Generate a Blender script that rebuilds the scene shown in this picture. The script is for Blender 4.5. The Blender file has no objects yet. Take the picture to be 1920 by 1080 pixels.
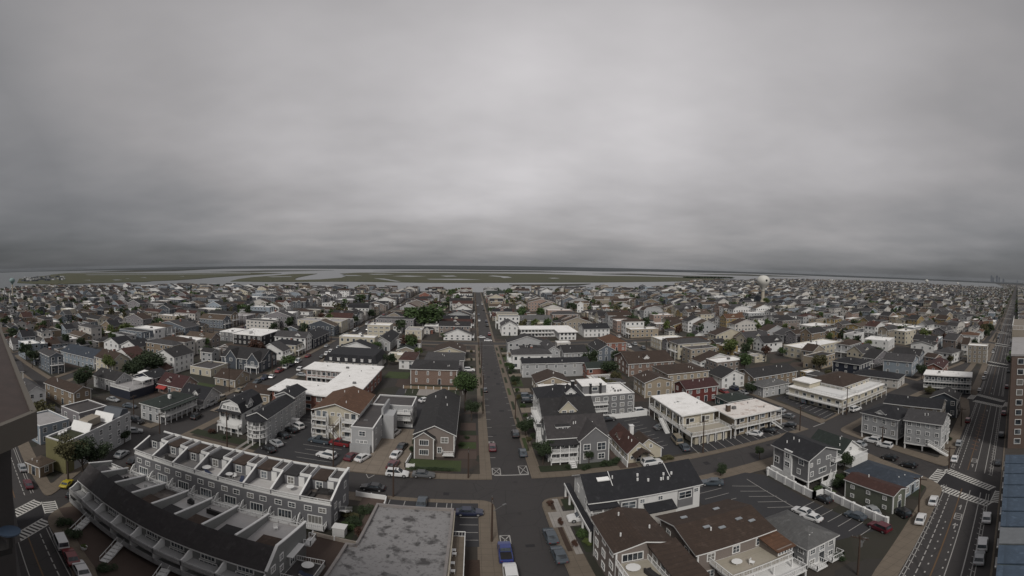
import bpy, math, random
from mathutils import Vector, Matrix
R = math.radians
S = bpy.context.scene
COL = S.collection
rnd = random.Random(11)

# ------------------------------------------------------------------ camera
CAM_H = 44.0
cd = bpy.data.cameras.new("camera")
cam = bpy.data.objects.new("camera", cd); COL.objects.link(cam); S.camera = cam
S.render.engine = 'CYCLES'
cd.type = 'PANO'
cd.panorama_type = 'EQUIRECTANGULAR'
FP = 798.3
cd.longitude_min = (0 - 960) / FP; cd.longitude_max = (1920 - 960) / FP
cd.latitude_max = 529.5 / FP; cd.latitude_min = -(1080 - 529.5) / FP
cd.clip_start = 0.1; cd.clip_end = 40000
_p, _r, _y = -.0420, .0139, .0922
_f = Vector((math.sin(_y) * math.cos(_p), math.cos(_y) * math.cos(_p), math.sin(_p)))
_ri = Vector((math.cos(_y), -math.sin(_y), 0)); _u = _ri.cross(_f)
_ri, _u = math.cos(_r) * _ri + math.sin(_r) * _u, -math.sin(_r) * _ri + math.cos(_r) * _u
cam.matrix_world = Matrix.Translation((0, 0, CAM_H)) @ Matrix((_ri, _u, -_f)).transposed().to_4x4()

# ------------------------------------------------------------------ light
W_ = bpy.data.worlds.new("World"); S.world = W_; W_.use_nodes = True
nt = W_.node_tree; nt.nodes.clear()
def N(t, **k):
    n = nt.nodes.new(t)
    for a, b in k.items(): setattr(n, a, b)
    return n
def LK(a, b): nt.links.new(a, b)
out = N('ShaderNodeOutputWorld'); sky = N('ShaderNodeTexSky'); sky.sky_type = 'NISHITA'; sky.sun_disc = False
SUN_EL, SUN_AZ = R(43), R(196)      # sun behind the cloud, over the sea behind the camera
sky.sun_elevation = SUN_EL; sky.sun_rotation = SUN_AZ
b1 = N('ShaderNodeBackground'); b1.inputs[1].default_value = 0.06; LK(sky.outputs[0], b1.inputs[0])
tc = N('ShaderNodeTexCoord'); sep = N('ShaderNodeSeparateXYZ'); LK(tc.outputs['Generated'], sep.inputs[0])
def M(op, a, b=None, clamp=False):
    n = N('ShaderNodeMath', operation=op, use_clamp=clamp)
    for i, v in enumerate((a, b)):
        if v is None: continue
        if isinstance(v, (int, float)): n.inputs[i].default_value = v
        else: LK(v, n.inputs[i])
    return n.outputs[0]
zc = M('ADD', M('MAXIMUM', sep.outputs[2], 0.0), 0.16)
cx_ = M('DIVIDE', sep.outputs[0], zc); cy_ = M('DIVIDE', sep.outputs[1], zc)
cmb = N('ShaderNodeCombineXYZ'); LK(cx_, cmb.inputs[0]); LK(cy_, cmb.inputs[1])
n1 = N('ShaderNodeTexNoise'); n1.inputs['Scale'].default_value = 0.55; n1.inputs['Detail'].default_value = 5; n1.inputs['Roughness'].default_value = .45
LK(cmb.outputs[0], n1.inputs['Vector'])
n2 = N('ShaderNodeTexNoise'); n2.inputs['Scale'].default_value = 1.9; n2.inputs['Detail'].default_value = 4; n2.inputs['Roughness'].default_value = .5
LK(cmb.outputs[0], n2.inputs['Vector'])
# low cloud base bands towards the horizon
mp = N('ShaderNodeMapping'); mp.inputs['Scale'].default_value = (2.6, 2.6, 30.0); LK(tc.outputs['Generated'], mp.inputs[0])
n3 = N('ShaderNodeTexNoise'); n3.inputs['Scale'].default_value = 1.5; n3.inputs['Detail'].default_value = 4; LK(mp.outputs[0], n3.inputs['Vector'])
# bulk brightness: thinner cloud high up ahead, thick and dark low down; lens vignette painted into both sides, unseen zenith dimmed to cut ambient
ramp = N('ShaderNodeValToRGB'); LK(sep.outputs[2], ramp.inputs[0])
cr = ramp.color_ramp; cr.elements[0].position = 0.0; cr.elements[0].color = (.18,) * 3 + (1,)
cr.elements[1].position = 1.0; cr.elements[1].color = (.36,) * 3 + (1,)
for ps, c in ((.02, .23), (.045, .27), (.075, .36), (.12, .44), (.2, .485), (.36, .51), (.45, .51), (.57, .48), (.68, .40), (.85, .36)):
    e = cr.elements.new(ps); e.color = (c, c, c, 1)
side = M('MULTIPLY', M('POWER', M('ABSOLUTE', M('SUBTRACT', M('MULTIPLY', sep.outputs[0], 1.0), .13)), 2.2), -.80)
side = M('ADD', side, 1.09)
side = M('MAXIMUM', side, .40)
br = M('MULTIPLY', ramp.outputs[0], side)
c1 = M('ADD', M('MULTIPLY', M('SUBTRACT', n1.outputs[0], .5), 1.25), 1.0)
c2 = M('ADD', M('MULTIPLY', M('SUBTRACT', n2.outputs[0], .5), .30), 1.0)
lowf = M('SUBTRACT', 1.0, M('MULTIPLY', sep.outputs[2], 9.0), clamp=True)
c3 = M('ADD', M('MULTIPLY', M('MULTIPLY', M('SUBTRACT', n3.outputs[0], .5), .55), lowf), 1.0)
br = M('MULTIPLY', M('MULTIPLY', br, c1), M('MULTIPLY', c2, c3))
tint = N('ShaderNodeMixRGB'); tint.inputs[1].default_value = (.93, .99, 1.06, 1); tint.inputs[2].default_value = (1.02, .985, 1.0, 1)
LK(M('MULTIPLY', br, 3.0, clamp=True), tint.inputs[0])
vm = N('ShaderNodeVectorMath', operation='SCALE'); LK(tint.outputs[0], vm.inputs[0]); LK(br, vm.inputs[3])
b2 = N('ShaderNodeBackground'); b2.inputs[1].default_value = 1.0; LK(vm.outputs[0], b2.inputs[0])
mx = N('ShaderNodeMixShader'); mx.inputs[0].default_value = .965
LK(b1.outputs[0], mx.inputs[1]); LK(b2.outputs[0], mx.inputs[2]); LK(mx.outputs[0], out.inputs[0])

sd = bpy.data.lights.new("sun", 'SUN'); sd.energy = 1.95; sd.angle = R(14); sd.color = (1, .96, .9)
sun = bpy.data.objects.new("sun", sd); COL.objects.link(sun)
sun.rotation_euler = (R(90) - SUN_EL, 0, R(180) - SUN_AZ)
vs = S.view_settings; vs.view_transform = 'Standard'; vs.look = 'None'; vs.exposure = 0.0; vs.gamma = 1.0; vs.use_curve_mapping = False
S.cycles.max_bounces = 4; S.cycles.diffuse_bounces = 2; S.cycles.glossy_bounces = 2; S.cycles.transmission_bounces = 2; S.cycles.volume_bounces = 0

# ------------------------------------------------------------------ materials
_mats = {}
def newmat(name):
    m = bpy.data.materials.new(name); m.use_nodes = True
    n = m.node_tree; n.nodes.clear()
    o = n.nodes.new('ShaderNodeOutputMaterial'); b = n.nodes.new('ShaderNodeBsdfPrincipled'); n.links.new(b.outputs[0], o.inputs[0])
    return m, n, b
def nz(n, scale, detail=3, vec=None, rough=.55):
    t = n.nodes.new('ShaderNodeTexNoise'); t.inputs['Scale'].default_value = scale; t.inputs['Detail'].default_value = detail; t.inputs['Roughness'].default_value = rough
    if vec is not None: n.links.new(vec, t.inputs['Vector'])
    return t.outputs[0]
def mth(n, op, a, b=None, clamp=False):
    m = n.nodes.new('ShaderNodeMath'); m.operation = op; m.use_clamp = clamp
    for i, v in enumerate((a, b)):
        if v is None: continue
        if isinstance(v, (int, float)): m.inputs[i].default_value = v
        else: n.links.new(v, m.inputs[i])
    return m.outputs[0]
def pos(n, world=False):
    if world: return n.nodes.new('ShaderNodeNewGeometry').outputs['Position']
    return n.nodes.new('ShaderNodeTexCoord').outputs['Object']
def mixc(n, fac, a, b):
    m = n.nodes.new('ShaderNodeMixRGB')
    if isinstance(fac, (int, float)): m.inputs[0].default_value = fac
    else: n.links.new(fac, m.inputs[0])
    for i, v in ((1, a), (2, b)):
        if isinstance(v, (tuple, list)): m.inputs[i].default_value = (v[0], v[1], v[2], 1)
        else: n.links.new(v, m.inputs[i])
    return m.outputs[0]
def step(n, v, lo, hi):
    m = n.nodes.new('ShaderNodeMapRange'); m.inputs[1].default_value = lo; m.inputs[2].default_value = hi; n.links.new(v, m.inputs[0]); return m.outputs[0]
def sc(c, k): return (c[0] * k, c[1] * k, c[2] * k)
def bump(n, b, h, s=.4, d=.03):
    bp = n.nodes.new('ShaderNodeBump'); bp.inputs['Strength'].default_value = s; bp.inputs['Distance'].default_value = d
    n.links.new(h, bp.inputs['Height']); n.links.new(bp.outputs[0], b.inputs['Normal'])
def plain(name, c, rough=.6, var=.25, scale=1.5, metal=0.0):
    if name in _mats: return _mats[name]
    m, n, b = newmat(name)
    v = nz(n, scale, 4, pos(n, True)); n.links.new(mixc(n, v, sc(c, 1 - var), sc(c, 1 + var)), b.inputs['Base Color'])
    b.inputs['Roughness'].default_value = rough; b.inputs['Metallic'].default_value = metal
    _mats[name] = m; return m
def siding(name, c):
    """lap siding: horizontal courses, slight weathering"""
    if name in _mats: return _mats[name]
    m, n, b = newmat(name); p = pos(n, True)
    s = n.nodes.new('ShaderNodeSeparateXYZ'); n.links.new(p, s.inputs[0])
    fr = mth(n, 'FRACT', mth(n, 'MULTIPLY', s.outputs[2], 4.5))
    line = step(n, fr, .0, .16)
    v = nz(n, .7, 4, p)
    st = n.nodes.new('ShaderNodeMapping'); st.inputs['Scale'].default_value = (1.2, 1.2, .12); n.links.new(p, st.inputs[0])
    v2 = nz(n, 1.5, 3, st.outputs[0])
    col = mixc(n, v, sc(c, .86), sc(c, 1.12)); col = mixc(n, mth(n, 'MULTIPLY', step(n, v2, .55, .8), .28), col, sc(c, .6))
    col = mixc(n, line, sc(c, .72), col)
    n.links.new(col, b.inputs['Base Color']); b.inputs['Roughness'].default_value = .65
    bump(n, b, fr, .5, .02)
    _mats[name] = m; return m
def brick(name, c):
    if name in _mats: return _mats[name]
    m, n, b = newmat(name); p = pos(n, True)
    s = n.nodes.new('ShaderNodeSeparateXYZ'); n.links.new(p, s.inputs[0])
    fr = mth(n, 'FRACT', mth(n, 'MULTIPLY', s.outputs[2], 11)); line = step(n, fr, .0, .2)
    v = nz(n, 6, 4, p); v2 = nz(n, .6, 3, p)
    col = mixc(n, v, sc(c, .6), sc(c, 1.4)); col = mixc(n, v2, col, sc(c, .9)); col = mixc(n, line, sc((.3, .28, .26), 1), col)
    n.links.new(col, b.inputs['Base Color']); b.inputs['Roughness'].default_value = .85
    _mats[name] = m; return m
def shingle(name, c, var=.3):
    if name in _mats: return _mats[name]
    m, n, b = newmat(name); p = pos(n, True)
    s = n.nodes.new('ShaderNodeSeparateXYZ'); n.links.new(p, s.inputs[0])
    fr = mth(n, 'FRACT', mth(n, 'MULTIPLY', s.outputs[2], 9)); line = step(n, fr, .0, .25)
    v = nz(n, 3.5, 5, p, .7); v2 = nz(n, .35, 4, p, .6); v3 = nz(n, 11, 2, p)
    col = mixc(n, v, sc(c, 1 - var), sc(c, 1 + var)); col = mixc(n, step(n, v2, .35, .7), sc(c, .75), col)
    col = mixc(n, mth(n, 'MULTIPLY', v3, .5), col, sc(c, 1.5)); vo = n.nodes.new('ShaderNodeTexVoronoi'); vo.inputs['Scale'].default_value = 2.2; n.links.new(p, vo.inputs['Vector']); vs_ = n.nodes.new('ShaderNodeSeparateColor'); n.links.new(vo.outputs['Color'], vs_.inputs[0])
    col = mixc(n, mth(n, 'MULTIPLY', vs_.outputs[0], .45), col, sc(c, .55)); st = n.nodes.new('ShaderNodeMapping'); st.inputs['Scale'].default_value = (.9, .9, .15); n.links.new(p, st.inputs[0]); v4 = nz(n, 1.2, 4, st.outputs[0])
    col = mixc(n, mth(n, 'MULTIPLY', step(n, v4, .56, .72), .5), col, tuple(min(1, q * 1.7 + .02) for q in c))
    col = mixc(n, line, sc(c, .7), col)
    n.links.new(col, b.inputs['Base Color']); b.inputs['Roughness'].default_value = .9
    bump(n, b, v, .5, .03)
    _mats[name] = m; return m
def membrane(name, c, stain=(.35, .3, .26), amt=.5, lo=.5, hi=.72, scale=.35):
    """flat roof sheet with ponding stains and seams"""
    if name in _mats: return _mats[name]
    m, n, b = newmat(name); p = pos(n, True)
    v = nz(n, scale, 6, p, .62); v2 = nz(n, 2.5, 4, p)
    v5 = nz(n, scale * 4.5, 5, p, .7); col = mixc(n, v2, sc(c, .85), sc(c, 1.06)); col = mixc(n, mth(n, 'MULTIPLY', step(n, v5, .55, .66), amt * .7), col, stain); col = mixc(n, mth(n, 'MULTIPLY', step(n, v, lo, hi), amt), col, stain)
    s = n.nodes.new('ShaderNodeSeparateXYZ'); n.links.new(p, s.inputs[0])
    fr = mth(n, 'FRACT', mth(n, 'MULTIPLY', s.outputs[1], .33)); col = mixc(n, step(n, fr, .0, .04), sc(c, .75), col)
    n.links.new(col, b.inputs['Base Color']); b.inputs['Roughness'].default_value = .6
    _mats[name] = m; return m
def glass(name='window_glass', c=(.02, .024, .028)):
    if name in _mats: return _mats[name]
    m, n, b = newmat(name); p = pos(n, True); v = nz(n, .9, 2, p)
    n.links.new(mixc(n, step(n, v, .42, .6), c, sc(c, 3.4)), b.inputs['Base Color'])
    b.inputs['Roughness'].default_value = .12; b.inputs['Specular IOR Level'].default_value = .6
    _mats[name] = m; return m
WALLC = dict(white=(.66, .66, .65), offwhite=(.50, .48, .45), cream=(.47, .43, .34), beige=(.27, .235, .19), tan=(.20, .155, .11), sand=(.31, .26, .195),
             grey=(.165, .165, .17), palegrey=(.36, .365, .37), bluegrey=(.12, .14, .165), paleblue=(.24, .28, .32), slate=(.06, .07, .085), navy=(.018, .022, .036),
             taupe=(.195, .165, .148), sage=(.12, .13, .10), yellow=(.29, .215, .10), pink=(.30, .22, .185), red=(.12, .032, .028), brown=(.08, .052, .036), teal=(.06, .11, .11),
             lilac=(.19, .18, .19), black=(.015, .015, .017))
ROOFC = dict(weathered=(.046, .042, .043), dark=(.015, .0155, .019), charcoal=(.025, .024, .025), grey=(.052, .05, .052), lightgrey=(.10, .10, .10), brown=(.045, .029, .021), rust=(.10, .05, .028),
             redbrown=(.055, .024, .019), blue=(.036, .046, .062), green=(.022, .03, .026), tanroof=(.08, .058, .042), maroon=(.048, .018, .018))
def wm(k):
    if k == 'brick': return brick('red_brick', (.22, .085, .06))
    if k == 'brownbrick': return brick('brown_brick', (.17, .11, .085))
    if k == 'tanbrick': return brick('tan_brick', (.33, .18, .09))
    return siding(k + '_siding', WALLC[k])
def rm(k):
    if k == 'membrane': return membrane('white_roof_membrane', (.88, .87, .85), (.42, .40, .36), amt=.5, lo=.5, hi=.75)
    if k == 'stained': return membrane('stained_white_roof', (.72, .68, .64), (.34, .24, .20), .75, .55, .68, .42)
    if k == 'tar': return membrane('tar_roof', (.05, .045, .045), (.12, .1, .09), .4)
    if k == 'gravel': return membrane('gravel_roof', (.225, .22, .22), (.045, .042, .042), .94, .52, .61, .42)
    if k == 'deckgrey': return membrane('deck_floor', (.34, .33, .33), (.2, .19, .18), .5)
    return shingle(k + '_shingles', ROOFC[k])
TRIM = plain('white_trim', (.68, .68, .67), .5, .08)
GLASS = glass()
BLIND = plain('window_blind', (.16, .155, .145), .5, .3, 1.2); GLASSB = glass('window_glass_painted_sky', (.05, .056, .062))  # GLASSB: lighter pane colour imitates reflected sky
DARK = plain('dark_void', (.012, .011, .011), .9)
# ------------------------------------------------------------------ mesh helper
class MB:
    def __init__(s): s.v = []; s.f = []; s.m = []
    def q(s, pts, m=0):
        i = len(s.v); s.v += [tuple(p) for p in pts]; s.f.append(tuple(range(i, i + len(pts)))); s.m.append(m); return s
    def box(s, x0, y0, z0, x1, y1, z1, m=0, bottom=True):
        i = len(s.v); s.v += [(x0, y0, z0), (x1, y0, z0), (x1, y1, z0), (x0, y1, z0), (x0, y0, z1), (x1, y0, z1), (x1, y1, z1), (x0, y1, z1)]
        F = [(4, 5, 6, 7), (0, 1, 5, 4), (1, 2, 6, 5), (2, 3, 7, 6), (3, 0, 4, 7)] + ([(0, 3, 2, 1)] if bottom else [])
        for f in F: s.f.append(tuple(i + k for k in f)); s.m.append(m)
        return s
    def prism(s, pts, z0, z1, m=0, top=None, bottom=False):
        n = len(pts); i = len(s.v)
        z0s = z0 if isinstance(z0, (list, tuple)) else [z0] * n; z1s = z1 if isinstance(z1, (list, tuple)) else [z1] * n
        s.v += [(p[0], p[1], z0s[k]) for k, p in enumerate(pts)] + [(p[0], p[1], z1s[k]) for k, p in enumerate(pts)]
        for k in range(n): s.f.append((i + k, i + (k + 1) % n, i + n + (k + 1) % n, i + n + k)); s.m.append(m)
        s.f.append(tuple(i + n + k for k in range(n))); s.m.append(m if top is None else top)
        if bottom: s.f.append(tuple(i + k for k in reversed(range(n)))); s.m.append(m)
        return s
    def extr(s, poly, axis, a, b, m=0):
        """extrude a profile polygon [(u,z)] along x or y from a to b"""
        n = len(poly); i = len(s.v)
        for t in (a, b): s.v += [((t, u, z) if axis == 'x' else (u, t, z)) for u, z in poly]
        for k in range(n): s.f.append((i + k, i + (k + 1) % n, i + n + (k + 1) % n, i + n + k)); s.m.append(m)
        s.f.append(tuple(i + k for k in reversed(range(n)))); s.m.append(m); s.f.append(tuple(i + n + k for k in range(n))); s.m.append(m)
        return s
    def cyl(s, x, y, z0, z1, r0, r1=None, n=8, m=0, cap=True):
        r1 = r0 if r1 is None else r1; i = len(s.v)
        for z, r in ((z0, r0), (z1, r1)):
            s.v += [(x + r * math.cos(2 * math.pi * k / n), y + r * math.sin(2 * math.pi * k / n), z) for k in range(n)]
        for k in range(n): s.f.append((i + k, i + (k + 1) % n, i + n + (k + 1) % n, i + n + k)); s.m.append(m)
        if cap: s.f.append(tuple(i + n + k for k in range(n))); s.m.append(m)
        return s
    def bar(s, p, q, w, h=None, m=0):
        """rectangular bar from p to q"""
        h = w if h is None else h; p = Vector(p); q = Vector(q); d = (q - p).normalized()
        up = Vector((0, 0, 1)) if abs(d.z) < .95 else Vector((1, 0, 0)); a = d.cross(up).normalized() * w / 2; c = a.cross(d).normalized() * h / 2
        i = len(s.v)
        for t in (p, q): s.v += [tuple(t + a + c), tuple(t - a + c), tuple(t - a - c), tuple(t + a - c)]
        for f in ((0, 1, 5, 4), (1, 2, 6, 5), (2, 3, 7, 6), (3, 0, 4, 7), (3, 2, 1, 0), (4, 5, 6, 7)): s.f.append(tuple(i + k for k in f)); s.m.append(m)
        return s
    def mesh(s, name, mats):
        me = bpy.data.meshes.new(name); me.from_pydata(s.v, [], s.f)
        for mt in (mats if isinstance(mats, (list, tuple)) else [mats]): me.materials.append(mt)
        if any(s.m): me.polygons.foreach_set('material_index', s.m)
        me.update(); return me
def obj(name, data, mats=None, parent=None, loc=(0, 0, 0), rz=0):
    if isinstance(data, MB): data = data.mesh(name, mats)
    o = bpy.data.objects.new(name, data); COL.objects.link(o)
    o.location = loc; o.rotation_euler = (0, 0, rz)
    if parent: o.parent = parent
    return o
_used = set()
def tag(o, label, cat, group=None):
    o['label'] = label; o['category'] = cat
    if group: o['group'] = group
    return o
def thing(name, label, cat, loc=(0, 0, 0), rz=0, group=None):
    o = obj(name, None, loc=loc, rz=rz); return tag(o, label, cat, group)
def struct(name, mb, mats, kind='structure'):
    o = obj(name, mb, mats); o['kind'] = kind; return o
# ------------------------------------------------------------------ places on the ground
def ray(u, v):
    lo = (u - 960) / FP; la = -(v - 529.5) / FP
    return math.sin(lo) * math.cos(la) * _ri + math.sin(la) * _u + math.cos(lo) * math.cos(la) * _f
def at(u, v, z=0.0):
    d = ray(u, v); t = (z - CAM_H) / d.z
    return Vector((d.x * t, d.y * t, z))
def lin(tab, x):
    if x <= tab[0][0]: return tab[0][1]
    for a, b in zip(tab, tab[1:]):
        if x <= b[0]: return a[1] + (b[1] - a[1]) * (x - a[0]) / (b[0] - a[0])
    return tab[-1][1]
HP = [(0, 515), (150, 507), (320, 501), (700, 497.7), (900, 497.9), (1100, 501), (1300, 506.5), (1600, 519), (1760, 526), (1920, 537)]
def far(u, v, z=0.0):
    """ground point by bearing and dip below the horizon"""
    d = ray(u, 520); dip = .0035 + max(v - lin(HP, u), .05) / FP
    r = (CAM_H - z) / math.tan(dip); h = Vector((d.x, d.y)).normalized() * r
    return Vector((h.x, h.y, z))
TR = [(0, 0, 1), (46, 46, 1), (55.7, 52.2, .98), (62, 57.5, .955), (66, 61.5, .94), (70.8, 66.5, .905), (79.7, 70.6, .9), (90, 73.3, .88), (110, 80, .88), (180, 180, .88)]
TL = [(0, 0, 1), (46, 46, 1), (60, 55.5, .96), (69.8, 61.6, .90), (80, 66.5, .88), (90, 69.6, .88), (110, 77, .88), (180, 180, .88)]
def Wp(x, y):
    """street grid -> ground: the avenues bow round the headland on both sides"""
    a = math.degrees(math.atan2(x, y)); r = math.hypot(x, y); T = TR if a > 0 else TL; s = 1 if a > 0 else -1; a = abs(a)
    b = R(lin([(t[0], t[1]) for t in T], a)) * s; r *= lin([(t[0], t[2]) for t in T], a)
    return (r * math.sin(b), r * math.cos(b))
def inpoly(x, y, P):
    c = False; j = len(P) - 1
    for i in range(len(P)):
        if (P[i][1] > y) != (P[j][1] > y) and x < (P[j][0] - P[i][0]) * (y - P[i][1]) / (P[j][1] - P[i][1]) + P[i][0]: c = not c
        j = i
    return c
def ave_y(x, off):  # inland offset from the avenue's yellow line
    return (9.2 + .30 * x + off) if x > 0 else (9.6 + .37 * -x + off)

# ------------------------------------------------------------------ ground materials
def m_asphalt():
    m, n, b = newmat('asphalt'); p = pos(n, True)
    v = nz(n, .12, 5, p, .6); v2 = nz(n, 9, 3, p); v3 = nz(n, .9, 5, p, .7)
    col = mixc(n, v, (.027, .025, .026), (.045, .041, .040)); col = mixc(n, mth(n, 'MULTIPLY', v2, .35), col, (.062, .057, .055))
    col = mixc(n, mth(n, 'MULTIPLY', step(n, v3, .56, .66), .35), col, (.026, .025, .026))
    vo = n.nodes.new('ShaderNodeTexVoronoi'); vo.feature = 'DISTANCE_TO_EDGE'; vo.inputs['Scale'].default_value = .16; n.links.new(p, vo.inputs['Vector'])
    col = mixc(n, mth(n, 'MULTIPLY', step(n, vo.outputs['Distance'], .012, .004), .5), col, (.018, .017, .017))
    n.links.new(col, b.inputs['Base Color']); b.inputs['Roughness'].default_value = .85; return m
def m_lotasphalt():
    m, n, b = newmat('parking_asphalt'); p = pos(n, True)
    v = nz(n, .3, 5, p, .6); v2 = nz(n, 7, 3, p)
    col = mixc(n, v, (.018, .018, .021), (.034, .033, .036)); col = mixc(n, mth(n, 'MULTIPLY', v2, .3), col, (.05, .05, .05))
    n.links.new(col, b.inputs['Base Color']); b.inputs['Roughness'].default_value = .8; return m
def m_concrete(name, c, jx=1.5):
    m, n, b = newmat(name); p = pos(n, True); s = n.nodes.new('ShaderNodeSeparateXYZ'); n.links.new(p, s.inputs[0])
    v = nz(n, .5, 5, p, .6); v2 = nz(n, 6, 3, p)
    col = mixc(n, v, sc(c, .7), sc(c, 1.25)); col = mixc(n, mth(n, 'MULTIPLY', v2, .3), col, sc(c, .6))
    for k in (0, 1):
        fr = mth(n, 'FRACT', mth(n, 'MULTIPLY', s.outputs[k], 1 / jx)); col = mixc(n, step(n, fr, .0, .06), sc(c, .5), col)
    n.links.new(col, b.inputs['Base Color']); b.inputs['Roughness'].default_value = .9; return m
def m_grass(name, a, c):
    m, n, b = newmat(name); p = pos(n, True)
    v = nz(n, .6, 5, p, .65); v2 = nz(n, 7, 4, p, .7)
    col = mixc(n, v, a, c); col = mixc(n, mth(n, 'MULTIPLY', v2, .6), col, sc(a, .4))
    n.links.new(col, b.inputs['Base Color']); b.inputs['Roughness'].default_value = .95; bump(n, b, v2, .8, .08); return m
def m_yard():
    """back yards: poured concrete, sand and gravel, bark and low planting in lot sized patches"""
    m, n, b = newmat('yard_ground'); p = pos(n, True)
    vo = n.nodes.new('ShaderNodeTexVoronoi'); vo.inputs['Scale'].default_value = .13; vo.distance = 'MANHATTAN'; n.links.new(p, vo.inputs['Vector'])
    s = n.nodes.new('ShaderNodeSeparateColor'); n.links.new(vo.outputs['Color'], s.inputs[0])
    v = nz(n, .35, 5, p, .6); v2 = nz(n, 4, 4, p)
    col = mixc(n, step(n, s.outputs[0], .45, .5), (.048, .040, .032), (.016, .020, .010))
    col = mixc(n, step(n, s.outputs[1], .68, .7), col, (.03, .028, .028)); col = mixc(n, step(n, s.outputs[2], .9, .92), col, (.075, .045, .036))
    col = mixc(n, mth(n, 'MULTIPLY', v, .8), col, (.04, .034, .028)); col = mixc(n, mth(n, 'MULTIPLY', v2, .5), col, (.03, .027, .022))
    n.links.new(col, b.inputs['Base Color']); b.inputs['Roughness'].default_value = .95; return m
def m_water():
    m, n, b = newmat('bay_water'); p = pos(n, True)
    mp2 = n.nodes.new('ShaderNodeMapping'); mp2.inputs['Scale'].default_value = (.004, .02, 1); n.links.new(p, mp2.inputs[0])
    v = nz(n, 1.0, 5, mp2.outputs[0]); n.links.new(mixc(n, v, (.09, .10, .105), (.15, .16, .165)), b.inputs['Base Color'])
    b.inputs['Roughness'].default_value = .3; bump(n, b, nz(n, .8, 3, p), .6, .25); return m
def m_marsh(name, a, c, s=.006):
    m, n, b = newmat(name); p = pos(n, True)
    v = nz(n, s, 8, p, .65); v2 = nz(n, s * 7, 6, p, .7)
    col = mixc(n, step(n, v, .35, .65), a, c); col = mixc(n, mth(n, 'MULTIPLY', v2, .55), col, sc(a, .45))
    n.links.new(col, b.inputs['Base Color']); b.inputs['Roughness'].default_value = 1; return m
ASPH = m_asphalt(); LOTM = m_lotasphalt(); YARD = m_yard()
CONC = m_concrete('concrete_pavement', (.155, .127, .098)); KERB = m_concrete('kerb_concrete', (.165, .135, .105), 3.0); DRIVE = m_concrete('driveway_concrete', (.21, .175, .14), 2.6)
PALEC = m_concrete('new_concrete', (.30, .28, .26), 1.6); PAVER = brick('brick_pavers', (.075, .052, .042)); MULCH = plain('bark_mulch', (.045, .028, .02), .95, .5, 4)
LAWN = m_grass('lawn_grass', (.035, .055, .016), (.065, .085, .028)); LAWND = m_grass('dark_lawn', (.02, .028, .012), (.035, .042, .02))
PAINT = plain('road_paint_white', (.32, .31, .295), .7, .25, 3); PAINTY = plain('road_paint_yellow', (.11, .064, .03), .7, .3, 2); PAINTR = plain('road_paint_orange', (.14, .07, .045), .7, .3, 2)

# ------------------------------------------------------------------ land and water
def sheet(name, pts, z, mats, drop=None, kind='structure'):
    mb = MB()
    P = [(p[0], p[1]) for p in pts]
    if drop is None: mb.q([(x, y, z) for x, y in P])
    else: mb.prism(P, z - drop, z)
    return struct(name, mb, mats, kind)
shore_px = [(0, 548), (60, 545), (120, 543), (300, 542), (430, 541), (560, 543), (700, 544), (800, 547), (900, 548), (1000, 546.5), (1080, 545), (1120, 544), (1220, 545), (1262, 541), (1285, 531),
            (1400, 529.5), (1440, 527), (1500, 527.3), (1600, 529.8), (1700, 534), (1800, 541), (1900, 549)]
SHORE = [tuple(far(u, v))[:2] for u, v in shore_px]
TOWN = [(-900, 200), (-700, -300), (700, -300), (9000, 2400), (9200, 3400)] + list(reversed(SHORE))
ring = [(12600 * math.cos(2 * math.pi * k / 96), 12600 * math.sin(2 * math.pi * k / 96)) for k in range(96)]
sheet('ground', ring, -3.0, m_marsh('sea_bed', (.05, .045, .035), (.07, .06, .05)))
sheet('bay_water', ring, -1.2, m_water())
sheet('town_ground', TOWN, 0.0, ASPH, 2.5)
MARSH = m_marsh('salt_marsh_grass', (.050, .056, .022), (.07, .066, .03)); MARSHD = m_marsh('marsh_edge', (.03, .032, .02), (.045, .045, .03))
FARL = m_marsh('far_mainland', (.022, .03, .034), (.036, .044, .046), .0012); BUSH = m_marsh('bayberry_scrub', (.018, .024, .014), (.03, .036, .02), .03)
def isle(name, px, z=0.0, mt=None, drop=1.6): return sheet(name, [far(u, v, z) for u, v in px], z, mt or MARSH, drop)
isle('marsh_island', [(432, 528), (448, 524), (470, 521), (510, 518), (550, 515), (595, 514.3), (578, 517.5), (560, 521), (552, 524), (556, 526.3), (600, 525), (640, 521.6), (652, 517.5), (638, 513.9), (675, 512), (800, 512),
     (1025, 513.7), (1125, 517), (1175, 517.6), (1275, 520), (1340, 523), (1372, 524.8), (1330, 526.4), (1275, 527.4), (1125, 528.7), (975, 529.2), (880, 529.6), (800, 529.8), (750, 529.2), (660, 528.2), (560, 528.8), (500, 528.9)])
isle('marsh_island', [(95, 518), (125, 514.6), (225, 513.6), (340, 513), (475, 512.4), (528, 513.7), (450, 517.5), (400, 520.5), (375, 522.5), (330, 525), (287, 526.8), (275, 528.6), (230, 530), (175, 532), (118, 535.2), (100, 533)])
isle('marsh_island', [(32, 534.5), (36, 527), (60, 523.5), (96, 519), (124, 517), (120, 528), (108, 535.6)], .45)
isle('marsh_island', [(955, 533.4), (1050, 532.6), (1108, 531.6), (1085, 534.4), (1030, 535.2), (980, 534.6)], 0, MARSHD)
isle('marsh_strip', [(395, 510.6), (500, 508.2), (626, 508.0), (560, 509.6), (470, 511)], -.3, MARSHD)
isle('marsh_strip', [(700, 508.9), (830, 507.5), (1010, 508.6), (1080, 511), (900, 510.1), (760, 509.8)], -.3, MARSHD)
isle('marsh_strip', [(1110, 513.2), (1180, 512.8), (1290, 517), (1370, 519.6), (1300, 519.2), (1180, 515.5)], -.3, MARSHD)
isle('marsh_strip', [(1295, 513.4), (1400, 515.5), (1520, 521), (1440, 519.6), (1330, 515.6)], -.3, MARSHD)
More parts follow.
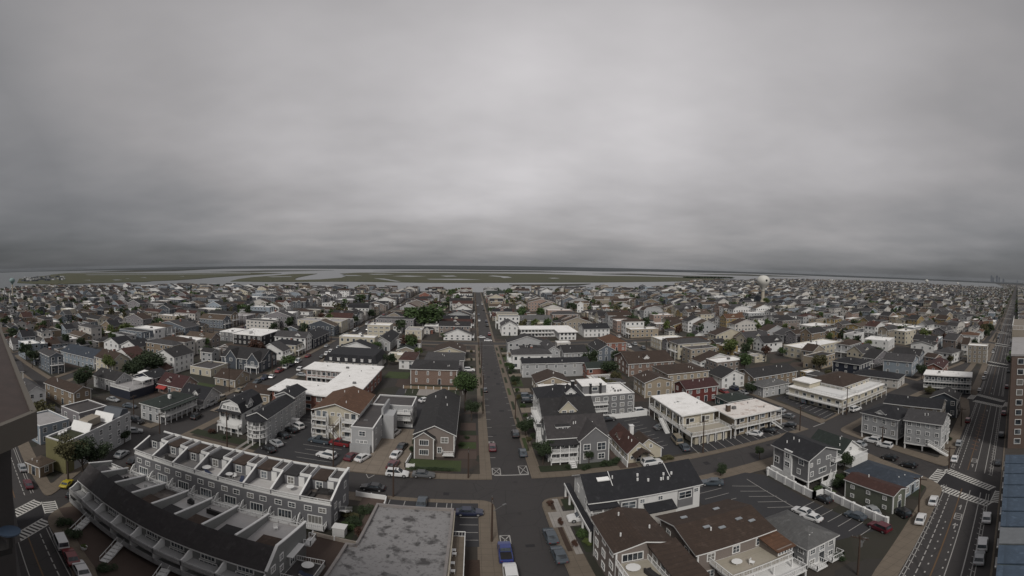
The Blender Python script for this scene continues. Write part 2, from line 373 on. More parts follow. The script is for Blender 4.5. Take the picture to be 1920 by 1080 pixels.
isle('marsh_strip', [(150, 512.5), (205, 509.6), (320, 505.8), (400, 505.2), (330, 508.2), (230, 511.5)], -.3, MARSHD)
isle('far_mainland', [(0, 516.2), (60, 513), (120, 510.6), (200, 508.0), (320, 506.8), (420, 504.4), (560, 504.4), (700, 504.6), (800, 504.9), (900, 505.2), (1000, 506.4), (1060, 506.8), (1130, 508.4), (1200, 508.6), (1300, 510.4), (1400, 513.6), (1500, 517.6),
     (1600, 522), (1700, 526), (1800, 531.5), (1920, 540), (1920, 537.15), (1760, 526.15), (1600, 519.15), (1300, 506.65), (1100, 501.15), (900, 498.05), (700, 497.85), (320, 501.15), (150, 507.15), (0, 515.15)], 2.0, FARL, 3.5)
# ponds and tidal creeks that cut the marsh
WAT = bpy.data.materials['bay_water']
for px in ([(735, 518.6), (762, 517.3), (800, 518.4), (770, 519.6)], [(826, 517.4), (850, 517), (858, 518.4), (836, 519)], [(925, 516.6), (952, 518.4), (960, 520.6), (944, 521.3), (938, 519.2), (915, 517.4)],
           [(690, 514.4), (720, 514), (740, 515.2), (700, 515.6)], [(700, 522.4), (720, 523), (752, 528.4), (742, 528.6), (715, 524.6)], [(800, 523.4), (860, 523), (904, 524.2), (860, 524.9), (806, 524.6)],
           [(1028, 521.3), (1040, 520.8), (1050, 521.8), (1036, 522.4)], [(640, 516.6), (668, 516.8), (680, 518.2), (650, 518.2)], [(210, 525.8), (220, 525), (230, 526.2), (216, 526.9)], [(234, 523.4), (240, 522.9), (243, 524)], [(262, 521), (272, 520.6), (276, 522)],
           [(155, 526.8), (168, 526.2), (170, 527.4)], [(336, 518), (344, 517.8), (346, 518.8)], [(500, 519.9), (545, 519.2), (548, 520.2), (510, 521)], [(160, 516.5), (330, 514.4), (470, 513.6), (470, 514.2), (330, 515.1), (165, 517.4)]):
    sheet('tidal_pool', [far(u, v, .12) for u, v in px], .12, WAT)

# ------------------------------------------------------------------ blocks, kerbs, pavements
XS = [-1175 + 0 * k for k in range(0)]
XS = [-71.5 - 79.5 * k for k in range(11, 0, -1)] + [-71.5, 7.9, 86.0] + [86.0 + 79.0 * k for k in range(1, 60)]
HW = {-71.5: 4.6, 7.9: 3.8, 86.0: 3.9}
YS = [75.2, 233, 378, 523, 668] + [813 + 145 * k for k in range(14)]
def hw(x): return HW.get(x, 4.0)
def rounded(P, r, n=4):
    out = []; k = len(P)
    for i in range(k):
        a, b, c = Vector(P[i - 1][:2]), Vector(P[i][:2]), Vector(P[(i + 1) % k][:2])
        u = (a - b); w = (c - b); rr = min(r, u.length * .45, w.length * .45); u.normalize(); w.normalize()
        p, q = b + u * rr, b + w * rr
        for t in range(n + 1):
            t /= n; out.append(tuple(p * (1 - t) ** 2 + b * 2 * t * (1 - t) + q * t ** 2))
    return out
def inset(P, d):
    """shrink a ccw polygon"""
    out = []; k = len(P)
    for i in range(k):
        a, b, c = Vector(P[i - 1]), Vector(P[i]), Vector(P[(i + 1) % k])
        e1 = (b - a); e2 = (c - b)
        if e1.length < 1e-6 or e2.length < 1e-6: out.append(tuple(b)); continue
        n1 = Vector((-e1.y, e1.x)).normalized(); n2 = Vector((-e2.y, e2.x)).normalized(); nn = n1 + n2
        nn = nn.normalized() if nn.length > 1e-3 else n1
        out.append(tuple(b + nn * (d / max(.5, nn.dot(n1)))))
    return out
ZB, ZY = .13, .15
pav = MB(); yard = MB(); BLOCKS = []
def block(P, rr=3.0, side=3.0, near=True):
    A2 = sum(P[i - 1][0] * P[i][1] - P[i][0] * P[i - 1][1] for i in range(len(P)))
    if A2 < 0: P = P[::-1]
    Q = [p for i, p in enumerate(P) if math.dist(p, P[i - 1]) > 4]
    pav.prism(rounded(P, rr, 4 if near else 2), 0, ZB)
    yard.q([(x, y, ZY) for x, y in rounded(inset(Q, side), 1.0, 2)])
def edge(p, q, n): return [(p[0] + (q[0] - p[0]) * i / n, p[1] + (q[1] - p[1]) * i / n) for i in range(n)]
# the three blocks between the avenue and the near cross street
block([(4.1, 70.9), (-66.4, 70.9), (-58.0, 35.6), (-45, ave_y(-45, 4.5)), (-30, 21.5), (-12, 16), (3.9, 14)][::-1][::-1] if False else [(3.9, 14), (4.1, 70.9), (-66.0, 70.9), (-63, 55), (-57.2, 34.6), (-45, ave_y(-45, 4.4)), (-30, 22), (-12, 16)])
block([(11.9, 14), (30, 21), (45, 26.8), (74.6, 35.2), (77.2, 42), (82.2, 69), (82.4, 70.9), (11.9, 70.9)])
EXTRA_L = [(-62.3, 38.6), (-68.5, 55), (-75.2, 70.5), Wp(-147, 71)]
block([(-62.4, 38.4), (-70.5, 55), (-76.2, 70.6)] + [Wp(x, 71) for x in (-100, -125, -146.5)] + [Wp(-146.5, 50), Wp(-146.5, 32)] + [(x, ave_y(x, 4.6)) for x in (-110, -95, -80)])
block([Wp(90.5, 71), (88.3, 69), (84, 42), (83.2, 39.4)][::-1] + [] if False else [(83.4, 38.8), (95, ave_y(95, 4.6)), (110, ave_y(110, 4.6)), (126, ave_y(126, 4.6)), Wp(161, 50), Wp(161, 71), Wp(130, 71), Wp(110, 71), Wp(91, 71), (84.8, 46)])
for i in range(len(XS) - 1):
    xa, xb = XS[i] + hw(XS[i]), XS[i + 1] - hw(XS[i + 1])
    if xa > 164 - 10 or xb < -147 + 5:   # blocks on the avenue further out
        s = 1 if xa > 0 else -1
        lo = []
        for j in range(0, 6):
            x = xa + (xb - xa) * j / 5; wx, wy = Wp(x, 34)
            lo.append((wx, ave_y(wx, 4.6)))
        P = lo + [Wp(xb, 52), Wp(xb, 71)] + [Wp(xb + (xa - xb) * j / 5, 71) for j in range(1, 6)] + [Wp(xa, 52)]
        if all(math.hypot(*p) < 5200 for p in P): block(P, 2.5, 3, False)
    for j in range(len(YS)):
        ya = YS[j] + 4.1; yb = (YS[j + 1] - 4.1) if j + 1 < len(YS) else YS[j] + 120
        c = Wp((xa + xb) / 2, (ya + yb) / 2)
        if math.hypot(*c) > 5000: continue
        q0 = [Wp(x, y) for x, y in edge((xa, ya), (xb, ya), 6) + edge((xb, ya), (xb, yb), 8) + edge((xb, yb), (xa, yb), 6) + edge((xa, yb), (xa, ya), 8)]
        if sum(inpoly(p[0], p[1], TOWN) for p in q0) < len(q0) * .6: continue
        near = math.hypot(*c) < 260
        if near:
            pav.prism(q0, 0, ZB); yard.q([(x, y, ZY) for x, y in inset(q0, 2.3)])
        else:
            pav.prism(q0, 0, ZB); yard.q([(x, y, ZY) for x, y in inset(q0, 1.3)])
# ocean side pavement of the avenue
P = [(x, ave_y(x, -7.6)) for x in (400, 300, 200, 150, 110, 80, 60, 45, 30)] + [(15, 6), (-15, 6)] + [(x, ave_y(x, -7.6)) for x in (-30, -50, -80, -130, -200)] + [(-200, 40), (-60, -30), (60, -30), (400, 80)]
pav.prism(P, 0, ZB)
struct('pavement', pav, CONC); struct('yards', yard, YARD)

# ------------------------------------------------------------------ road markings
mk = MB(); ZM = .006
def stripe(p, q, w, m=0, z=None):
    z = ZM if z is None else z
    p = Vector((p[0], p[1])); q = Vector((q[0], q[1])); d = (q - p).normalized(); n = Vector((-d.y, d.x)) * w / 2
    mk.q([(*(p + n), z), (*(p - n), z), (*(q - n), z), (*(q + n), z)], m)
def aveline(off, w, x0, x1, m=0, dash=None):
    s = 1 if x1 > x0 else -1; x = x0; L = (dash[0] if dash else 8)
    while (x - x1) * s < 0:
        x2 = x + L * s * .95; stripe((x, ave_y(x, off)), (x2, ave_y(x2, off)), w, m)
        x = x2 + ((dash[1] * s) if dash else 0)
XW = []   # crosswalk positions along the avenue (right, then left)
for k in range(0, 14):
    XW.append(77.2 + 65.5 * k)
def seg_right(off, w, m=0, dash=None):
    ends = [30] + XW
    for a, b in zip(ends, ends[1:] + [ends[-1] + 60]):
        x0 = a + (7.5 if a > 40 else 0); x1 = b - 5.2
        if x1 > x0: aveline(off, w, x0, x1, m, dash)
for off, w, m, dash in ((0, .2, 1, None), (2.0, .16, 0, (1.2, .5)), (3.35, .12, 0, None), (3.85, .12, 0, None), (-1.75, .13, 0, None), (-3.9, .16, 0, None), (-5.1, .12, 0, None), (-5.6, .12, 0, None)):
    seg_right(off, w, m, dash)
    aveline(off, w, -54 if off > 2.5 else -53, -20, m, dash); aveline(off, w, -66, -150, m, dash)
x = 40
while x < 250:   # ticks across the cycle lane buffer
    if not any(abs(x - c) < 7 for c in XW):
        for o0 in (3.0, -5.7): stripe((x, ave_y(x, o0)), (x + .5, ave_y(x + .5, o0 + 1.0)), .14)
    x += 1.7
x = 45
while x < 63: stripe((x, ave_y(x, .9)), (x + .4, ave_y(x + .4, .9)), .2); stripe((x, ave_y(x, -1.2)), (x + .4, ave_y(x + .4, -1.2)), .2); x += 2.1
x = 97
while x < 127:     # hatched median in the next block
    stripe((x, ave_y(x, -.9)), (x + .6, ave_y(x + .6, .9)), .3, 2); x += 2.6
def ladder(a, b, w, n):
    w *= 1.35
    """zebra crossing between two kerb points"""
    a = Vector(a); b = Vector(b); d = (b - a); L = d.length; d.normalize(); nn = Vector((-d.y, d.x)) * w / 2
    stripe(a + nn, b + nn, .18, 3); stripe(a - nn, b - nn, .18, 3)
    for i in range(n):
        c = a + d * (L * (i + .5) / n); stripe(c + nn * .95, c - nn * .95, L / n * .52, 3)
for k, xw in enumerate(XW):
    n = 17 if k < 2 else 9
    ladder((xw - 3.2, ave_y(xw - 3.2, 4.9)), (xw - 5.6, ave_y(xw - 5.6, -6.2)), 1.5, n); ladder((xw + 5.4, ave_y(xw + 5.4, 5.1)), (xw + 1.0, ave_y(xw + 1.0, -6.2)), 1.5, n)
    if k < 2:
        ladder((xw - 1.9, ave_y(xw, 6.0)), (xw + 5.0, ave_y(xw + 6, 5.2)), 1.6, 7); ladder((xw - 4.6, ave_y(xw - 4, -7.2)), (xw + .6, ave_y(xw, -7.6)), 1.4, 7)
# left crossing
ladder((-62.6, 36.9), (-60.6, 30.6), 1.5, 9); ladder((-56.0, 34.4), (-53.6, 27.4), 1.5, 9); ladder((-61.6, 38.2), (-57.6, 36.4), 1.7, 6)
def arrow(x, off, s=1):
    y = ave_y(x, off)
    stripe((x - .9, y - .27), (x + .35, y + .08), .2); mk.q([(x + .15, y - .2, ZM), (x + 1.05, y + .3, ZM), (x + .1, y + .5, ZM)])
for x in (61.5, 68.2, 87.5, 104, 130.5, 152, 160): arrow(x, -.85)
def onlybox(x):
    for (a, b) in (((-1, -.6), (1, -.6)), ((-1, .6), (1, .6)), ((-1, -.6), (-1, .6)), ((1, -.6), (1, .6)), ((-.3, -.5), (-.3, .5)), ((.3, -.5), (.3, .5))):
        stripe((x + a[0], ave_y(x + a[0], -.9 + a[1])), (x + b[0], ave_y(x + b[0], -.9 + b[1] + .001)), .16)
onlybox(64.8); onlybox(90.5)
# fresh asphalt in the crossings, repair patches, manholes
FRESH = plain('fresh_asphalt', (.017, .016, .018), .85, .2, .6); patch = MB()
for xw in XW[:4]: patch.q([(x, y, .003) for x, y in ((xw - 2.2, ave_y(xw - 2.2, 5.2)), (xw - 4.6, ave_y(xw - 4.6, -6)), (xw - .2, ave_y(xw, -6)), (xw + 4.2, ave_y(xw + 4, 5.4)))][::1])
patch.q([(x, y, .003) for x, y in ((-61.2, 36.8), (-59.2, 30.2), (-55.6, 28.4), (-57.2, 34.6))])
pr = random.Random(4)
for i in range(46):
    if i % 2: x = pr.uniform(4.8, 10); y = pr.uniform(48, 230)
    else: x = pr.uniform(-60, 75); y = pr.uniform(72, 78)
    a, b_ = pr.uniform(.4, 1.4), pr.uniform(.5, 2.6)
    if 64 < y < 84 and abs(x - 8) < 4: continue
    patch.q([(x - a / 2, y - b_ / 2, .0035 + i * 4e-5), (x + a / 2, y - b_ / 2, .0035 + i * 4e-5), (x + a / 2, y + b_ / 2, .0035 + i * 4e-5), (x - a / 2, y + b_ / 2, .0035 + i * 4e-5)], i % 3 % 2)
struct('road_patches', patch, [FRESH, plain('old_patch', (.052, .048, .046), .9, .3, 1)])
mh = MB()
for x, y in ((7.9, 66), (8.4, 78), (7.2, 96), (8.1, 118), (7.6, 150), (-12, 75), (-38, 75.4), (32, 74.8), (55, 75.2), (86, 90), (-71, 100)): mh.cyl(x, y, .004, .009, .38, n=14)
struct('manhole_covers', mh, plain('cast_iron', (.02, .018, .017), .6))
DKP = plain('dark_and_shaded_paving', (.05, .043, .037), .9, .35, .4)
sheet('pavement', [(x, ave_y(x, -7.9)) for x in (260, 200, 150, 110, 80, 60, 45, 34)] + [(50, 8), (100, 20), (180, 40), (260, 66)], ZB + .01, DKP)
sheet('pavement', [(x, ave_y(x, -7.4)) for x in (-28, -50, -80, -130)] + [(-130, 30), (-60, 8), (-28, 4)], ZB + .01, DKP)  # dark brown sheet imitates the shadow over the left sidewalk
# central street: stop bar, keep clear boxes, parking ticks
stripe((4.6, 81.2), (11.4, 81.2), .35)
for x0, y0, x1, y1 in ((4.3, 81.5, 5.9, 84.6), (9.7, 81.5, 11.4, 85.4), (4.2, 96.0, 5.4, 99.4), (4.3, 56.8, 5.7, 59.3)):
    for a, b in (((x0, y0), (x1, y0)), ((x1, y0), (x1, y1)), ((x1, y1), (x0, y1)), ((x0, y1), (x0, y0)), ((x0, y0), (x1, y1)), ((x0, y1), (x1, y0))): stripe(a, b, .16, z=ZM + .004 if a[0] != b[0] and a[1] != b[1] else ZM)
for k in range(24):
    y = 90 + 6.3 * k
    if y < 226: stripe((4.1, y), (5.3, y), .16)
    if 100 < y < 226: stripe((10.7, y + 1.5), (11.7, y + 1.5), .16)
stripe((-20.3, 79.1), (-19.4, 77.4), .13); stripe((-19.4, 77.4), (-18.6, 79.1), .13)
for y0 in (233,): stripe((4.5, y0 - 5.5), (11.4, y0 - 5.5), .3); stripe((4.5, y0 + 5.5), (11.4, y0 + 5.5), .3)
stripe((84.5, 79.9), (89.5, 80.2), .3)

# ------------------------------------------------------------------ lots, drives, lawns, planting strips in the near blocks
ZL = .158
_zk = [0]
def rect(name, x0, y0, x1, y1, mt, z=None):
    _zk[0] += 1; z = ZL + .0007 * _zk[0]
    return sheet(name, [(x0, y0), (x1, y0), (x1, y1), (x0, y1)], z, mt)
rect('parking_lot', -13.9, 56.0, 1.3, 69.6, LOTM); rect('parking_lot', -3.6, 40, 1.3, 52.6, MULCH); rect('brick_patio', -22.5, 38, -15, 55, PAVER); rect('brick_patio', -18.4, 57, -14.2, 69.4, PAVER)
rect('planting_bed', -19.2, 55.6, -16.4, 66, LAWND, ZL + .006)
rect('parking_lot', -46.3, 80.4, -27.0, 112, LOTM); rect('driveway', -26.6, 79.4, -13.2, 106, DRIVE); rect('parking_lot', -25, 106, -4.0, 143, LOTM)
rect('lawn', -13.0, 82.6, -2.0, 88.0, LAWN); rect('lawn', -2.8, 89, 1.2, 93.4, PAVER); rect('lawn', -2.8, 94.6, 1.2, 98.6, LAWN); rect('brick_patio', -2.8, 99.2, 1.2, 102.6, PAVER); rect('lawn', -2.8, 103.2, 1.2, 106, LAWND); rect('brick_patio', -2.8, 106.4, 1.2, 112, PAVER)
rect('lawn', -66, 82.8, -46.8, 86.2, LAWND); rect('driveway', -51.0, 80.3, -50.2, 86, PALEC, ZL + .006); rect('driveway', -49.2, 80.3, -48.4, 86, PALEC, ZL + .006)
rect('lawn', 13.8, 81.8, 30, 84.6, LAWND); rect('lawn', 30, 82, 31.4, 94, LAWND); rect('driveway', 30, 80, 34, 90, PAVER, ZL + .003)
rect('parking_lot', 33.0, 82.5, 62, 84, LOTM); rect('parking_lot', 40.2, 84, 49.6, 112, LOTM); rect('parking_lot', 30.6, 97.8, 40.2, 112, LOTM); rect('parking_lot', 49.6, 81.0, 79.5, 86.6, LOTM, ZL + .006)
_zk[0] += 1; sheet('parking_lot', [(37.5, 42), (53.6, 36), (53.8, 50), (54.6, 64.5), (52, 67.6), (37.6, 67.6), (37.6, 60)], ZL, LOTM)
sheet('parking_lot', [(91.4, 81.6), (98, 83.2), (103.6, 108.6), (94.0, 107.4)], ZL, LOTM)
rect('planting_bed', 13.0, 53.6, 13.7, 63, MULCH, .162); rect('planting_bed', 13.2, 66.4, 14.2, 69.4, MULCH, .162); rect('lawn', 15.4, 66, 17.0, 70, LAWND); rect('driveway', 12.4, 60.6, 18, 65.6, PALEC, .164); rect('pavement_walk', 13.9, 52.6, 14.9, 70.2, PALEC, .168)
rect('lawn', 15.3, 52.8, 17, 60.2, LAWND); rect('planting_bed', 16, 70, 37, 70.6, MULCH, .162); rect('lawn', 56.9, 49.8, 60, 53.6, LAWN)
sheet('lawn', [(-61.4, 49.4), (-60.5, 42), (-57.6, 40.4), (-57.6, 47.6)], ZL, LAWND); sheet('driveway', [(-58.2, 38), (-55, 37), (-44, 32.8), (-30, 28), (-24, 26), (-22, 40), (-30, 41), (-56, 44)], ZL - .003, PAVER)
rect('sand_lot', -72, 100, -69, 130, DRIVE, ZL); rect('lawn', -96, 114, -86, 124, LAWN); rect('driveway', -84, 86.4, -77, 88, PALEC)
sheet('lawn', [(67.5, 37.2), (72.6, 38.2), (73.4, 42.6), (68, 42)], ZL, LAWND); rect('lawn', -21.6, 150.6, -5, 156, LAWND) if False else None
rect('lawn', -22, 134, -4, 148.4, LAWND); rect('lawn', -33, 156, -24, 166, LAWN); rect('brick_patio', -18, 136, -8, 146, PAVER, ZL + .006)
for k in range(9): rect('lawn', 12.2, 93 + 15 * k, 13.1, 101 + 15 * k, LAWND if k % 3 else LAWN)
for k in range(7): rect('lawn', 3.0, 122 + 15 * k, 3.7, 131 + 15 * k, LAWND)
for k in range(5): rect('driveway', 14.4, 120 + 21 * k, 20, 124.5 + 21 * k, DRIVE); rect('lawn', 14.6, 127 + 21 * k, 18.4, 136 + 21 * k, LAWN if k % 2 else LAWND)
for k in range(4): rect('driveway', -5, 152 + 19 * k, 1.4, 157 + 19 * k, DRIVE)
# bay lines in the car parks
ZM = ZL + .045
for y in (66.9, 64.6, 62.3, 60.0, 57.8): stripe((-1.6, y), (1.2, y), .12)
for x in (-13.6, -11.0, -8.2, -5.6, -3.9, -3.1): stripe((x, 66.6), (x, 69.4), .12)
for i in range(9): stripe((-45.5, 88.2 + 2.5 * i), (-42, 88.9 + 2.5 * i), .12)
for i in range(5): stripe((-36.5, 82.2 + 2.4 * i), (-28.6, 82.2 + 2.4 * i), .12) if i % 2 == 0 else stripe((-38, 82.2 + 2.4 * i), (-28.6, 82.2 + 2.4 * i), .12)
for i in range(9): stripe((-22 + 2.4 * i, 138), (-22.4 + 2.4 * i, 142.4), .12)
for i in range(10): stripe((41.2, 88 + 2.5 * i), (45, 88.6 + 2.5 * i), .12)
for i in range(13): stripe((49 + 2.45 * i, 80.9), (49.6 + 2.45 * i, 86), .12)
for i in range(6): stripe((46.2, 63.8 - 2.6 * i), (50.4, 61 - 2.6 * i), .12)
stripe((50.4, 64.8), (49.6, 44), .12)
for i in range(7): stripe((50.2, 49.8 - 2.15 * i), (54, 50.0 - 2.15 * i), .12)
for i in range(5): stripe((39, 66.5 - 2.4 * i), (44, 66.5 - 2.4 * i), .12)
for i in range(10): stripe((92 + .55 * i, 83 + 2.55 * i), (97.6 + .55 * i, 84.2 + 2.55 * i), .14)
for i in range(7): stripe((-58, 131.5 + i), (-58, 131.6 + i), .01)
struct('road_markings', mk, [PAINT, PAINTY, PAINTR, plain('fresh_road_paint', (.50, .49, .46), .7, .3, 3)])
# ------------------------------------------------------------------ building kit
def add(dst, src, x=0, y=0, z=0, rz=0, sx=1, sy=1, sz=1, mm=None):
    c, s = math.cos(rz), math.sin(rz); i = len(dst.v)
    for (a, b, h) in src.v:
        a *= sx; b *= sy; dst.v.append((x + c * a - s * b, y + s * a + c * b, z + h * sz))
    for f, m in zip(src.f, src.m): dst.f.append(tuple(i + k for k in f)); dst.m.append(mm[m] if mm else m)
def walls(mb, w, d, h, roof, ax, rise, corner=True):
    """mats: 0 wall, 1 trim"""
    if roof in ('gable', 'gambrel'):
        def prof(L):
            if roof == 'gable': return [(L / 2, h + rise)]
            return [(L - L * .14, h + rise * .68), (L / 2, h + rise), (L * .14, h + rise * .68)]
        if ax == 'x':
            mb.q([(0, 0, 0), (w, 0, 0), (w, 0, h), (0, 0, h)]); mb.q([(w, d, 0), (0, d, 0), (0, d, h), (w, d, h)])
            mb.q([(0, d, 0), (0, 0, 0), (0, 0, h)] + [(0, y, z) for y, z in prof(d)[::-1]] + [(0, d, h)]); mb.q([(w, 0, 0), (w, d, 0), (w, d, h)] + [(w, y, z) for y, z in prof(d)] + [(w, 0, h)])
        else:
            mb.q([(0, d, 0), (0, 0, 0), (0, 0, h), (0, d, h)]); mb.q([(w, 0, 0), (w, d, 0), (w, d, h), (w, 0, h)])
            mb.q([(0, 0, 0), (w, 0, 0), (w, 0, h)] + [(x, 0, z) for x, z in prof(w)] + [(0, 0, h)]); mb.q([(w, d, 0), (0, d, 0), (0, d, h)] + [(x, d, z) for x, z in prof(w)[::-1]] + [(w, d, h)])
    else:
        mb.box(0, 0, 0, w, d, h, 0, False)
    if corner:
        e = .03; c = .16
        for x0, x1 in ((-e, c), (w - c, w + e)):
            for y0, y1 in ((-e, c), (d - c, d + e)): mb.box(x0, y0, .02, x1, y1, h - .03, 1, False)
def roofm(mb, w, d, h, roof, ax, rise, o=.45, t=.2, par=.45):
    """mats: 0 roof, 1 trim, 2 parapet wall"""
    if roof in ('gable', 'gambrel', 'shed'):
        L, A = (d, w) if ax == 'x' else (w, d)
        if roof == 'gable': s = rise / (L / 2); pr = [(-o, h - s * o), (L / 2, h + rise), (L + o, h - s * o)]
        elif roof == 'shed': s = rise / L; pr = [(-o, h - s * o), (L + o, h + rise + s * o)]
        else:
            s = rise * .68 / (L * .14); pr = [(-.2, h - s * .2), (L * .14, h + rise * .68), (L / 2, h + rise), (L - L * .14, h + rise * .68), (L + .2, h - s * .2)]
        up = [(a, b + t) for a, b in pr]; poly = pr + up[::-1]; n = len(pr); i = len(mb.v); ends = (-o, A + o)
        for q in ends: mb.v += [((q, u, z) if ax == 'x' else (u, q, z)) for u, z in poly]
        k = len(poly)
        for a in range(k):
            b = (a + 1) % k; m = 0 if n <= a < k - 1 else 1
            mb.f.append((i + a, i + b, i + k + b, i + k + a)); mb.m.append(m)
        for a in range(n - 1):
            for q, fl in ((0, 1), (k, -1)):
                f = [i + q + a, i + q + k - 1 - a, i + q + k - 2 - a, i + q + a + 1][::fl]; mb.f.append(tuple(f)); mb.m.append(1)
    elif roof == 'hip':
        x0, x1, y0, y1 = -o, w + o, -o, d + o; W2, D2 = x1 - x0, y1 - y0
        if W2 > D2: r = D2 / 2; A, B = (x0 + r, (y0 + y1) / 2), (x1 - r, (y0 + y1) / 2)
        else: r = W2 / 2; A, B = ((x0 + x1) / 2, y0 + r), ((x0 + x1) / 2, y1 - r)
        z = h + t; zt = h + rise + t
        mb.prism([(x0, y0), (x1, y0), (x1, y1), (x0, y1)], h, z, 1, bottom=True); mb.f.pop(-2); mb.m.pop(-2)
        P = [(x0, y0, z), (x1, y0, z), (x1, y1, z), (x0, y1, z)]; a = (*A, zt); b = (*B, zt)
        if W2 > D2: F = [[P[0], P[1], b, a], [P[1], P[2], b], [P[2], P[3], a, b], [P[3], P[0], a]]
        else: F = [[P[0], P[1], a], [P[1], P[2], b, a], [P[2], P[3], b], [P[3], P[0], a, b]]
        for f in F: mb.q(f, 0)
    elif roof == 'mansard':
        k = 1.1; z = h + rise
        for a, b in (((0, 0), (w, 0)), ((w, 0), (w, d)), ((w, d), (0, d)), ((0, d), (0, 0))):
            def ins(p, o_): return (p[0] + (-o_ if p[0] == 0 else o_) * -1 if False else (p[0] + (o_ if p[0] == 0 else -o_)), p[1] + (o_ if p[1] == 0 else -o_))
            A0, B0 = ins(a, -.3), ins(b, -.3); A1, B1 = ins(a, k), ins(b, k)
            mb.q([(*A0, h), (*B0, h), (*B1, z), (*A1, z)], 0)
        mb.q([(k, k, z), (w - k, k, z), (w - k, d - k, z), (k, d - k, z)], 0); mb.q([(-.3, -.3, h), (-.3, d + .3, h), (w + .3, d + .3, h), (w + .3, -.3, h)], 1)
    elif roof == 'flat':
        p = .2; z = h + par
        mb.q([(p, p, h + .03), (w - p, p, h + .03), (w - p, d - p, h + .03), (p, d - p, h + .03)], 0)
        for (a, b, c, e) in ((-.05, -.05, w + .05, p), (-.05, d - p, w + .05, d + .05), (-.05, p, p, d - p), (w - p, p, w + .05, d - p)):
            mb.box(a, b, h - .3, c, e, z - .08, 2); mb.box(a - .03, b - .03 if b < 0 or b > d / 2 else b, z - .08, c + .03, e + .03 if b < 0 or b > d / 2 else e, z, 1)
    elif roof == 'slab':
        mb.box(-o, -o, h, w + o, d + o, h + .32, 1); mb.q([(-o + .08, -o + .08, h + .325), (w + o - .08, -o + .08, h + .325), (w + o - .08, d + o - .08, h + .325), (-o + .08, d + o - .08, h + .325)], 0)
_wm = {}
_wr = random.Random(3)
def win_mesh(w, h, style='cross'):
    """frame, pane and combined meshes; curtains and painted sky reflections differ from window to window"""
    vr = _wr.choice([0, 0, 0, 1, 2]); pm_ = [GLASS, BLIND, GLASSB][vr]; style = style + '|%d' % vr
    k = ('f', round(w, 1), round(h, 1), style)
    if k not in _wm:
        w, h = round(w, 1), round(h, 1); f = .13; mb = MB()
        for b in ((-w / 2 - f, 0, -f, w / 2 + f, .0, 0), (-w / 2 - f, 0, h, w / 2 + f, 0, h + f), (-w / 2 - f, 0, 0, -w / 2, 0, h), (w / 2, 0, 0, w / 2 + f, 0, h)):
            mb.box(b[0], -.09, b[2], b[3], .02, b[5])
        if style[:-2] in ('cross', 'bars'): mb.box(-.03, -.07, 0, .03, .0, h)
        if style[:-2] == 'cross': mb.box(-w / 2, -.065, h * .5 - .025, w / 2, 0, h * .5 + .025)
        if style[:-2] == 'bars':
            for t in (.25, .75): mb.box(w * (t - .5) - .03, -.065, 0, w * (t - .5) + .03, 0, h)
        _wm[k] = mb.mesh('window_frame', TRIM)
        _wm[('p',) + k[1:]] = MB().box(-w / 2, -.045, 0, w / 2, .01, h).mesh('pane', pm_)
        mb2 = MB(); add(mb2, mb, mm=[0]); mb2.box(-w / 2, -.045, 0, w / 2, .01, h, 1)
        _wm[('c',) + k[1:]] = mb2.mesh('window', [TRIM, pm_])
    return _wm[k], _wm[('p',) + k[1:]], _wm[('c',) + k[1:]]
def window(parent, face, u, z, w, h, W, D, lod=0, style='cross', name='window'):
    """u: distance along the face from its left end seen from outside; face F/B/L/R"""
    a, b, c = win_mesh(w, h, style)
    loc, rz = {'F': ((u, 0, z), 0), 'B': ((W - u, D, z), R(180)), 'L': ((0, D - u, z), R(-90)), 'R': ((W, u, z), R(90))}[face]
    if lod == 0:
        o = obj(name, a, None, parent, loc, rz); obj('pane', b, None, o)
    else: o = obj(name, c, None, parent, loc, rz)
    return o
def winrow(parent, face, n, z, w, h, W, D, lod=0, style='cross', u0=None, u1=None):
    L = W if face in 'FB' else D
    u0 = 0 if u0 is None else u0; u1 = L if u1 is None else u1
    for i in range(n): window(parent, face, u0 + (u1 - u0) * (i + .5) / n, z, w, h, W, D, lod, style)
def postset(parent, mb, name='post'):
    """every box of mb becomes a post of its own"""
    for k in range(0, len(mb.v), 8):
        v = mb.v[k:k + 8]; o = Vector(v[0]); m = MB(); m.v = [tuple(Vector(p) - o) for p in v]; m.f = [f for f in mb.f[:6]]; m.m = [0] * 6
        obj(name, m, TRIM, parent, tuple(o))
def rail(mb, pts, z, h=.95, m=0, step=.33):
    for (x0, y0), (x1, y1) in zip(pts, pts[1:]):
        L = math.hypot(x1 - x0, y1 - y0)
        mb.bar((x0, y0, z + h), (x1, y1, z + h), .09, .08, m); mb.bar((x0, y0, z + .12), (x1, y1, z + .12), .06, .06, m)
        n = max(1, int(L / step))
        for i in range(n + 1):
            t = i / n; wd = .1 if i % 6 == 0 or i == n else .045
            mb.bar((x0 + (x1 - x0) * t, y0 + (y1 - y0) * t, z), (x0 + (x1 - x0) * t, y0 + (y1 - y0) * t, z + h - .04), wd, wd, m)
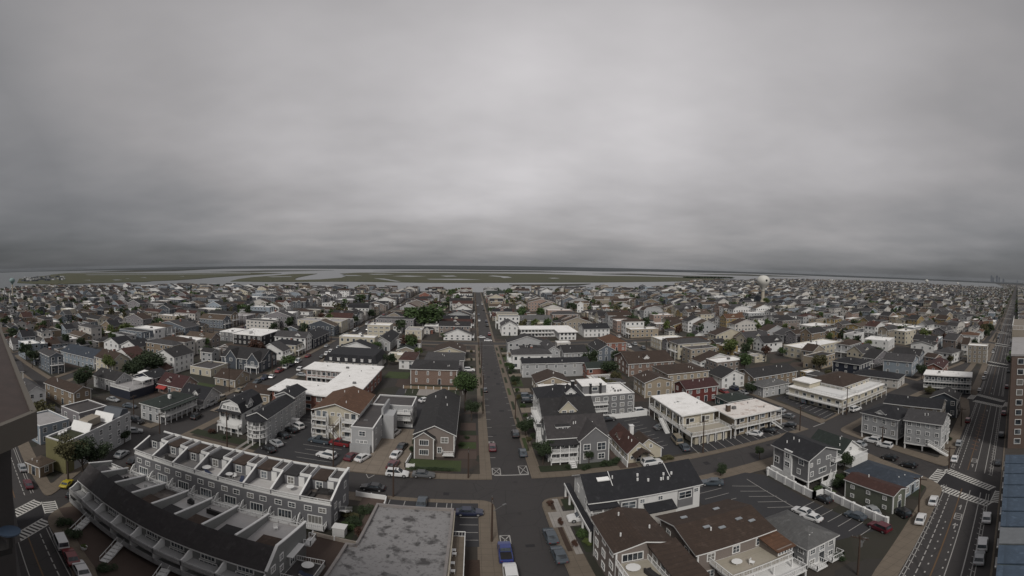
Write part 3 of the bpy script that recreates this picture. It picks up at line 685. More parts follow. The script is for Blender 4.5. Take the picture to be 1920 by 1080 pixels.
def balcony(parent, x0, y0, x1, y1, z, open_='B', posts=None, mat=None, rl=True, step=.33, floor=None, roofed=None):
    mb = MB().box(x0, y0, z - .22, x1, y1, z, 0)
    if floor: mb.q([(x0 + .06, y0 + .06, z + .004), (x1 - .06, y0 + .06, z + .004), (x1 - .06, y1 - .06, z + .004), (x0 + .06, y1 - .06, z + .004)], 1)
    o = obj('balcony', mb, [mat or TRIM, floor or TRIM], parent)
    c = [(x0 + .05, y0 + .05), (x1 - .05, y0 + .05), (x1 - .05, y1 - .05), (x0 + .05, y1 - .05)]
    P = {'B': [c[3], c[0], c[1], c[2]], 'F': [c[0], c[3], c[2], c[1]], 'L': [c[0], c[1], c[2], c[3]], 'R': [c[1], c[0], c[3], c[2]], 'N': c + [c[0]], 'LB': [c[0], c[1], c[2]], 'RB': [c[3], c[0], c[1]]}[open_]
    if rl: r = MB(); rail(r, P, z, step=step); obj('railing', r, mat or TRIM, o)
    if posts:
        pz0, pz1, n = posts
        for i in range(n):
            t = i / max(1, n - 1); obj('post', MB().box(0, 0, pz0, .18, .18, roofed or pz1), mat or TRIM, o, (x0 + .05 + (x1 - x0 - .28) * t, y0 + .05, 0))
    return o
def stairs(parent, x, y, z, dx, dy, w=1.1, mat=None):
    """straight flight from the ground at (x+dx, y+dy) up to (x, y, z)"""
    mb = MB(); n = max(3, int(z / .19)); L = math.hypot(dx, dy); ux, uy = dx / L, dy / L; px, py = -uy * w / 2, ux * w / 2
    for i in range(n):
        t0, t1 = i / n, (i + 1) / n; zz = z * (1 - t0) - .04
        a, b = (x + dx * t0, y + dy * t0), (x + dx * t1, y + dy * t1)
        mb.prism([(a[0] - px, a[1] - py), (b[0] - px, b[1] - py), (b[0] + px, b[1] + py), (a[0] + px, a[1] + py)][::1], zz - .14, zz, 0, bottom=True)
    for s in (-1, 1):
        mb.bar((x + px * s, y + py * s, z - .1), (x + dx + px * s, y + dy + py * s, -.02), .06, .28)
        mb.bar((x + px * s, y + py * s, z + .9), (x + dx + px * s, y + dy + py * s, .9), .07, .07)
        for i in range(0, n + 1, 2):
            t = i / n; mb.bar((x + dx * t + px * s, y + dy * t + py * s, z * (1 - t)), (x + dx * t + px * s, y + dy * t + py * s, z * (1 - t) + .9), .045)
    return obj('staircase', mb, mat or TRIM, parent)
def door(parent, face, u, z, W, D, w=.95, h=2.05, mat=None, name='door'):
    loc, rz = {'F': ((u, 0, z), 0), 'B': ((W - u, D, z), R(180)), 'L': ((0, D - u, z), R(-90)), 'R': ((W, u, z), R(90))}[face]
    mb = MB().box(-w / 2 - .1, -.06, 0, w / 2 + .1, .02, h + .1, 0); mb.box(-w / 2, -.085, .02, w / 2, -.05, h, 1)
    return obj(name, mb, [TRIM, mat or GLASS], parent, loc, rz)
def vents(roofo, w, d, h, rise, ax, n, seed=0):
    r = random.Random(seed)
    for i in range(n):
        if ax == 'x': x = w * r.uniform(.15, .85); y = d * r.uniform(.12, .4); z = h + rise * y / (d / 2)
        else: y = d * r.uniform(.1, .85); x = w * r.choice((r.uniform(.15, .42), r.uniform(.58, .85))); z = h + rise * (1 - abs(x - w / 2) / (w / 2))
        obj('vent_pipe', MB().cyl(0, 0, 0, .75, .11, n=6), TRIM, roofo, (x, y, z))
def dormer(parent, face, u, yb, z, w, h, depth, rise, W, D, wall, rc, nw=1, lod=0, o=.25):
    """gabled dormer; its front stands yb behind the facade plane"""
    loc, rz = {'F': ((u - w / 2, yb, z), 0), 'B': ((W - u + w / 2, D - yb, z), R(180)), 'L': ((yb, D - u + w / 2, z), R(-90)), 'R': ((W - yb, u - w / 2, z), R(90))}[face]
    mb = MB(); walls(mb, w, depth, h, 'gable' if rise > 0 else 'flat', 'y', max(rise, 0), False)
    a = obj('dormer', mb, [wm(wall), TRIM], parent, loc, rz)
    r = MB(); roofm(r, w, depth, h, 'gable' if rise > 0 else 'shed', 'y' if rise > 0 else 'x', rise if rise > 0 else -rise, o, .16)
    obj('dormer_roof', r, [rm(rc), TRIM], a)
    ww = (w - .5) / max(nw, 1)
    for i in range(nw): window(a, 'F', .25 + ww * (i + .5), .35, min(.9, ww - .3), min(1.1, h - .55), w, depth, 1)
    return a
def chimney(roofo, x, y, z0, z1, s=.9, mat=None):
    mb = MB().box(-s / 2, -s / 2, 0, s / 2, s / 2, z1 - z0); mb.box(-s / 2 - .08, -s / 2 - .08, z1 - z0, s / 2 + .08, s / 2 + .08, z1 - z0 + .12, 1)
    obj('chimney', mb, [mat or wm('brick'), TRIM], roofo, (x, y, z0))
FOOT = []     # footprints already taken (world rectangles)
NHOUSE = [0]
def house(label, x, y, w, d, h, roof='gable', ax='y', rise=2.2, wall='grey', rc='charcoal', rot=0, fl=2, win=(3, 3, 3, 0), lod=0, cat='house', name='house', group=None,
          o=.45, z=ZB, stilts=0, style='cross', ww=.9, wh=1.25, par=.45, dr=True, trim=None, foot=True, seed=None):
    """x, y: world position of the front left corner of the footprint; front faces the camera side (-y)"""
    NHOUSE[0] += 1; sd_ = NHOUSE[0] if seed is None else seed
    t = thing(name, label, cat, (x, y, z), R(rot), group)
    if foot:
        c, s = math.cos(R(rot)), math.sin(R(rot)); FOOT.append([(x + c * a - s * b, y + s * a + c * b) for a, b in ((0, 0), (w, 0), (w, d), (0, d))])
    mb = MB(); walls(mb, w, d, h - stilts, roof, ax, rise)
    obj('wall', mb, [wm(wall), trim or TRIM], t, (0, 0, stilts))
    r = MB(); roofm(r, w, d, h, roof, ax, rise, o, .2, par)
    ro = obj('roof', r, [rm(rc), trim or TRIM, wm(wall)], t)
    fh = (h - stilts) / fl
    for face, n in zip('FLRB', win):
        if not n: continue
        L = w if face in 'FB' else d
        for k in range(fl):
            for i in range(n):
                u = L * (i + .5) / n
                if face == 'F' and k == 0 and dr and i == n // 2: door(t, 'F', u, stilts + .15, w, d); continue
                window(t, face, u, stilts + fh * k + fh * .34, min(ww, L / n - .45), min(wh, fh * .52), w, d, lod, style)
    if roof in ('gable', 'gambrel') and rise > 1.8:
        for face in (('F',) if ax == 'y' else ('L', 'R')):
            if win['FLRB'.index(face)]: window(t, face, (w if face == 'F' else d) / 2, h + .15, .7, .8, w, d, lod)
    if stilts:
        me_ = MB().box(0, 0, 0, .3, .3, stilts).mesh('stilt', trim or TRIM); nx, ny = max(2, int(w / 3.2) + 1), max(2, int(d / 4) + 1)
        for i in range(nx):
            for j in range(ny): obj('stilt', me_, None, t, ((w - .3) * i / (nx - 1), (d - .3) * j / (ny - 1), 0))
        obj('floor_slab', MB().box(-.1, -.1, stilts - .25, w + .1, d + .1, stilts - .002), trim or TRIM, t)
    if roof != 'flat' and lod < 2: vents(ro, w, d, h, rise, ax if roof in ('gable',) else 'x', 1 + sd_ % 3, sd_)
    if roof in ('flat', 'slab') and w * d > 90 and lod < 2:
        r_ = random.Random(sd_ * 5); zr = h + (.33 if roof == 'slab' else .04)
        for i in range(2 + int(w * d / 90)):
            x_, y_ = r_.uniform(.1, .9) * w, r_.uniform(.1, .9) * d; k_ = r_.random()
            if k_ < .35: obj('hvac_unit', MB().box(-.5, -.4, .08, .5, .4, .75).box(-.55, -.45, 0, .55, .45, .08), STEEL, ro, (x_, y_, zr))
            elif k_ < .7: obj('vent_pipe', MB().cyl(0, 0, 0, .45, .13, n=8), STEEL, ro, (x_, y_, zr))
            else: obj('roof_hatch', MB().box(-.6, -.45, 0, .6, .45, .3), TRIM, ro, (x_, y_, zr))
    return t, ro
def furniture(kind, label, x, y, z, rot=0, s=1.0, group=None):
    """roof deck furniture: table set, lounger, umbrella, hot tub, grill"""
    if kind == 'table':
        t = thing('patio_table', label, 'table', (x, y, z), R(rot), group)
        obj('tabletop', MB().cyl(0, 0, .70, .75, .65 * s, n=12), TRIM, t); obj('pedestal', MB().cyl(0, 0, 0, .7, .06, n=6), TRIM, t)
    elif kind == 'chair':
        t = thing('patio_chair', label, 'chair', (x, y, z), R(rot), group)
        obj('seat', MB().box(-.28, -.28, .38, .28, .28, .45), TRIM, t); obj('backrest', MB().box(-.28, .22, .45, .28, .29, .95), TRIM, t)
        for a in (-.25, .2):
            for b in (-.25, .2): obj('leg', MB().box(a, b, 0, a + .05, b + .05, .38), TRIM, t)
    elif kind == 'lounger':
        m = plain('navy_canvas', (.03, .04, .08), .8); t = thing('sun_lounger', label, 'lounger', (x, y, z), R(rot), group)
        obj('frame', MB().box(-.35, -.95, .2, .35, .95, .28), TRIM, t); obj('cushion', MB().box(-.32, -.9, .285, .32, .35, .38), m, t)
        obj('backrest', MB().q([(-.32, .35, .3), (.32, .35, .3), (.32, .95, .75), (-.32, .95, .75)]).q([(-.32, .95, .68), (.32, .95, .68), (.32, .37, .24), (-.32, .37, .24)]), m, t)
        for a in (-.32, .27):
            for b in (-.8, .75): obj('leg', MB().box(a, b, 0, a + .05, b + .05, .2), TRIM, t)
    elif kind == 'sofa':
        m = plain('charcoal_wicker', (.03, .028, .028), .8); t = thing('patio_sofa', label, 'sofa', (x, y, z), R(rot), group)
        obj('seat', MB().box(-1 * s, -.4, 0, 1 * s, .3, .42), m, t); obj('backrest', MB().box(-1 * s, .3, 0, 1 * s, .48, .85), m, t)
        for a in (-1.0 * s, 1.0 * s - .16): obj('armrest', MB().box(a, -.4, .421, a + .16, .298, .62), m, t)
    elif kind == 'umbrella':
        m = plain('black_canvas', (.02, .018, .02), .8); t = thing('patio_umbrella', label, 'umbrella', (x, y, z), R(rot), group)
        obj('canopy', MB().cyl(0, 0, 2.05, 2.6, 1.5 * s, .05, 8), m, t); obj('pole', MB().cyl(0, 0, 0, 2.1, .04, n=6), TRIM, t); obj('base', MB().cyl(0, 0, 0, .1, .3, n=8), m, t)
    elif kind == 'grill':
        m = plain('black_steel', (.025, .025, .027), .4); t = thing('barbecue_grill', label, 'grill', (x, y, z), R(rot), group)
        obj('lid', MB().cyl(0, 0, .8, 1.1, .38, .2, 8), m, t); obj('cart', MB().box(-.5, -.25, .1, .5, .25, .78), m, t)
    return t
# ------------------------------------------------------------------ vehicles
CARC = dict(white=(.62, .62, .62), silver=(.30, .31, .32), grey=(.10, .105, .11), black=(.012, .012, .014), blue=(.02, .035, .16), navy=(.015, .02, .045), red=(.16, .015, .018), maroon=(.09, .012, .02), yellow=(.42, .34, .03), slate=(.05, .065, .08), tan=(.22, .19, .14), green=(.02, .05, .03))
TYRE = plain('tyre_rubber', (.012, .012, .012), .9); RIMM = plain('wheel_rim', (.25, .25, .26), .3, .1); LAMPM = plain('headlight_lens', (.55, .55, .52), .2, .1); TAILM = plain('taillight_lens', (.25, .01, .01), .3, .1)
def paint(c):
    k = 'car_paint_' + c
    if k in _mats: return _mats[k]
    m, n, b = newmat(k); p = pos(n, True); v = nz(n, 2, 3, p)
    n.links.new(mixc(n, v, sc(CARC[c], .9), sc(CARC[c], 1.08)), b.inputs['Base Color']); b.inputs['Roughness'].default_value = .28; b.inputs['Coat Weight'].default_value = .5
    _mats[k] = m; return m
TYPES = {  # half length, body height, cabin bottom x0,x1, cabin top x0,x1, roof z, half width
    'sedan': (2.3, .92, -1.75, 1.05, -1.15, .25, 1.42, .9), 'suv': (2.35, 1.05, -2.2, 1.05, -1.95, .25, 1.75, .95), 'pickup': (2.75, 1.1, -.55, 1.35, -.4, .65, 1.8, .98), 'van': (2.6, 1.05, -2.5, 1.9, -2.4, 1.1, 2.1, 1.0), 'sports': (2.2, .8, -1.5, .8, -.9, 0.1, 1.2, .92)}
_car = {}
def car_mesh(kind, col):
    k = (kind, col)
    if k in _car: return _car[k]
    hl, bh, a0, a1, t0, t1, zt, hwd = TYPES[kind]; ti = hwd * .78
    body = MB(); z0 = .28
    st = [(-hl, .45, bh * .72, .86), (-hl + .12, z0, bh * .95, .96), (-hl + .6, z0, bh, 1), (a1, z0, bh, 1), (hl - .7, z0, bh * .93, .99), (hl - .12, z0 + .02, bh * .78, .92), (hl, .42, bh * .62, .82)]
    ring = []
    for (x, zl, zh, f) in st:
        y = hwd * f; i = len(body.v); body.v += [(x, -y, zl), (x, -y * 1.0, zh * .72), (x, -y * .9, zh), (x, y * .9, zh), (x, y, zh * .72), (x, y, zl)]; ring.append(i)
    for a, b in zip(ring, ring[1:]):
        for j in range(6): body.f.append((a + j, b + j, b + (j + 1) % 6, a + (j + 1) % 6)[::-1]); body.m.append(0)
    body.f.append(tuple(ring[0] + j for j in range(6))); body.m.append(0); body.f.append(tuple(ring[-1] + j for j in reversed(range(6)))); body.m.append(0)
    hb = hwd * .88
    B = [(a0, -hb, bh - .01), (a1, -hb, bh - .01), (a1, hb, bh - .01), (a0, hb, bh - .01)]; T = [(t0, -ti, zt), (t1, -ti, zt), (t1, ti, zt), (t0, ti, zt)]
    cab = MB()
    for j in range(4): cab.q([B[j], B[(j + 1) % 4], T[(j + 1) % 4], T[j]])
    cab.q(T)
    add(body, cab)
    if kind == 'pickup':
        body.box(-hl + .2, -hwd * .78, bh + .002, a0 - .12, hwd * .78, bh + .01, 1)
    def panel(c, e=.1, out=.015):
        c = [Vector(p) for p in c]; m = sum(c, Vector()) / 4; n = (c[1] - c[0]).cross(c[3] - c[0]).normalized()
        return [tuple(p + (m - p) * e + n * out) for p in c]
    g = {}
    g['windscreen'] = MB().q(panel([B[1], B[2], T[2], T[1]])); g['rear_window'] = MB().q(panel([B[3], B[0], T[0], T[3]], .12))
    g['side_window'] = MB().q(panel([B[0], B[1], T[1], T[0]], .13)); g['side_window.001'] = MB().q(panel([B[2], B[3], T[3], T[2]], .13))
    wr = .34 if kind in ('sedan', 'sports') else .39; wh = MB()
    for q, r in ((0, wr), ):
        n = 12; i = 0
        for yy in (-.11, .11): wh.v += [(r * math.cos(2 * math.pi * j / n), yy, r * math.sin(2 * math.pi * j / n)) for j in range(n)]
        for j in range(n): wh.f.append((j, (j + 1) % n, n + (j + 1) % n, n + j)); wh.m.append(0)
        wh.f.append(tuple(reversed(range(n)))); wh.m.append(0); wh.f.append(tuple(range(n, 2 * n))); wh.m.append(0)
    for yy in (-.125, .125): wh.q([(.2 * math.cos(a) * r / .34, yy, .2 * math.sin(a) * r / .34) for a in [2 * math.pi * j / 8 for j in range(8)]][::(1 if yy > 0 else -1)], 1)
    meshes = dict(body=body.mesh('car_body', [paint(col), DARK]), wheel=wh.mesh('wheel', [TYRE, RIMM]))
    for n_, mb_ in g.items(): meshes[n_] = mb_.mesh(n_.split('.')[0], GLASS)
    meshes['headlight'] = MB().box(-.08, -.16, -.07, .03, .16, .07).mesh('headlight', LAMPM); meshes['taillight'] = MB().box(-.03, -.14, -.08, .04, .14, .08).mesh('taillight', TAILM)
    full = MB(); add(full, body, mm=[0, 3])
    for mb_ in g.values(): add(full, mb_, mm=[1])
    for sx in (-1, 1):
        for sy in (-1, 1): add(full, wh, x=sx * hl * .62, y=sy * (hwd - .1), z=wr, mm=[2, 2])
    meshes['full'] = full.mesh('parked_car', [paint(col), GLASS, TYRE, DARK])
    _car[k] = (meshes, wr); return _car[k]
NCAR = [0]
def car(kind, col, x, y, rot, label, group=None, full=True, s=1.0, name='parked_car', z=.012):
    me, wr = car_mesh(kind, col); hl, bh, a0, a1, t0, t1, zt, hwd = TYPES[kind]; NCAR[0] += 1
    cat = {'sedan': 'car', 'suv': 'car', 'sports': 'car', 'pickup': 'pickup truck', 'van': 'van'}[kind]
    if full:
        t = thing(name, label, cat, (x, y, z), R(rot), group); t.scale = (s, s, s)
        obj('body', me['body'], None, t)
        for g in ('windscreen', 'rear_window', 'side_window', 'side_window.001'): obj(g.split('.')[0], me[g], None, t)
        for sx in (-1, 1):
            for sy in (-1, 1): obj('wheel', me['wheel'], None, t, (sx * hl * .62, sy * (hwd - .1), wr))
        for sy in (-1, 1): obj('headlight', me['headlight'], None, t, (hl - .05, sy * hwd * .62, bh * .62)); obj('taillight', me['taillight'], None, t, (-hl + .03, sy * hwd * .62, bh * .68))
    else:
        t = obj(name, me['full'], None, None, (x, y, z), R(rot)); t.scale = (s, s, s); tag(t, label, cat, group)
    return t
# ------------------------------------------------------------------ vegetation
def foliage(name, c):
    m, n, b = newmat(name); p = pos(n, True)
    v = nz(n, 1.1, 4, p, .7); v2 = nz(n, 9, 2, p)
    col = mixc(n, v, sc(c, .5), sc(c, 1.5)); col = mixc(n, mth(n, 'MULTIPLY', v2, .5), col, sc(c, 1.9)); n.links.new(col, b.inputs['Base Color']); b.inputs['Roughness'].default_value = .8
    return m
FOL = dict(dark=foliage('dark_foliage', (.020, .033, .012)), mid=foliage('green_foliage', (.034, .060, .016)), light=foliage('light_foliage', (.065, .085, .022)), olive=foliage('olive_foliage', (.062, .058, .024)), rust=foliage('copper_foliage', (.06, .03, .02)))
BARK = plain('bark', (.06, .045, .035), .95, .4, 6)
def crown_mesh(seed, n, leaf, lobes=9, flat=1.0):
    r = random.Random(seed); mb = MB(); L = []
    for i in range(lobes):
        a = r.uniform(0, 6.28); e = r.uniform(-.35, 1.0); q = r.uniform(.25, .62)
        L.append((q * math.cos(a), q * math.sin(a), e * .45 * flat, r.uniform(.3, .52)))
    for i in range(n):
        cx0, cy0, cz0, rr = r.choice(L)
        v = Vector((r.gauss(0, 1), r.gauss(0, 1), r.gauss(0, 1))).normalized() * rr * (r.random() ** .35) * r.uniform(.82, 1.12)
        c = Vector((cx0, cy0, cz0)) + Vector((v.x, v.y, v.z * .85)); a = Vector((r.gauss(0, 1), r.gauss(0, 1), r.gauss(0, .6))).normalized(); b = a.cross(Vector((r.gauss(0, 1), r.gauss(0, 1), r.gauss(0, 1)))).normalized()
        s = leaf * r.uniform(.6, 1.4); mb.q([tuple(c - a * s), tuple(c + b * s * .6), tuple(c + a * s), tuple(c - b * s * .6)])
    return mb
_crown = {}
def crown(kind, seed, tone):
    k = (kind, seed, tone)
    if k not in _crown:
        n, leaf = {'near': (3600, .055), 'mid': (1300, .085), 'far': (260, .17)}[kind]
        _crown[k] = crown_mesh(seed * 7 + len(kind), n, leaf, 8 + seed % 4).mesh('crown', FOL[tone])
    return _crown[k]
_trunk = MB().cyl(0, 0, 0, 1, .05, .03, 7)
for a_ in range(4):
    th = a_ * 1.57 + .4; _trunk.bar((0, 0, .72), (.28 * math.cos(th), .28 * math.sin(th), 1.12), .03)
TRUNK = _trunk.mesh('trunk', BARK)
NT = [0]
def tree(x, y, rad, hgt, label, tone='mid', lod='mid', group=None, cat='tree', name='tree', z=ZB, seed=None):
    NT[0] += 1; sd_ = NT[0] % 5 if seed is None else seed
    if lod == 'far':
        t = obj(name, crown(lod, sd_, tone), None, None, (x, y, z + hgt * .5)); t.scale = (rad * 1.05, rad * 1.05, hgt * .62); t.rotation_euler[2] = NT[0] * 1.3; return tag(t, label, cat, group)
    t = thing(name, label, cat, (x, y, z), NT[0] * 1.3, group)
    th = max(.3, hgt - rad * 1.05); o = obj('trunk', TRUNK, None, t); o.scale = (max(2.2, hgt * .45),) * 2 + (th,)
    c = obj('crown', crown(lod, sd_, tone), None, t, (0, 0, hgt - min(rad * .75, hgt * .45))); c.scale = (rad, rad, min(rad * 1.05, hgt * .6))
    return t
def shrub(x, y, rad, hgt, label, tone='dark', group=None, lod='mid', name='shrub', sy=1.0, rot=0):
    NT[0] += 1; t = obj(name, crown(lod, NT[0] % 5, tone), None, None, (x, y, ZB + hgt * .42)); t.scale = (rad * 1.1, rad * 1.1 * sy, hgt * .75); t.rotation_euler[2] = R(rot) if sy != 1 else NT[0]
    return tag(t, label, 'shrub', group)
WOOD = plain('weathered_pole_wood', (.055, .035, .025), .9, .3, 3); STEEL = plain('grey_metal', (.12, .12, .12), .5, .1)
def make_pole(hgt, lamp, transf):
    return dict(pole=MB().cyl(0, 0, 0, hgt, .17, .11, 8).mesh('pole', WOOD), crossarm=MB().box(-.07, -1.15, -.07, .07, 1.15, .07).mesh('crossarm', WOOD),
                insulator=MB().cyl(0, 0, 0, .25, .06, n=6).mesh('insulator', STEEL), transformer=MB().cyl(0, 0, -.5, .45, .26, n=10).mesh('transformer', STEEL),
                arm=MB().bar((0, 0, 0), (2.2, 0, .4), .06).mesh('lamp_arm', STEEL), lamp=MB().box(-.1, -.14, -.06, .55, .14, .06).mesh('lamp_head', STEEL))
PM = make_pole(10, 1, 1)
def pole(x, y, hgt, label, rot=0, lamp=None, transf=False, group='wooden utility poles along the streets'):
    t = thing('utility_pole', label, 'utility pole', (x, y, ZB), R(rot), group)
    p = obj('pole', PM['pole'], None, t); p.scale = (1, 1, hgt / 10)
    c = obj('crossarm', PM['crossarm'], None, t, (0, 0, hgt - .5))
    for yy in (-1, -.4, .4, 1): obj('insulator', PM['insulator'], None, c, (0, yy, .07))
    if transf: obj('transformer', PM['transformer'], None, t, (.4, 0, hgt - 1.8))
    if lamp is not None:
        a = obj('lamp_arm', PM['arm'], None, t, (0, 0, hgt - 2.6), R(lamp - rot)); obj('lamp', PM['lamp'], None, a, (2.1, 0, .4))
    return t
def wallfence(pts, h, label, mat=None, name='boundary_wall', cat='wall', th=.15, z=ZB, postp=None):
    t = thing(name, label, cat, (pts[0][0], pts[0][1], z)); bx_, by_ = pts[0]; mb = MB(); pm = MB()
    for a, b in zip(pts, pts[1:]):
        a = Vector((a[0] - bx_, a[1] - by_, 0)); b = Vector((b[0] - bx_, b[1] - by_, 0)); d = (b - a).normalized(); n = Vector((-d.y, d.x, 0)) * th / 2
        mb.prism([tuple((a + n))[:2], tuple((a - n))[:2], tuple((b - n))[:2], tuple((b + n))[:2]], 0, h)
        L = (b - a).length; k = max(1, int(L / 2.4))
        for i in range(k + 1): p = a + d * L * i / k; pm.box(p.x - th * .75, p.y - th * .75, 0, p.x + th * .75, p.y + th * .75, h + .12)
    obj('panel', mb, mat or TRIM, t); postset(t, pm); return t
# ------------------------------------------------------------------ near buildings, each at its own place
def pathy(tab):
    return lambda x: lin(tab, x)
WHT = TRIM
# --- rear townhouse row -------------------------------------------------
def rear_row():
    x0, yf, U, n = -59.6, 57.3, 4.95, 8; W = U * n; D = 9.0
    t = thing('townhouse_row', 'long grey townhouse row with open roof decks and sloping white party walls', 'townhouses', (x0, yf, ZB))
    FOOT.append([(x0, yf - 2), (x0 + W, yf - 2), (x0 + W, yf + D), (x0, yf + D)])
    mb = MB().box(0, 0, 0, W, 4.3, 5.15, 0, False); mb.box(0, 4.301, 0, W, D, 7.2, 0, False); obj('wall', mb, [siding('townhouse_siding', (.16, .16, .17))], t)
    band = MB().box(-.05, -.06, 5.0, W + .05, .1, 5.3); 
    obj('cornice', band, WHT, t)
    for k in range(n):
        a = U * k
        dk = obj('roof_deck', MB().q([(a + .12, .12, 5.17), (a + U - .12, .12, 5.17), (a + U - .12, 4.28, 5.17), (a + .12, 4.28, 5.17)]), [membrane('deck_pale', (.52, .51, .50), amt=.3) if k in (3, 5, 6) else membrane('deck_dark', (.2, .195, .195), amt=.4) if k != 7 else membrane('deck_brown', (.07, .06, .055), amt=.4)], t)
        r = MB(); rail(r, [(a + .15, .06), (a + U - .15, .06)], 5.3, .75, step=.22); r.box(a + .15, .03, 5.32, a + U - .15, .07, 5.72); obj('railing', r, WHT, dk)
        for u in (1.3, 3.6): window(t, 'F', a + u, 3.45, 1.0, .85, W, D, 0, 'cross')
        window(t, 'F', a + 2.4, .95, 2.1, 1.5, W, D, 0, 'bars')
        # stair head house with a flat brown roof and a sunken white terrace behind
        rf = MB().box(a + .3, 4.1, 7.2, a + 2.75, 8.2, 7.42); obj('roof', rf, [rm('brown' if k % 3 else 'charcoal')], t)
        tr = MB()
        for b in ((a + 2.95, 4.6, a + 4.7, 4.72), (a + 2.95, 8.6, a + 4.7, 8.72), (a + 2.95, 4.72, a + 3.05, 8.6), (a + 4.6, 4.72, a + 4.7, 8.6)): tr.box(b[0], b[1], 7.2, b[2], b[3], 7.75)
        obj('terrace_parapet', tr, WHT, t); obj('terrace_floor', MB().q([(a + 3.05, 4.72, 7.22), (a + 4.6, 4.72, 7.22), (a + 4.6, 8.6, 7.22), (a + 3.05, 8.6, 7.22)]), rm('tar'), t)
        w = obj('window', win_mesh(1.0, 1.3, 'cross')[0], None, t, (a + 1.5, 4.3, 5.5)); obj('pane', win_mesh(1.0, 1.3, 'cross')[1], None, w)
        obj('door', MB().box(-.5, -.06, 0, .5, 0, 1.95), WHT, t, (a + 3.4, 4.3, 5.2)); 
        bl = balcony(t, a + .5, -1.5, a + 4.3, -.02, .75, 'B', step=.3); obj('divider', MB().extr([(-1.6, 0), (0, 0), (0, 2.6), (-.5, 2.5), (-1.2, 1.6)], 'x', a - .08, a + .08), WHT, t)
    for k in range(n + 1):
        a = U * k; e = 0 if k < n else .02
        obj('party_wall', MB().extr([(-.08, 5.3), (-.08, 6.05), (4.4, 7.7), (4.4, 5.3)], 'x', a - .1, a + .1, 0).extr([(-.1, 6.05), (-.1, 6.2), (4.45, 7.87), (4.45, 7.7)], 'x', a - .15, a + .15, 1), [siding('townhouse_siding', (.16, .16, .17)), WHT], t)
    obj('eaves_band', MB().box(-.15, D - .12, 7.0, W + .15, D + .15, 7.45), WHT, t)
    for u, z, w, h in ((2.0, 3.6, .8, .95), (2.0, .9, .9, 1.3), (6.8, 5.0, .8, 1.1), (6.4, 2.3, .8, 1.1), (3.9, 2.6, .6, .8)): window(t, 'R', u, z, w, h, W, D)
    stairs(t, W + .75, 3.2, 2.2, 0, 3.6, 1.0)
    obj('end_wall_cap', MB().extr([(4.4, 7.75), (4.4, 8.0), (D, 8.0), (D, 7.75)], 'x', W - .2, W + .2), WHT, t)
    return t
rear_row()
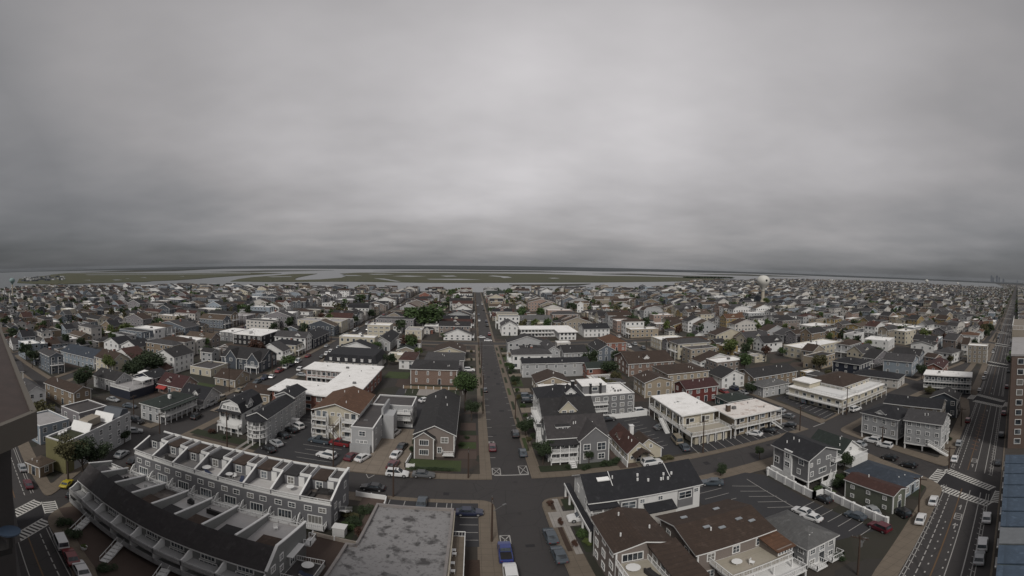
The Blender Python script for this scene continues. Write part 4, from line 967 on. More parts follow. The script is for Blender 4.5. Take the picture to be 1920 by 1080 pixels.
# --- front townhouse row, bowed with the avenue -------------------------
def front_row():
    YB = [(-60, 3.6), (-56.3, 3.1), (-51.9, 2.2), (-48, 1.35), (-42.3, .6), (-37.8, .15), (-34, 0), (-20, .0)]
    X = [-57.6, -53.3, -48.9, -44.5, -40.0, -35.6, -31.1, -26.2, -20.9]
    oy = lambda x: lin(YB, x)
    t = thing('townhouse_row', 'bowed townhouse row with a dark shingle slope and long tiered white balconies', 'townhouses', (0, 0, ZB))
    FOOT.append([(-58.5, 36), (-20, 36), (-20, 50), (-58.5, 50)])
    wmt = siding('front_row_siding', (.20, .205, .20)); dks = [membrane('deck_pale', (.52, .51, .50)), membrane('deck_mid', (.36, .35, .35), amt=.3)]
    wall = MB(); roof = MB()
    for k in range(8):
        xa, xb = X[k], X[k + 1]; oa, ob = oy(xa), oy(xb)
        q = lambda x, y: (x, y + lin([(xa, oa), (xb, ob)], x))
        wall.prism([q(xa, 38.9), q(xb, 38.9), (xb, 49.4), (xa, 49.4)], 0, [5.2, 5.2, 5.6, 5.6], 0)
        wall.prism([q(xa, 40.9), q(xb, 40.9), q(xb, 41.1), q(xa, 41.1)], 5.2, 7.7, 0)
        rf = MB(); a, b, c, d = q(xa, 38.4), q(xb, 38.4), q(xb, 41.05), q(xa, 41.05)
        rf.q([(*a, 5.25), (*b, 5.25), (*c, 7.85), (*d, 7.85)], 0); rf.q([(*a, 5.0), (*b, 5.0), (*b, 5.25), (*a, 5.25)], 1); rf.q([(*d, 7.85), (*c, 7.85), (*c, 7.6), (*d, 7.6)], 1)
        rf.q([(*b, 5.0), (*a, 5.0), (a[0], a[1] + .6, 5.0), (b[0], b[1] + .6, 5.0)], 1)
        obj('roof', rf, [rm('grey' if k == 1 else 'weathered'), WHT], t)
        a2, b2, c2, d2 = q(xa + .1, 41.2), q(xb - .1, 41.2), (xb - .1, 49.2), (xa + .1, 49.2)
        dk = obj('roof_deck', MB().q([(*a2, 5.75), (*b2, 5.75), (*c2, 5.68), (*d2, 5.68)]), dks[k % 2 if k not in (6,) else 1] if k not in (3,) else membrane('deck_brown', (.07, .06, .055)), t)
        r = MB(); rail(r, [(xa + .15, 49.25), (xb - .15, 49.25)], 5.6, .8, step=.25); r.box(xa + .15, 49.2, 5.62, xb - .15, 49.24, 6.0); obj('railing', r, WHT, dk)
        # stair hood
        h0, h1, h2, h3 = q(xb - 2.9, 41.2), q(xb - .12, 41.2), q(xb - .12, 43.6), q(xb - 2.9, 43.6)
        obj('stair_hood', MB().prism([h0, h1, h2, h3], 5.7, 7.35, 0, 1), [wmt, rm('brown' if k in (3, 5, 7) else 'grey' if k in (0, 2) else 'charcoal')], t)
        if k % 2 == 0: obj('sunken_well', MB().box(xa + .3, 41.4 + (oa + ob) / 2, 5.6, xa + 1.6, 43 + (oa + ob) / 2, 5.76), rm('tar'), t)
        # facade windows and balconies
        xm = (xa + xb) / 2
        for z, hh in ((2.0, 1.6), (4.15, .0)): pass
        sl = math.atan2(ob - oa, xb - xa)
        w = obj('window', win_mesh(1.9, 1.15, 'bars')[0], None, t, (xm, 38.86 + (oa + ob) / 2, 3.9), sl); obj('pane', win_mesh(1.9, 1.15, 'bars')[1], None, w)
        w = obj('window', win_mesh(2.4, 1.5, 'bars')[0], None, t, (xm, 38.86 + (oa + ob) / 2, 1.9), sl); obj('pane', win_mesh(2.4, 1.5, 'bars')[1], None, w)
        for z in (3.15, 1.2):
            s0, s1, s2, s3 = q(xa, 36.7), q(xb, 36.7), q(xb, 38.88), q(xa, 38.88)
            bo = obj('balcony', MB().prism([s0, s1, s2, s3], z - .2, z, 0, bottom=True), siding('balcony_boards', (.34, .34, .34)), t)
            r = MB(); rail(r, [s0, s1], z, .85, step=.28); r.prism([s0, s1, (s1[0], s1[1] + .04), (s0[0], s0[1] + .04)], z + .05, z + .62); obj('railing', r, siding('balcony_rail_boards', (.40, .40, .40)), bo)
        for xx, o_ in ((xa, oa),) + (((xb, ob),) if k == 7 else ()):
            obj('divider', MB().extr([(36.75 + o_, 1.0), (38.9 + o_, 1.0), (38.9 + o_, 4.9), (38.2 + o_, 4.75), (37.4 + o_, 4.2), (36.75 + o_, 4.0)], 'x', xx - .09, xx + .09), WHT, t)
        obj('party_wall', MB().extr([(41.1 + oa, 5.6), (41.1 + oa, 7.9), (49.5, 6.6), (49.5, 5.6)], 'x', xa - .09, xa + .09, 0).extr([(41.05 + oa, 7.9), (41.05 + oa, 8.07), (49.6, 6.77), (49.6, 6.6)], 'x', xa - .14, xa + .14, 1), [wmt, WHT], t)
        if k % 2: stairs(t, xm, 36.6 + oa, 1.2, 1.2, -4.2, 1.1)
    obj('wall', wall, [wmt, WHT], t)
    obj('party_wall', MB().extr([(38.5, 0), (49.4, 0), (49.4, 6.7), (41.05, 8.0), (38.5, 5.4)], 'x', -20.89, -20.7, 0).extr([(38.4, 5.35), (38.4, 5.5), (41.05, 8.15), (49.5, 6.87), (49.5, 6.7), (41.05, 7.98)], 'x', -20.95, -20.6, 1), [wmt, WHT], t)
    for u, z, w, h in ((39.9, 4.3, .8, .95), (42.0, 5.0, .7, .9), (42.0, 2.9, .7, .9), (44.9, 2.1, 1.1, 1.6)):
        o = obj('window', win_mesh(w, h, 'cross')[0], None, t, (-20.7, u, z), R(90)); obj('pane', win_mesh(w, h, 'cross')[1], None, o)
    obj('awning', MB().extr([(43.4, 4.3), (47.0, 4.3), (47.0, 4.42), (43.4, 4.42)], 'x', -20.7, -19.9), WHT, t)
    balcony(t, -20.65, 41.5, -16.9, 46.2, 1.7, 'L', step=.3, floor=rm('tar'))
    balcony(t, -20.65, 48.2, -19.6, 50.2, 3.3, 'L', step=.3)
    stairs(t, -15.9, 43, 1.7, 0, -3, 1.0) if False else None
    return t
front_row()
furniture('table', 'white table set on the right end deck of the rear townhouse row', -27.6, 59.6, 5.33 + ZB); furniture('chair', 'white chair beside the round table on the fifth townhouse roof deck', -38.0, 59.6, 5.32)
furniture('table', 'white round table with chairs around it on the fifth townhouse roof deck', -38.9, 59.4, 5.32); furniture('chair', 'white chair left of the round table on the fifth roof deck', -39.8, 59.3, 5.32, 90)
furniture('lounger', 'dark blue lounger nearest the party wall on the fifth roof deck', -36.2, 59.0, 5.32, 20); furniture('lounger', 'dark blue lounger by the railing of the fourth roof deck', -42.8, 58.6, 5.32, 70)
furniture('table', 'long white table on the fourth roof deck of the rear townhouses', -43.8, 59.6, 5.32, 0, 1.3); furniture('sofa', 'dark wicker sofa on the second roof deck of the rear townhouses', -52.2, 59.5, 5.32, 180)
furniture('sofa', 'dark sofa at the cluttered right end deck of the rear row', -23.6, 58.6, 5.32, 90); furniture('sofa', 'dark sofa along the back wall of the right end roof deck', -22.4, 60.6, 5.32); furniture('grill', 'covered black grill on the right end roof deck', -21.0, 60.5, 5.32)
furniture('sofa', 'dark sofa group on the second deck of the front townhouse row', -50.3, 47.2, 5.9, 180); furniture('sofa', 'curved black sofa on the pale sixth deck of the front row', -33.2, 47.0, 5.88, 180, 1.2); furniture('grill', 'black grill at the dark fifth deck of the front row', -37.9, 47.5, 5.88)
furniture('chair', 'white chair on the third deck of the front townhouse row', -46.6, 47.2, 5.88, 200); furniture('chair', 'white chair on the left end deck of the front row', -55.0, 48.0, 5.88, 160); furniture('chair', 'white deck chair on the eighth deck of the front row', -24.0, 47.2, 5.88, 30)
furniture('table', 'white patio table on the raised terrace at the end of the front row', -18.6, 44.8, 1.84, 0, 1.2); furniture('lounger', 'dark lounger beside the white patio table on the end terrace', -18.0, 43.0, 1.84, 80)
# --- stained flat roof building bottom centre ---------------------------
def flat_block():
    P = [(-14.9, 30), (-2.5, 30), (-2.4, 59.8), (-13.7, 59.8), (-13.7, 48.1), (-14.9, 48.1)]
    t = thing('flat_roof_building', 'low block with a large grey blotched gravel roof at the bottom centre', 'building', (0, 0, ZB)); FOOT.append([(-15, 30), (0, 30), (0, 60), (-15, 60)])
    obj('wall', MB().prism(P, 0, 4.7, 0), wm('taupe'), t); I = inset(P, .25)
    par = MB(); 
    for a, b in zip(P, P[1:] + P[:1]):
        A, B = Vector(a), Vector(b); d = (B - A).normalized(); n = Vector((-d.y, d.x))
        par.prism([tuple(A - n * .05 - d * .05), tuple(B - n * .05 + d * .05), tuple(B + n * .3 - d * .3), tuple(A + n * .3 + d * .3)], 4.7, 5.2, 0)
    obj('parapet', par, membrane('parapet_metal', (.20, .185, .18), amt=.4), t); obj('roof', MB().q([(x, y, 4.75) for x, y in I]), rm('gravel'), t)
    for x, y in ((-10.6, 55.4), (-6.3, 50), (-9.4, 46.5), (-4.4, 52)): obj('vent_pipe', MB().cyl(0, 0, 0, .5, .14, n=8), STEEL, t, (x, y, 4.75))
    obj('hvac_unit', MB().box(-.5, -.4, 0, .5, .4, .7), STEEL, t, (-8, 41.8, 4.75)); obj('gutter', MB().box(-2.38, 30, 4.3, -2.15, 59.8, 4.7), plain('cream_gutter', (.4, .36, .29), .6), t)
    g = obj('gallery', MB().box(-2.35, 40, 2.3, -.6, 55.6, 2.5), CONC, t); r = MB(); rail(r, [(-2.3, 55.5), (-.65, 55.5), (-.65, 41)], 2.5, 1.0, step=.4); obj('railing', r, WHT, g)
    for i in range(6): obj('awning', MB().extr([(-.1, 0), (.85, -.25), (.85, -.18), (-.1, .1)], 'y', -.55, .55), WHT, t, (-.55, 41.4 + i * 1.5, 1.9)) if i < 4 else None
    stairs(t, -.4, 41.5, 2.4, 3.0, 0, 1.2)
flat_block()
for i, (x, y) in enumerate(((-2.0, 51.5), (-1.9, 50.6), (-2.0, 48.4), (-1.9, 46.6))): furniture('chair', ['topmost chair on the gallery of the blotched roof block', 'second chair down the gallery beside the blotched roof', 'third chair down the gallery beside the blotched roof', 'lowest chair on the gallery beside the blotched roof'][i], x, y, 2.63, 90)
# --- white modern house with the near black roof ------------------------
t, ro = house('large white modern house with a near black roof and white roof vents on the corner', 17.6, 59.3, 18.7, 9.6, 5.6, 'gable', 'x', 2.7, 'white', 'dark', win=(0, 2, 0, 3), dr=False)
for x0, x1 in ((4.6, 7.7), (14.6, 17.4)): obj('bay', MB().box(x0, -.14, 1.4, x1, -.001, 5.3), wm('grey'), t)
for u in (6.1, 15.9): window(t, 'F', u, 3.3, 2.2, 1.3, 18.7, 9.6, 0, 'cross').location.y = -.14
for u, z in ((8.4, 3.9), (11.5, 3.9), (18.0, 4.0)): window(t, 'F', u, z, .7, .7, 18.7, 9.6)
for i, (u, v_) in enumerate(((8.5, 2.4), (8.8, 3.2), (10.2, 2.0), (12.4, 1.8), (13.2, 2.6), (13.6, 1.7), (14.6, 2.5))): obj('vent_pipe', MB().cyl(0, 0, 0, .5, .18, n=8), WHT, ro, (u, v_, 5.6 + .2 + 2.7 * v_ / 4.8))
for u in (4.2, 14.2): obj('rake_board', MB().extr([(-.5, 5.35), (4.8, 8.48), (4.8, 8.56), (-.5, 5.46)], 'x', u - .05, u + .05), WHT, ro)
a = obj('lean_to', MB().extr([(-2.0, 2.7), (0, 3.6), (0, 3.45), (-2.0, 2.55)], 'x', 8.6, 13.6), [rm('dark')], t); obj('lean_to_wall', MB().box(8.8, -1.9, 0, 13.4, -.01, 2.6), wm('offwhite'), a)
balcony(t, -.3, -1.6, 3.4, 1.2, 3.3, 'B', (0, 3.1, 3), roofed=5.0, floor=rm('deckgrey')); obj('porch_roof', MB().box(-.5, -1.9, 5.0, 4.1, .2, 5.2), rm('dark'), t)
obj('carport_roof', MB().box(-1.3, -4.6, 2.75, -.35, 11.6, 3.0, 0).box(-1.42, -4.7, 2.6, -1.3, 11.7, 3.06, 1), [rm('dark'), WHT], t)
for yy in (-4.4, -.4, 4, 8.2, 11.3): obj('column', MB().box(-1.3, yy, 0, -1.0, yy + .3, 2.75), WHT, t)
dormer(t, 'F', 3.0, 3.2, 6.4, 1.5, 1.3, 1.6, -.3, 18.7, 9.6, 'white', 'membrane', 1)
# --- taupe house with brown roof ----------------------------------------
t, ro = house('tall taupe house with a brown roof, angled roof terrace and square side windows', 16.0, 43.2, 6.8, 8.6, 7.4, 'gable', 'y', 1.0, 'taupe', 'brown', fl=3, win=(0, 3, 2, 0), style='cross', ww=1.0, wh=1.1, dr=False)
obj('rear_wing', MB().box(4.0, -7.4, 0, 7.0, -.02, 6.9), wm('taupe'), t); obj('wing_roof', MB().extr([(-7.8, 6.9), (.0, 7.9), (.0, 7.7), (-7.8, 6.7)], 'x', 3.7, 7.4), rm('brown'), t)
obj('terrace_block', MB().box(0, -7.4, 0, 3.98, -.02, 4.9), wm('taupe'), t); balcony(t, .02, -7.3, 3.9, -.05, 5.1, 'B', floor=membrane('deck_cream', (.36, .33, .27)))
for i in range(3): obj('window', win_mesh(1.0, 1.5, 'plain')[2], None, t, (4.0, -6 + 2.1 * i, 5.3), R(-90))
for k in range(3):
    for yy in (-1.8, -4.6): obj('window', win_mesh(.9, 1.0, 'cross')[2], None, t, (0, yy, .7 + 1.7 * k), R(-90))
window(t, 'F', 2.0, 5.4, 2.4, 1.2, 6.8, 8.6, 0, 'bars')
furniture('table', 'cream slatted table on the taupe house terrace', 17.3, 41.2, 5.25, 0, 1.3); furniture('umbrella', 'closed black umbrella on the taupe house terrace', 18.9, 39.8, 5.25, s=1) if False else furniture('sofa', 'black sofa on the taupe house terrace', 18.9, 39.6, 5.25, 100)
# --- brown multi level apartment house ----------------------------------
t, ro = house('sprawling brown roofed apartment house with skylights and stacked cream balconies', 25.0, 40.6, 10.8, 10.0, 6.4, 'gable', 'x', 1.5, 'taupe', 'brown', win=(3, 2, 2, 2), dr=False, o=.6)
for x, y in ((2.0, 7.2), (3.2, 3.4), (5.0, 2.6), (8.0, 3.2), (7.2, 7.4), (9.4, 2.2)): obj('skylight', MB().box(-.45, -.25, 0, .45, .25, .14), plain('skylight_glass', (.25, .27, .29), .2), ro, (x, y, 6.65 + 1.5 * (y if y < 5 else 10 - y) / 5))
balcony(t, 1.6, -4.8, 10.6, -.02, 3.9, 'B', (0, 3.7, 4), floor=membrane('deck_cream', (.36, .33, .27)), step=.22); balcony(t, 2.6, -6.4, 11.4, -.3, 2.0, 'B', (0, 1.8, 4), step=.22)
obj('sun_room', MB().box(9.0, -3.6, 3.95, 11.4, .6, 5.3), wm('taupe'), t); obj('sun_room_roof', MB().extr([(-4.0, 5.2), (.9, 6.0), (.9, 5.85), (-4.0, 5.05)], 'x', 8.7, 11.7), rm('rust'), t)
for i in range(5): obj('window', win_mesh(.3, .7, 'plain')[2], None, t, (9.3 + i * .45, -3.6, 4.3))
for i, (a_, b_) in enumerate(((12.1, 4.9), (13.3, 3.2), (14.4, 1.6))): pass
furniture('table', 'cream table on the upper balcony of the brown apartment house', 29.0, 38.4, 4.06); furniture('chair', 'white chair on the upper balcony of the brown apartment house', 30.6, 37.6, 4.06, 30)
for i, (x, y) in enumerate(((24.0, 46.6), (24.1, 44.2), (24.2, 41.8))): shrub(x, y, .75, 4.6, ['far dark tall shrub between the taupe and brown buildings', 'middle dark tall shrub between the taupe and brown buildings', 'near dark tall shrub between the taupe and brown buildings'][i], 'rust')
t, ro = house('grey house under a smooth grey hipped roof at the car park corner', 38.2, 36.0, 5.2, 9.6, 4.0, 'hip', 'y', 1.7, 'palegrey', 'lightgrey', win=(3, 4, 3, 0), ww=.75, wh=.85)
balcony(t, .2, -1.6, 2.2, -.02, .5, 'B'); balcony(t, 3.2, -1.4, 5.6, -.02, .5, 'B')
# --- stilt house ---------------------------------------------------------
t, ro = house('grey house on white stilts with a broad black gable roof, inside the car park wall', 56.6, 54.2, 8.0, 10.0, 7.0, 'gable', 'y', 1.7, 'grey', 'dark', stilts=1.9, win=(0, 0, 2, 2), o=.5, dr=False)
obj('bay', MB().box(-.35, 4.4, 1.9, -.001, 6.6, 7.3), wm('white'), t)
for u, z, w, h in ((9.0, 3.2, 1.2, 1.4), (2.0, 5.2, 1.2, 1.2), (2.6, 2.9, .7, 1.0), (1.6, 2.9, .0, 0)): 
    if w: window(t, 'L', 10 - u, z, w, h, 8, 10)
for z in (3.6, 5.6): obj('window', win_mesh(1.2, 1.0, 'cross')[2], None, t, (-.35, 5.5, z), R(-90))
for u, z, w, h in ((.9, 3.0, .6, .9), (3.8, 3.0, 1.8, 1.0), (2.6, 5.4, .6, .8), (5.4, 5.7, 1.2, .6), (6.6, 3.7, 1.1, .8), (.7, 5.2, .4, .7)): window(t, 'F', u, z, w, h, 8, 10, 0, 'bars' if w > 1.5 else 'cross')
balcony(t, 6.0, -1.2, 8.2, -.02, 5.0, 'B'); stairs(t, 6.6, -.5, 1.9, -2.4, -1.2, 1.0); obj('base_wall', MB().box(-.35, 3.6, 0, -.05, 10.4, 1.85), TRIM, t)
t, ro = house('sage green two storey block with a red brown roof and small square windows', 59.4, 37.2, 3.9, 10.4, 4.0, 'gable', 'y', .7, 'sage', 'redbrown', win=(1, 3, 2, 0), ww=.55, wh=.6, o=.25)
house('low wide house under a blue grey hipped roof behind the sage green block', 64.0, 38.8, 7.0, 12.2, 2.9, 'hip', 'y', 1.5, 'paleblue', 'blue', fl=1, win=(4, 3, 4, 0))
t, ro = house('grey green roofed cottage with a white gable and white deck', 69.8, 57.6, 6.6, 9.4, 3.0, 'gable', 'y', 2.6, 'white', 'green', fl=1, win=(2, 2, 2, 0)); balcony(t, .6, -2.8, 6.2, -.02, 2.2, 'B', (0, 2.0, 3), floor=TRIM); obj('annexe', MB().box(.7, -2.7, 0, 6.1, -.05, 1.9), wm('white'), t)
t, ro = house('grey corner house on stilts with a dark roof, left of the two by the avenue', 88.8, 55.4, 9.4, 10.4, 7.0, 'hip', 'y', 2.0, 'palegrey', 'dark', stilts=1.7, win=(2, 4, 2, 2), rot=6)
dormer(t, 'L', 5.2, .4, 6.6, 2.6, 1.2, 3, .9, 9.4, 10.4, 'white', 'dark', 1)
t, ro = house('pale grey tiered house with an outside stair, right of the two by the avenue', 90.0, 43.9, 7.4, 9.2, 8.0, 'gable', 'y', 1.8, 'palegrey', 'grey', stilts=1.7, win=(3, 4, 3, 0), fl=3, rot=12, ww=.8, wh=.95)
stairs(t, -.7, 3, 2.6, 0, -5, .9); balcony(t, 7.42, 0, 8.8, 9.2, 3.0, 'L'); balcony(t, 7.42, 0, 8.8, 9.2, 5.4, 'L')
# --- motels, villas and houses north of the cross street, right side ----
t, ro = house('grey Victorian style house with a stacked white front porch on the corner lot', 16.2, 86.6, 12.8, 9.6, 6.0, 'gable', 'x', 3.3, 'grey', 'weathered', win=(0, 2, 3, 0), dr=False)
w = MB(); walls(w, 6.4, 3.2, 5.8, 'gable', 'y', 2.9); fw = obj('front_wing', w, [wm('grey'), TRIM], t, (6.3, -2.2, 0)); r = MB(); roofm(r, 6.4, 6.2, 5.8, 'gable', 'y', 2.9, .35, .2); obj('wing_roof', r, [rm('weathered'), TRIM], fw)
for u, z, w_, h in ((1.5, 1.2, 1.3, 1.3), (1.5, 3.4, 1.3, 1.3), (4.7, 1.0, 1.3, 1.2), (4.7, 3.2, 1.7, 1.7)): window(fw, 'F', u, z, w_, h, 6.4, 3.2)
dormer(t, 'F', 3.4, 1.8, 6.2, 2.8, 1.6, 3.0, -.5, 12.8, 9.6, 'white', 'charcoal', 2)
balcony(t, .2, -2.0, 6.1, -.02, 3.0, 'B', (0, 2.8, 4), roofed=5.1, step=.24); balcony(t, .2, -2.1, 6.1, -.02, .9, 'B', step=.24); obj('porch_roof', MB().extr([(-2.3, 5.05), (.2, 5.75), (.2, 5.6), (-2.3, 4.9)], 'x', -.1, 6.3), rm('charcoal'), t)
for u in (1.2, 3.0, 4.9): window(t, 'F', u, 3.5, .9, 1.3, 12.8, 9.6); window(t, 'F', u, 1.1, .9, 1.3, 12.8, 9.6)
stairs(t, 4.6, -2.1, .9, 0, -2.0, 1.3); stairs(t, -.8, 3, 3.0, -.1, 4.6, 1.0)
t, ro = house('dark roofed house with one cream front gable, second behind the corner Victorian', 16.8, 96.9, 12.4, 10.0, 7.3, 'gable', 'x', 3.0, 'white', 'charcoal', win=(0, 3, 3, 0), dr=False)
dormer(t, 'F', 6.0, .6, 7.2, 4.2, 1.3, 5, 2.3, 12.4, 10.0, 'cream', 'charcoal', 2); balcony(t, -1.6, .6, -.02, 10, 3.2, 'R', (0, 3.0, 2)); balcony(t, -1.6, .6, -.02, 10, 5.4, 'R'); stairs(t, -1.0, .5, 3.2, -.1, -4.2, .9)
t, ro = house('near black hipped house with a white side dormer, third behind the corner Victorian', 17.6, 107.6, 12.2, 11.6, 7.8, 'hip', 'x', 2.6, 'white', 'dark', win=(0, 3, 3, 0), dr=False)
dormer(t, 'F', 8.6, 1.6, 7.8, 2.6, 1.6, 4, 1.2, 12.2, 11.6, 'white', 'dark', 1); chimney(ro, 10.6, 8.0, 8.4, 10.8, .8, wm('black'))
t, ro = house('small cream cottage with steep red brown crossed gables beside the motel', 32.3, 82.0, 4.9, 12.4, 2.6, 'gable', 'y', 2.4, 'cream', 'redbrown', fl=1, win=(1, 4, 2, 0), o=.3)
w = MB(); walls(w, 6.6, 5.0, 2.5, 'gable', 'y', 2.6); fw = obj('side_wing', w, [wm('cream'), TRIM], t, (1.6, .8, 0)); r = MB(); roofm(r, 6.6, 5.0, 2.5, 'gable', 'y', 2.6, .35, .2); obj('wing_roof', r, [rm('brown'), TRIM], fw); window(fw, 'F', 2.3, 3.0, .5, .7, 6.6, 5.0); window(fw, 'F', 4.0, 3.0, .5, .7, 6.6, 5.0)
obj('porch_roof', MB().extr([(0, 2.2), (2.1, 3.7), (4.2, 2.2), (4.2, 2.05), (2.1, 3.5), (0, 2.05)], 'y', -2.2, .2), [rm('brown')], t, (.9, 0, 0)); chimney(ro, 3.9, 8.2, 3.0, 5.9, .9, TRIM)
for k_ in range(3): obj('window', win_mesh(.5, .6, 'plain')[2], None, t, (.9 + k_ * .9, -.02, 1.1))
dormer(t, 'L', 4.5, .5, 2.6, 2.2, .9, 2.6, 1.0, 4.9, 12.4, 'cream', 'redbrown', 1)
wallfence([(31.3, 97.0), (31.5, 80.2)], 1.5, 'straight white wall running from the motel car park to the street beside the cottage')
wallfence([(31.0, 110.6), (49.0, 110.6)], 1.5, 'white wall along the back of the dark motel car park', th=.2)
t, ro = house('grey and white flat roofed block with a raised penthouse behind the white wall', 31.4, 113.6, 14.8, 12.2, 6.2, 'flat', 'x', 0, 'grey', 'membrane', fl=3, win=(6, 2, 2, 0), ww=1.1, wh=1.0, dr=False)
obj('penthouse', MB().box(.1, 3.2, 6.3, 7.2, 10, 8.7), wm('grey'), t); obj('penthouse_roof', MB().box(-.2, 2.9, 8.7, 7.5, 10.3, 8.95), rm('membrane'), t); obj('window', win_mesh(1.6, .9, 'plain')[2], None, t, (3.8, 3.2, 7.3))
for x in (2.4, 5.4): chimney(ro, x, 3.0, 6.3, 9.5, .6, wm('black'))
for i in range(2): balcony(t, .2 + 7.4 * 0, -1.3, 6.6, -.02, 2.0 + 2.1 * i, 'B')
for i, (x, y) in enumerate(((10.2, 3.8), (11.1, 3.6), (12.0, 3.9), (10.4, 5.8))): obj('hvac_unit', MB().cyl(0, 0, 0, .5, .3, n=8), STEEL, ro, (x, y, 6.25))
def motel(label, x, y, w, d, wall, rc, arms, h=5.6, cat='motel', gal='L'):
    t, ro = house(label, x, y, w, d, h, 'slab', 'x', 0, wall, rc, win=(0, 0, 0, 0), fl=2, dr=False, cat=cat, name='motel', o=.9)
    for g in gal:
        L = d if g in 'LR' else w; n = int(L / 3.3)
        for i in range(n):
            u = L * (i + .3) / n
            for z in (.2, 3.0): door(t, g, u, z, w, d, .85, 1.9, DARK); window(t, g, u + 1.2, z + .7, 1.2, 1.0, w, d, 1, 'plain')
        b = dict(F=(-.9, -1.5, w + .9, -.02, 'B'), L=(-1.5, -.9, -.02, d + .9, 'R'), R=(w + .02, -.9, w + 1.5, d + .9, 'L'), B=(-.9, d + .02, w + .9, d + 1.5, 'F'))[g]
        balcony(t, b[0], b[1], b[2], b[3], 2.8, b[4], step=.22, floor=membrane('deck_cream', (.36, .33, .27)))
        pm_ = MB()
        for i in range(n + 1):
            f_ = i / n
            px_, py_ = (b[0] + .1 + (b[2] - b[0] - .3) * f_, b[1] + .1) if g in 'FB' else ((b[0] + .1 if g == 'L' else b[2] - .25), b[1] + .1 + (b[3] - b[1] - .3) * f_)
            pm_.box(px_, py_, 0, px_ + .16, py_ + .16, h)
        postset(t, pm_)
    return t, ro
t, ro = motel('long flat roofed motel with an off white roof and cream galleries, left of the pair', 50.9, 92.4, 9.2, 17.0, 'cream', 'membrane', None, h=5.9, gal='LF')
obj('deck_block', MB().box(0, -6.4, 0, 9.2, -1.6, 2.6), wm('cream'), t); balcony(t, -1.5, -7.2, 10.0, -1.52, 2.8, 'B', (0, 2.6, 6), step=.22, floor=membrane('deck_cream', (.36, .33, .27))); stairs(t, -2.4, 8, 2.8, -.2, -5, 1.1)
for i in range(4): door(t, 'F', 1.4 + 2.2 * i, .2, 9.2, 17.0, .85, 1.9, DARK).location.y = -6.4
for i in range(6): sh = obj('planter', crown('far', i % 5, 'dark'), None, t, (-.9 + .1 * i, -6.2 + i * 3.6, 3.2)); sh.scale = (.5, .5, .5)
t, ro = motel('flat roofed motel with a rust stained white roof, right of the pair', 62.6, 86.4, 13.8, 9.4, 'sand', 'stained', None, h=5.2, gal='F'); chimney(ro, 1.0, 4.6, 5.3, 7.4, 1.0, wm('brown')); stairs(t, 10.6, -1.6, 2.8, 3.4, -.4, 1.1)
t, ro = house('large cream hotel with a brown hipped roof and white terraces beside the striped car park', 108.0, 89.4, 17, 15, 5.6, 'hip', 'x', 2.6, 'cream', 'brown', win=(5, 4, 5, 0), fl=2, rot=6, ww=1.2)
for b_ in ((-8.6, -5.6, 0, -.05, 16, 4.3), (.0, -5.6, 0, 17.4, -.05, 4.0), (-6.4, 9, 4.7, -.6, 16, 6.4)):
    tb = obj('terrace_block', MB().box(*b_), wm('cream'), t); obj('terrace_roof', MB().box(b_[0] - .5, b_[1] - .5, b_[5], b_[3] + (.5 if b_[3] > 1 else 0), b_[4] + .2, b_[5] + .3), rm('membrane'), tb)
for i in range(6):
    for z in (.4, 2.4): obj('window', win_mesh(1.4, 1.1, 'plain')[2], None, t, (-8.6, -4 + 3.3 * i, z), R(-90)); obj('window', win_mesh(1.4, 1.1, 'plain')[2], None, t, (-7 + 4.2 * i, -5.6, z))
balcony(t, -10.2, -7.2, 17.6, -5.62, 2.2, 'B', (0, 2.0, 9), floor=membrane('deck_cream', (.36, .33, .27))); balcony(t, -10.2, -5.6, -8.62, 16, 2.2, 'R', (0, 2.0, 2)); balcony(t, 1, -5.4, 16.8, -.6, 4.35, 'B'); balcony(t, -8.4, -5.4, -.6, 8.6, 4.62, 'B')
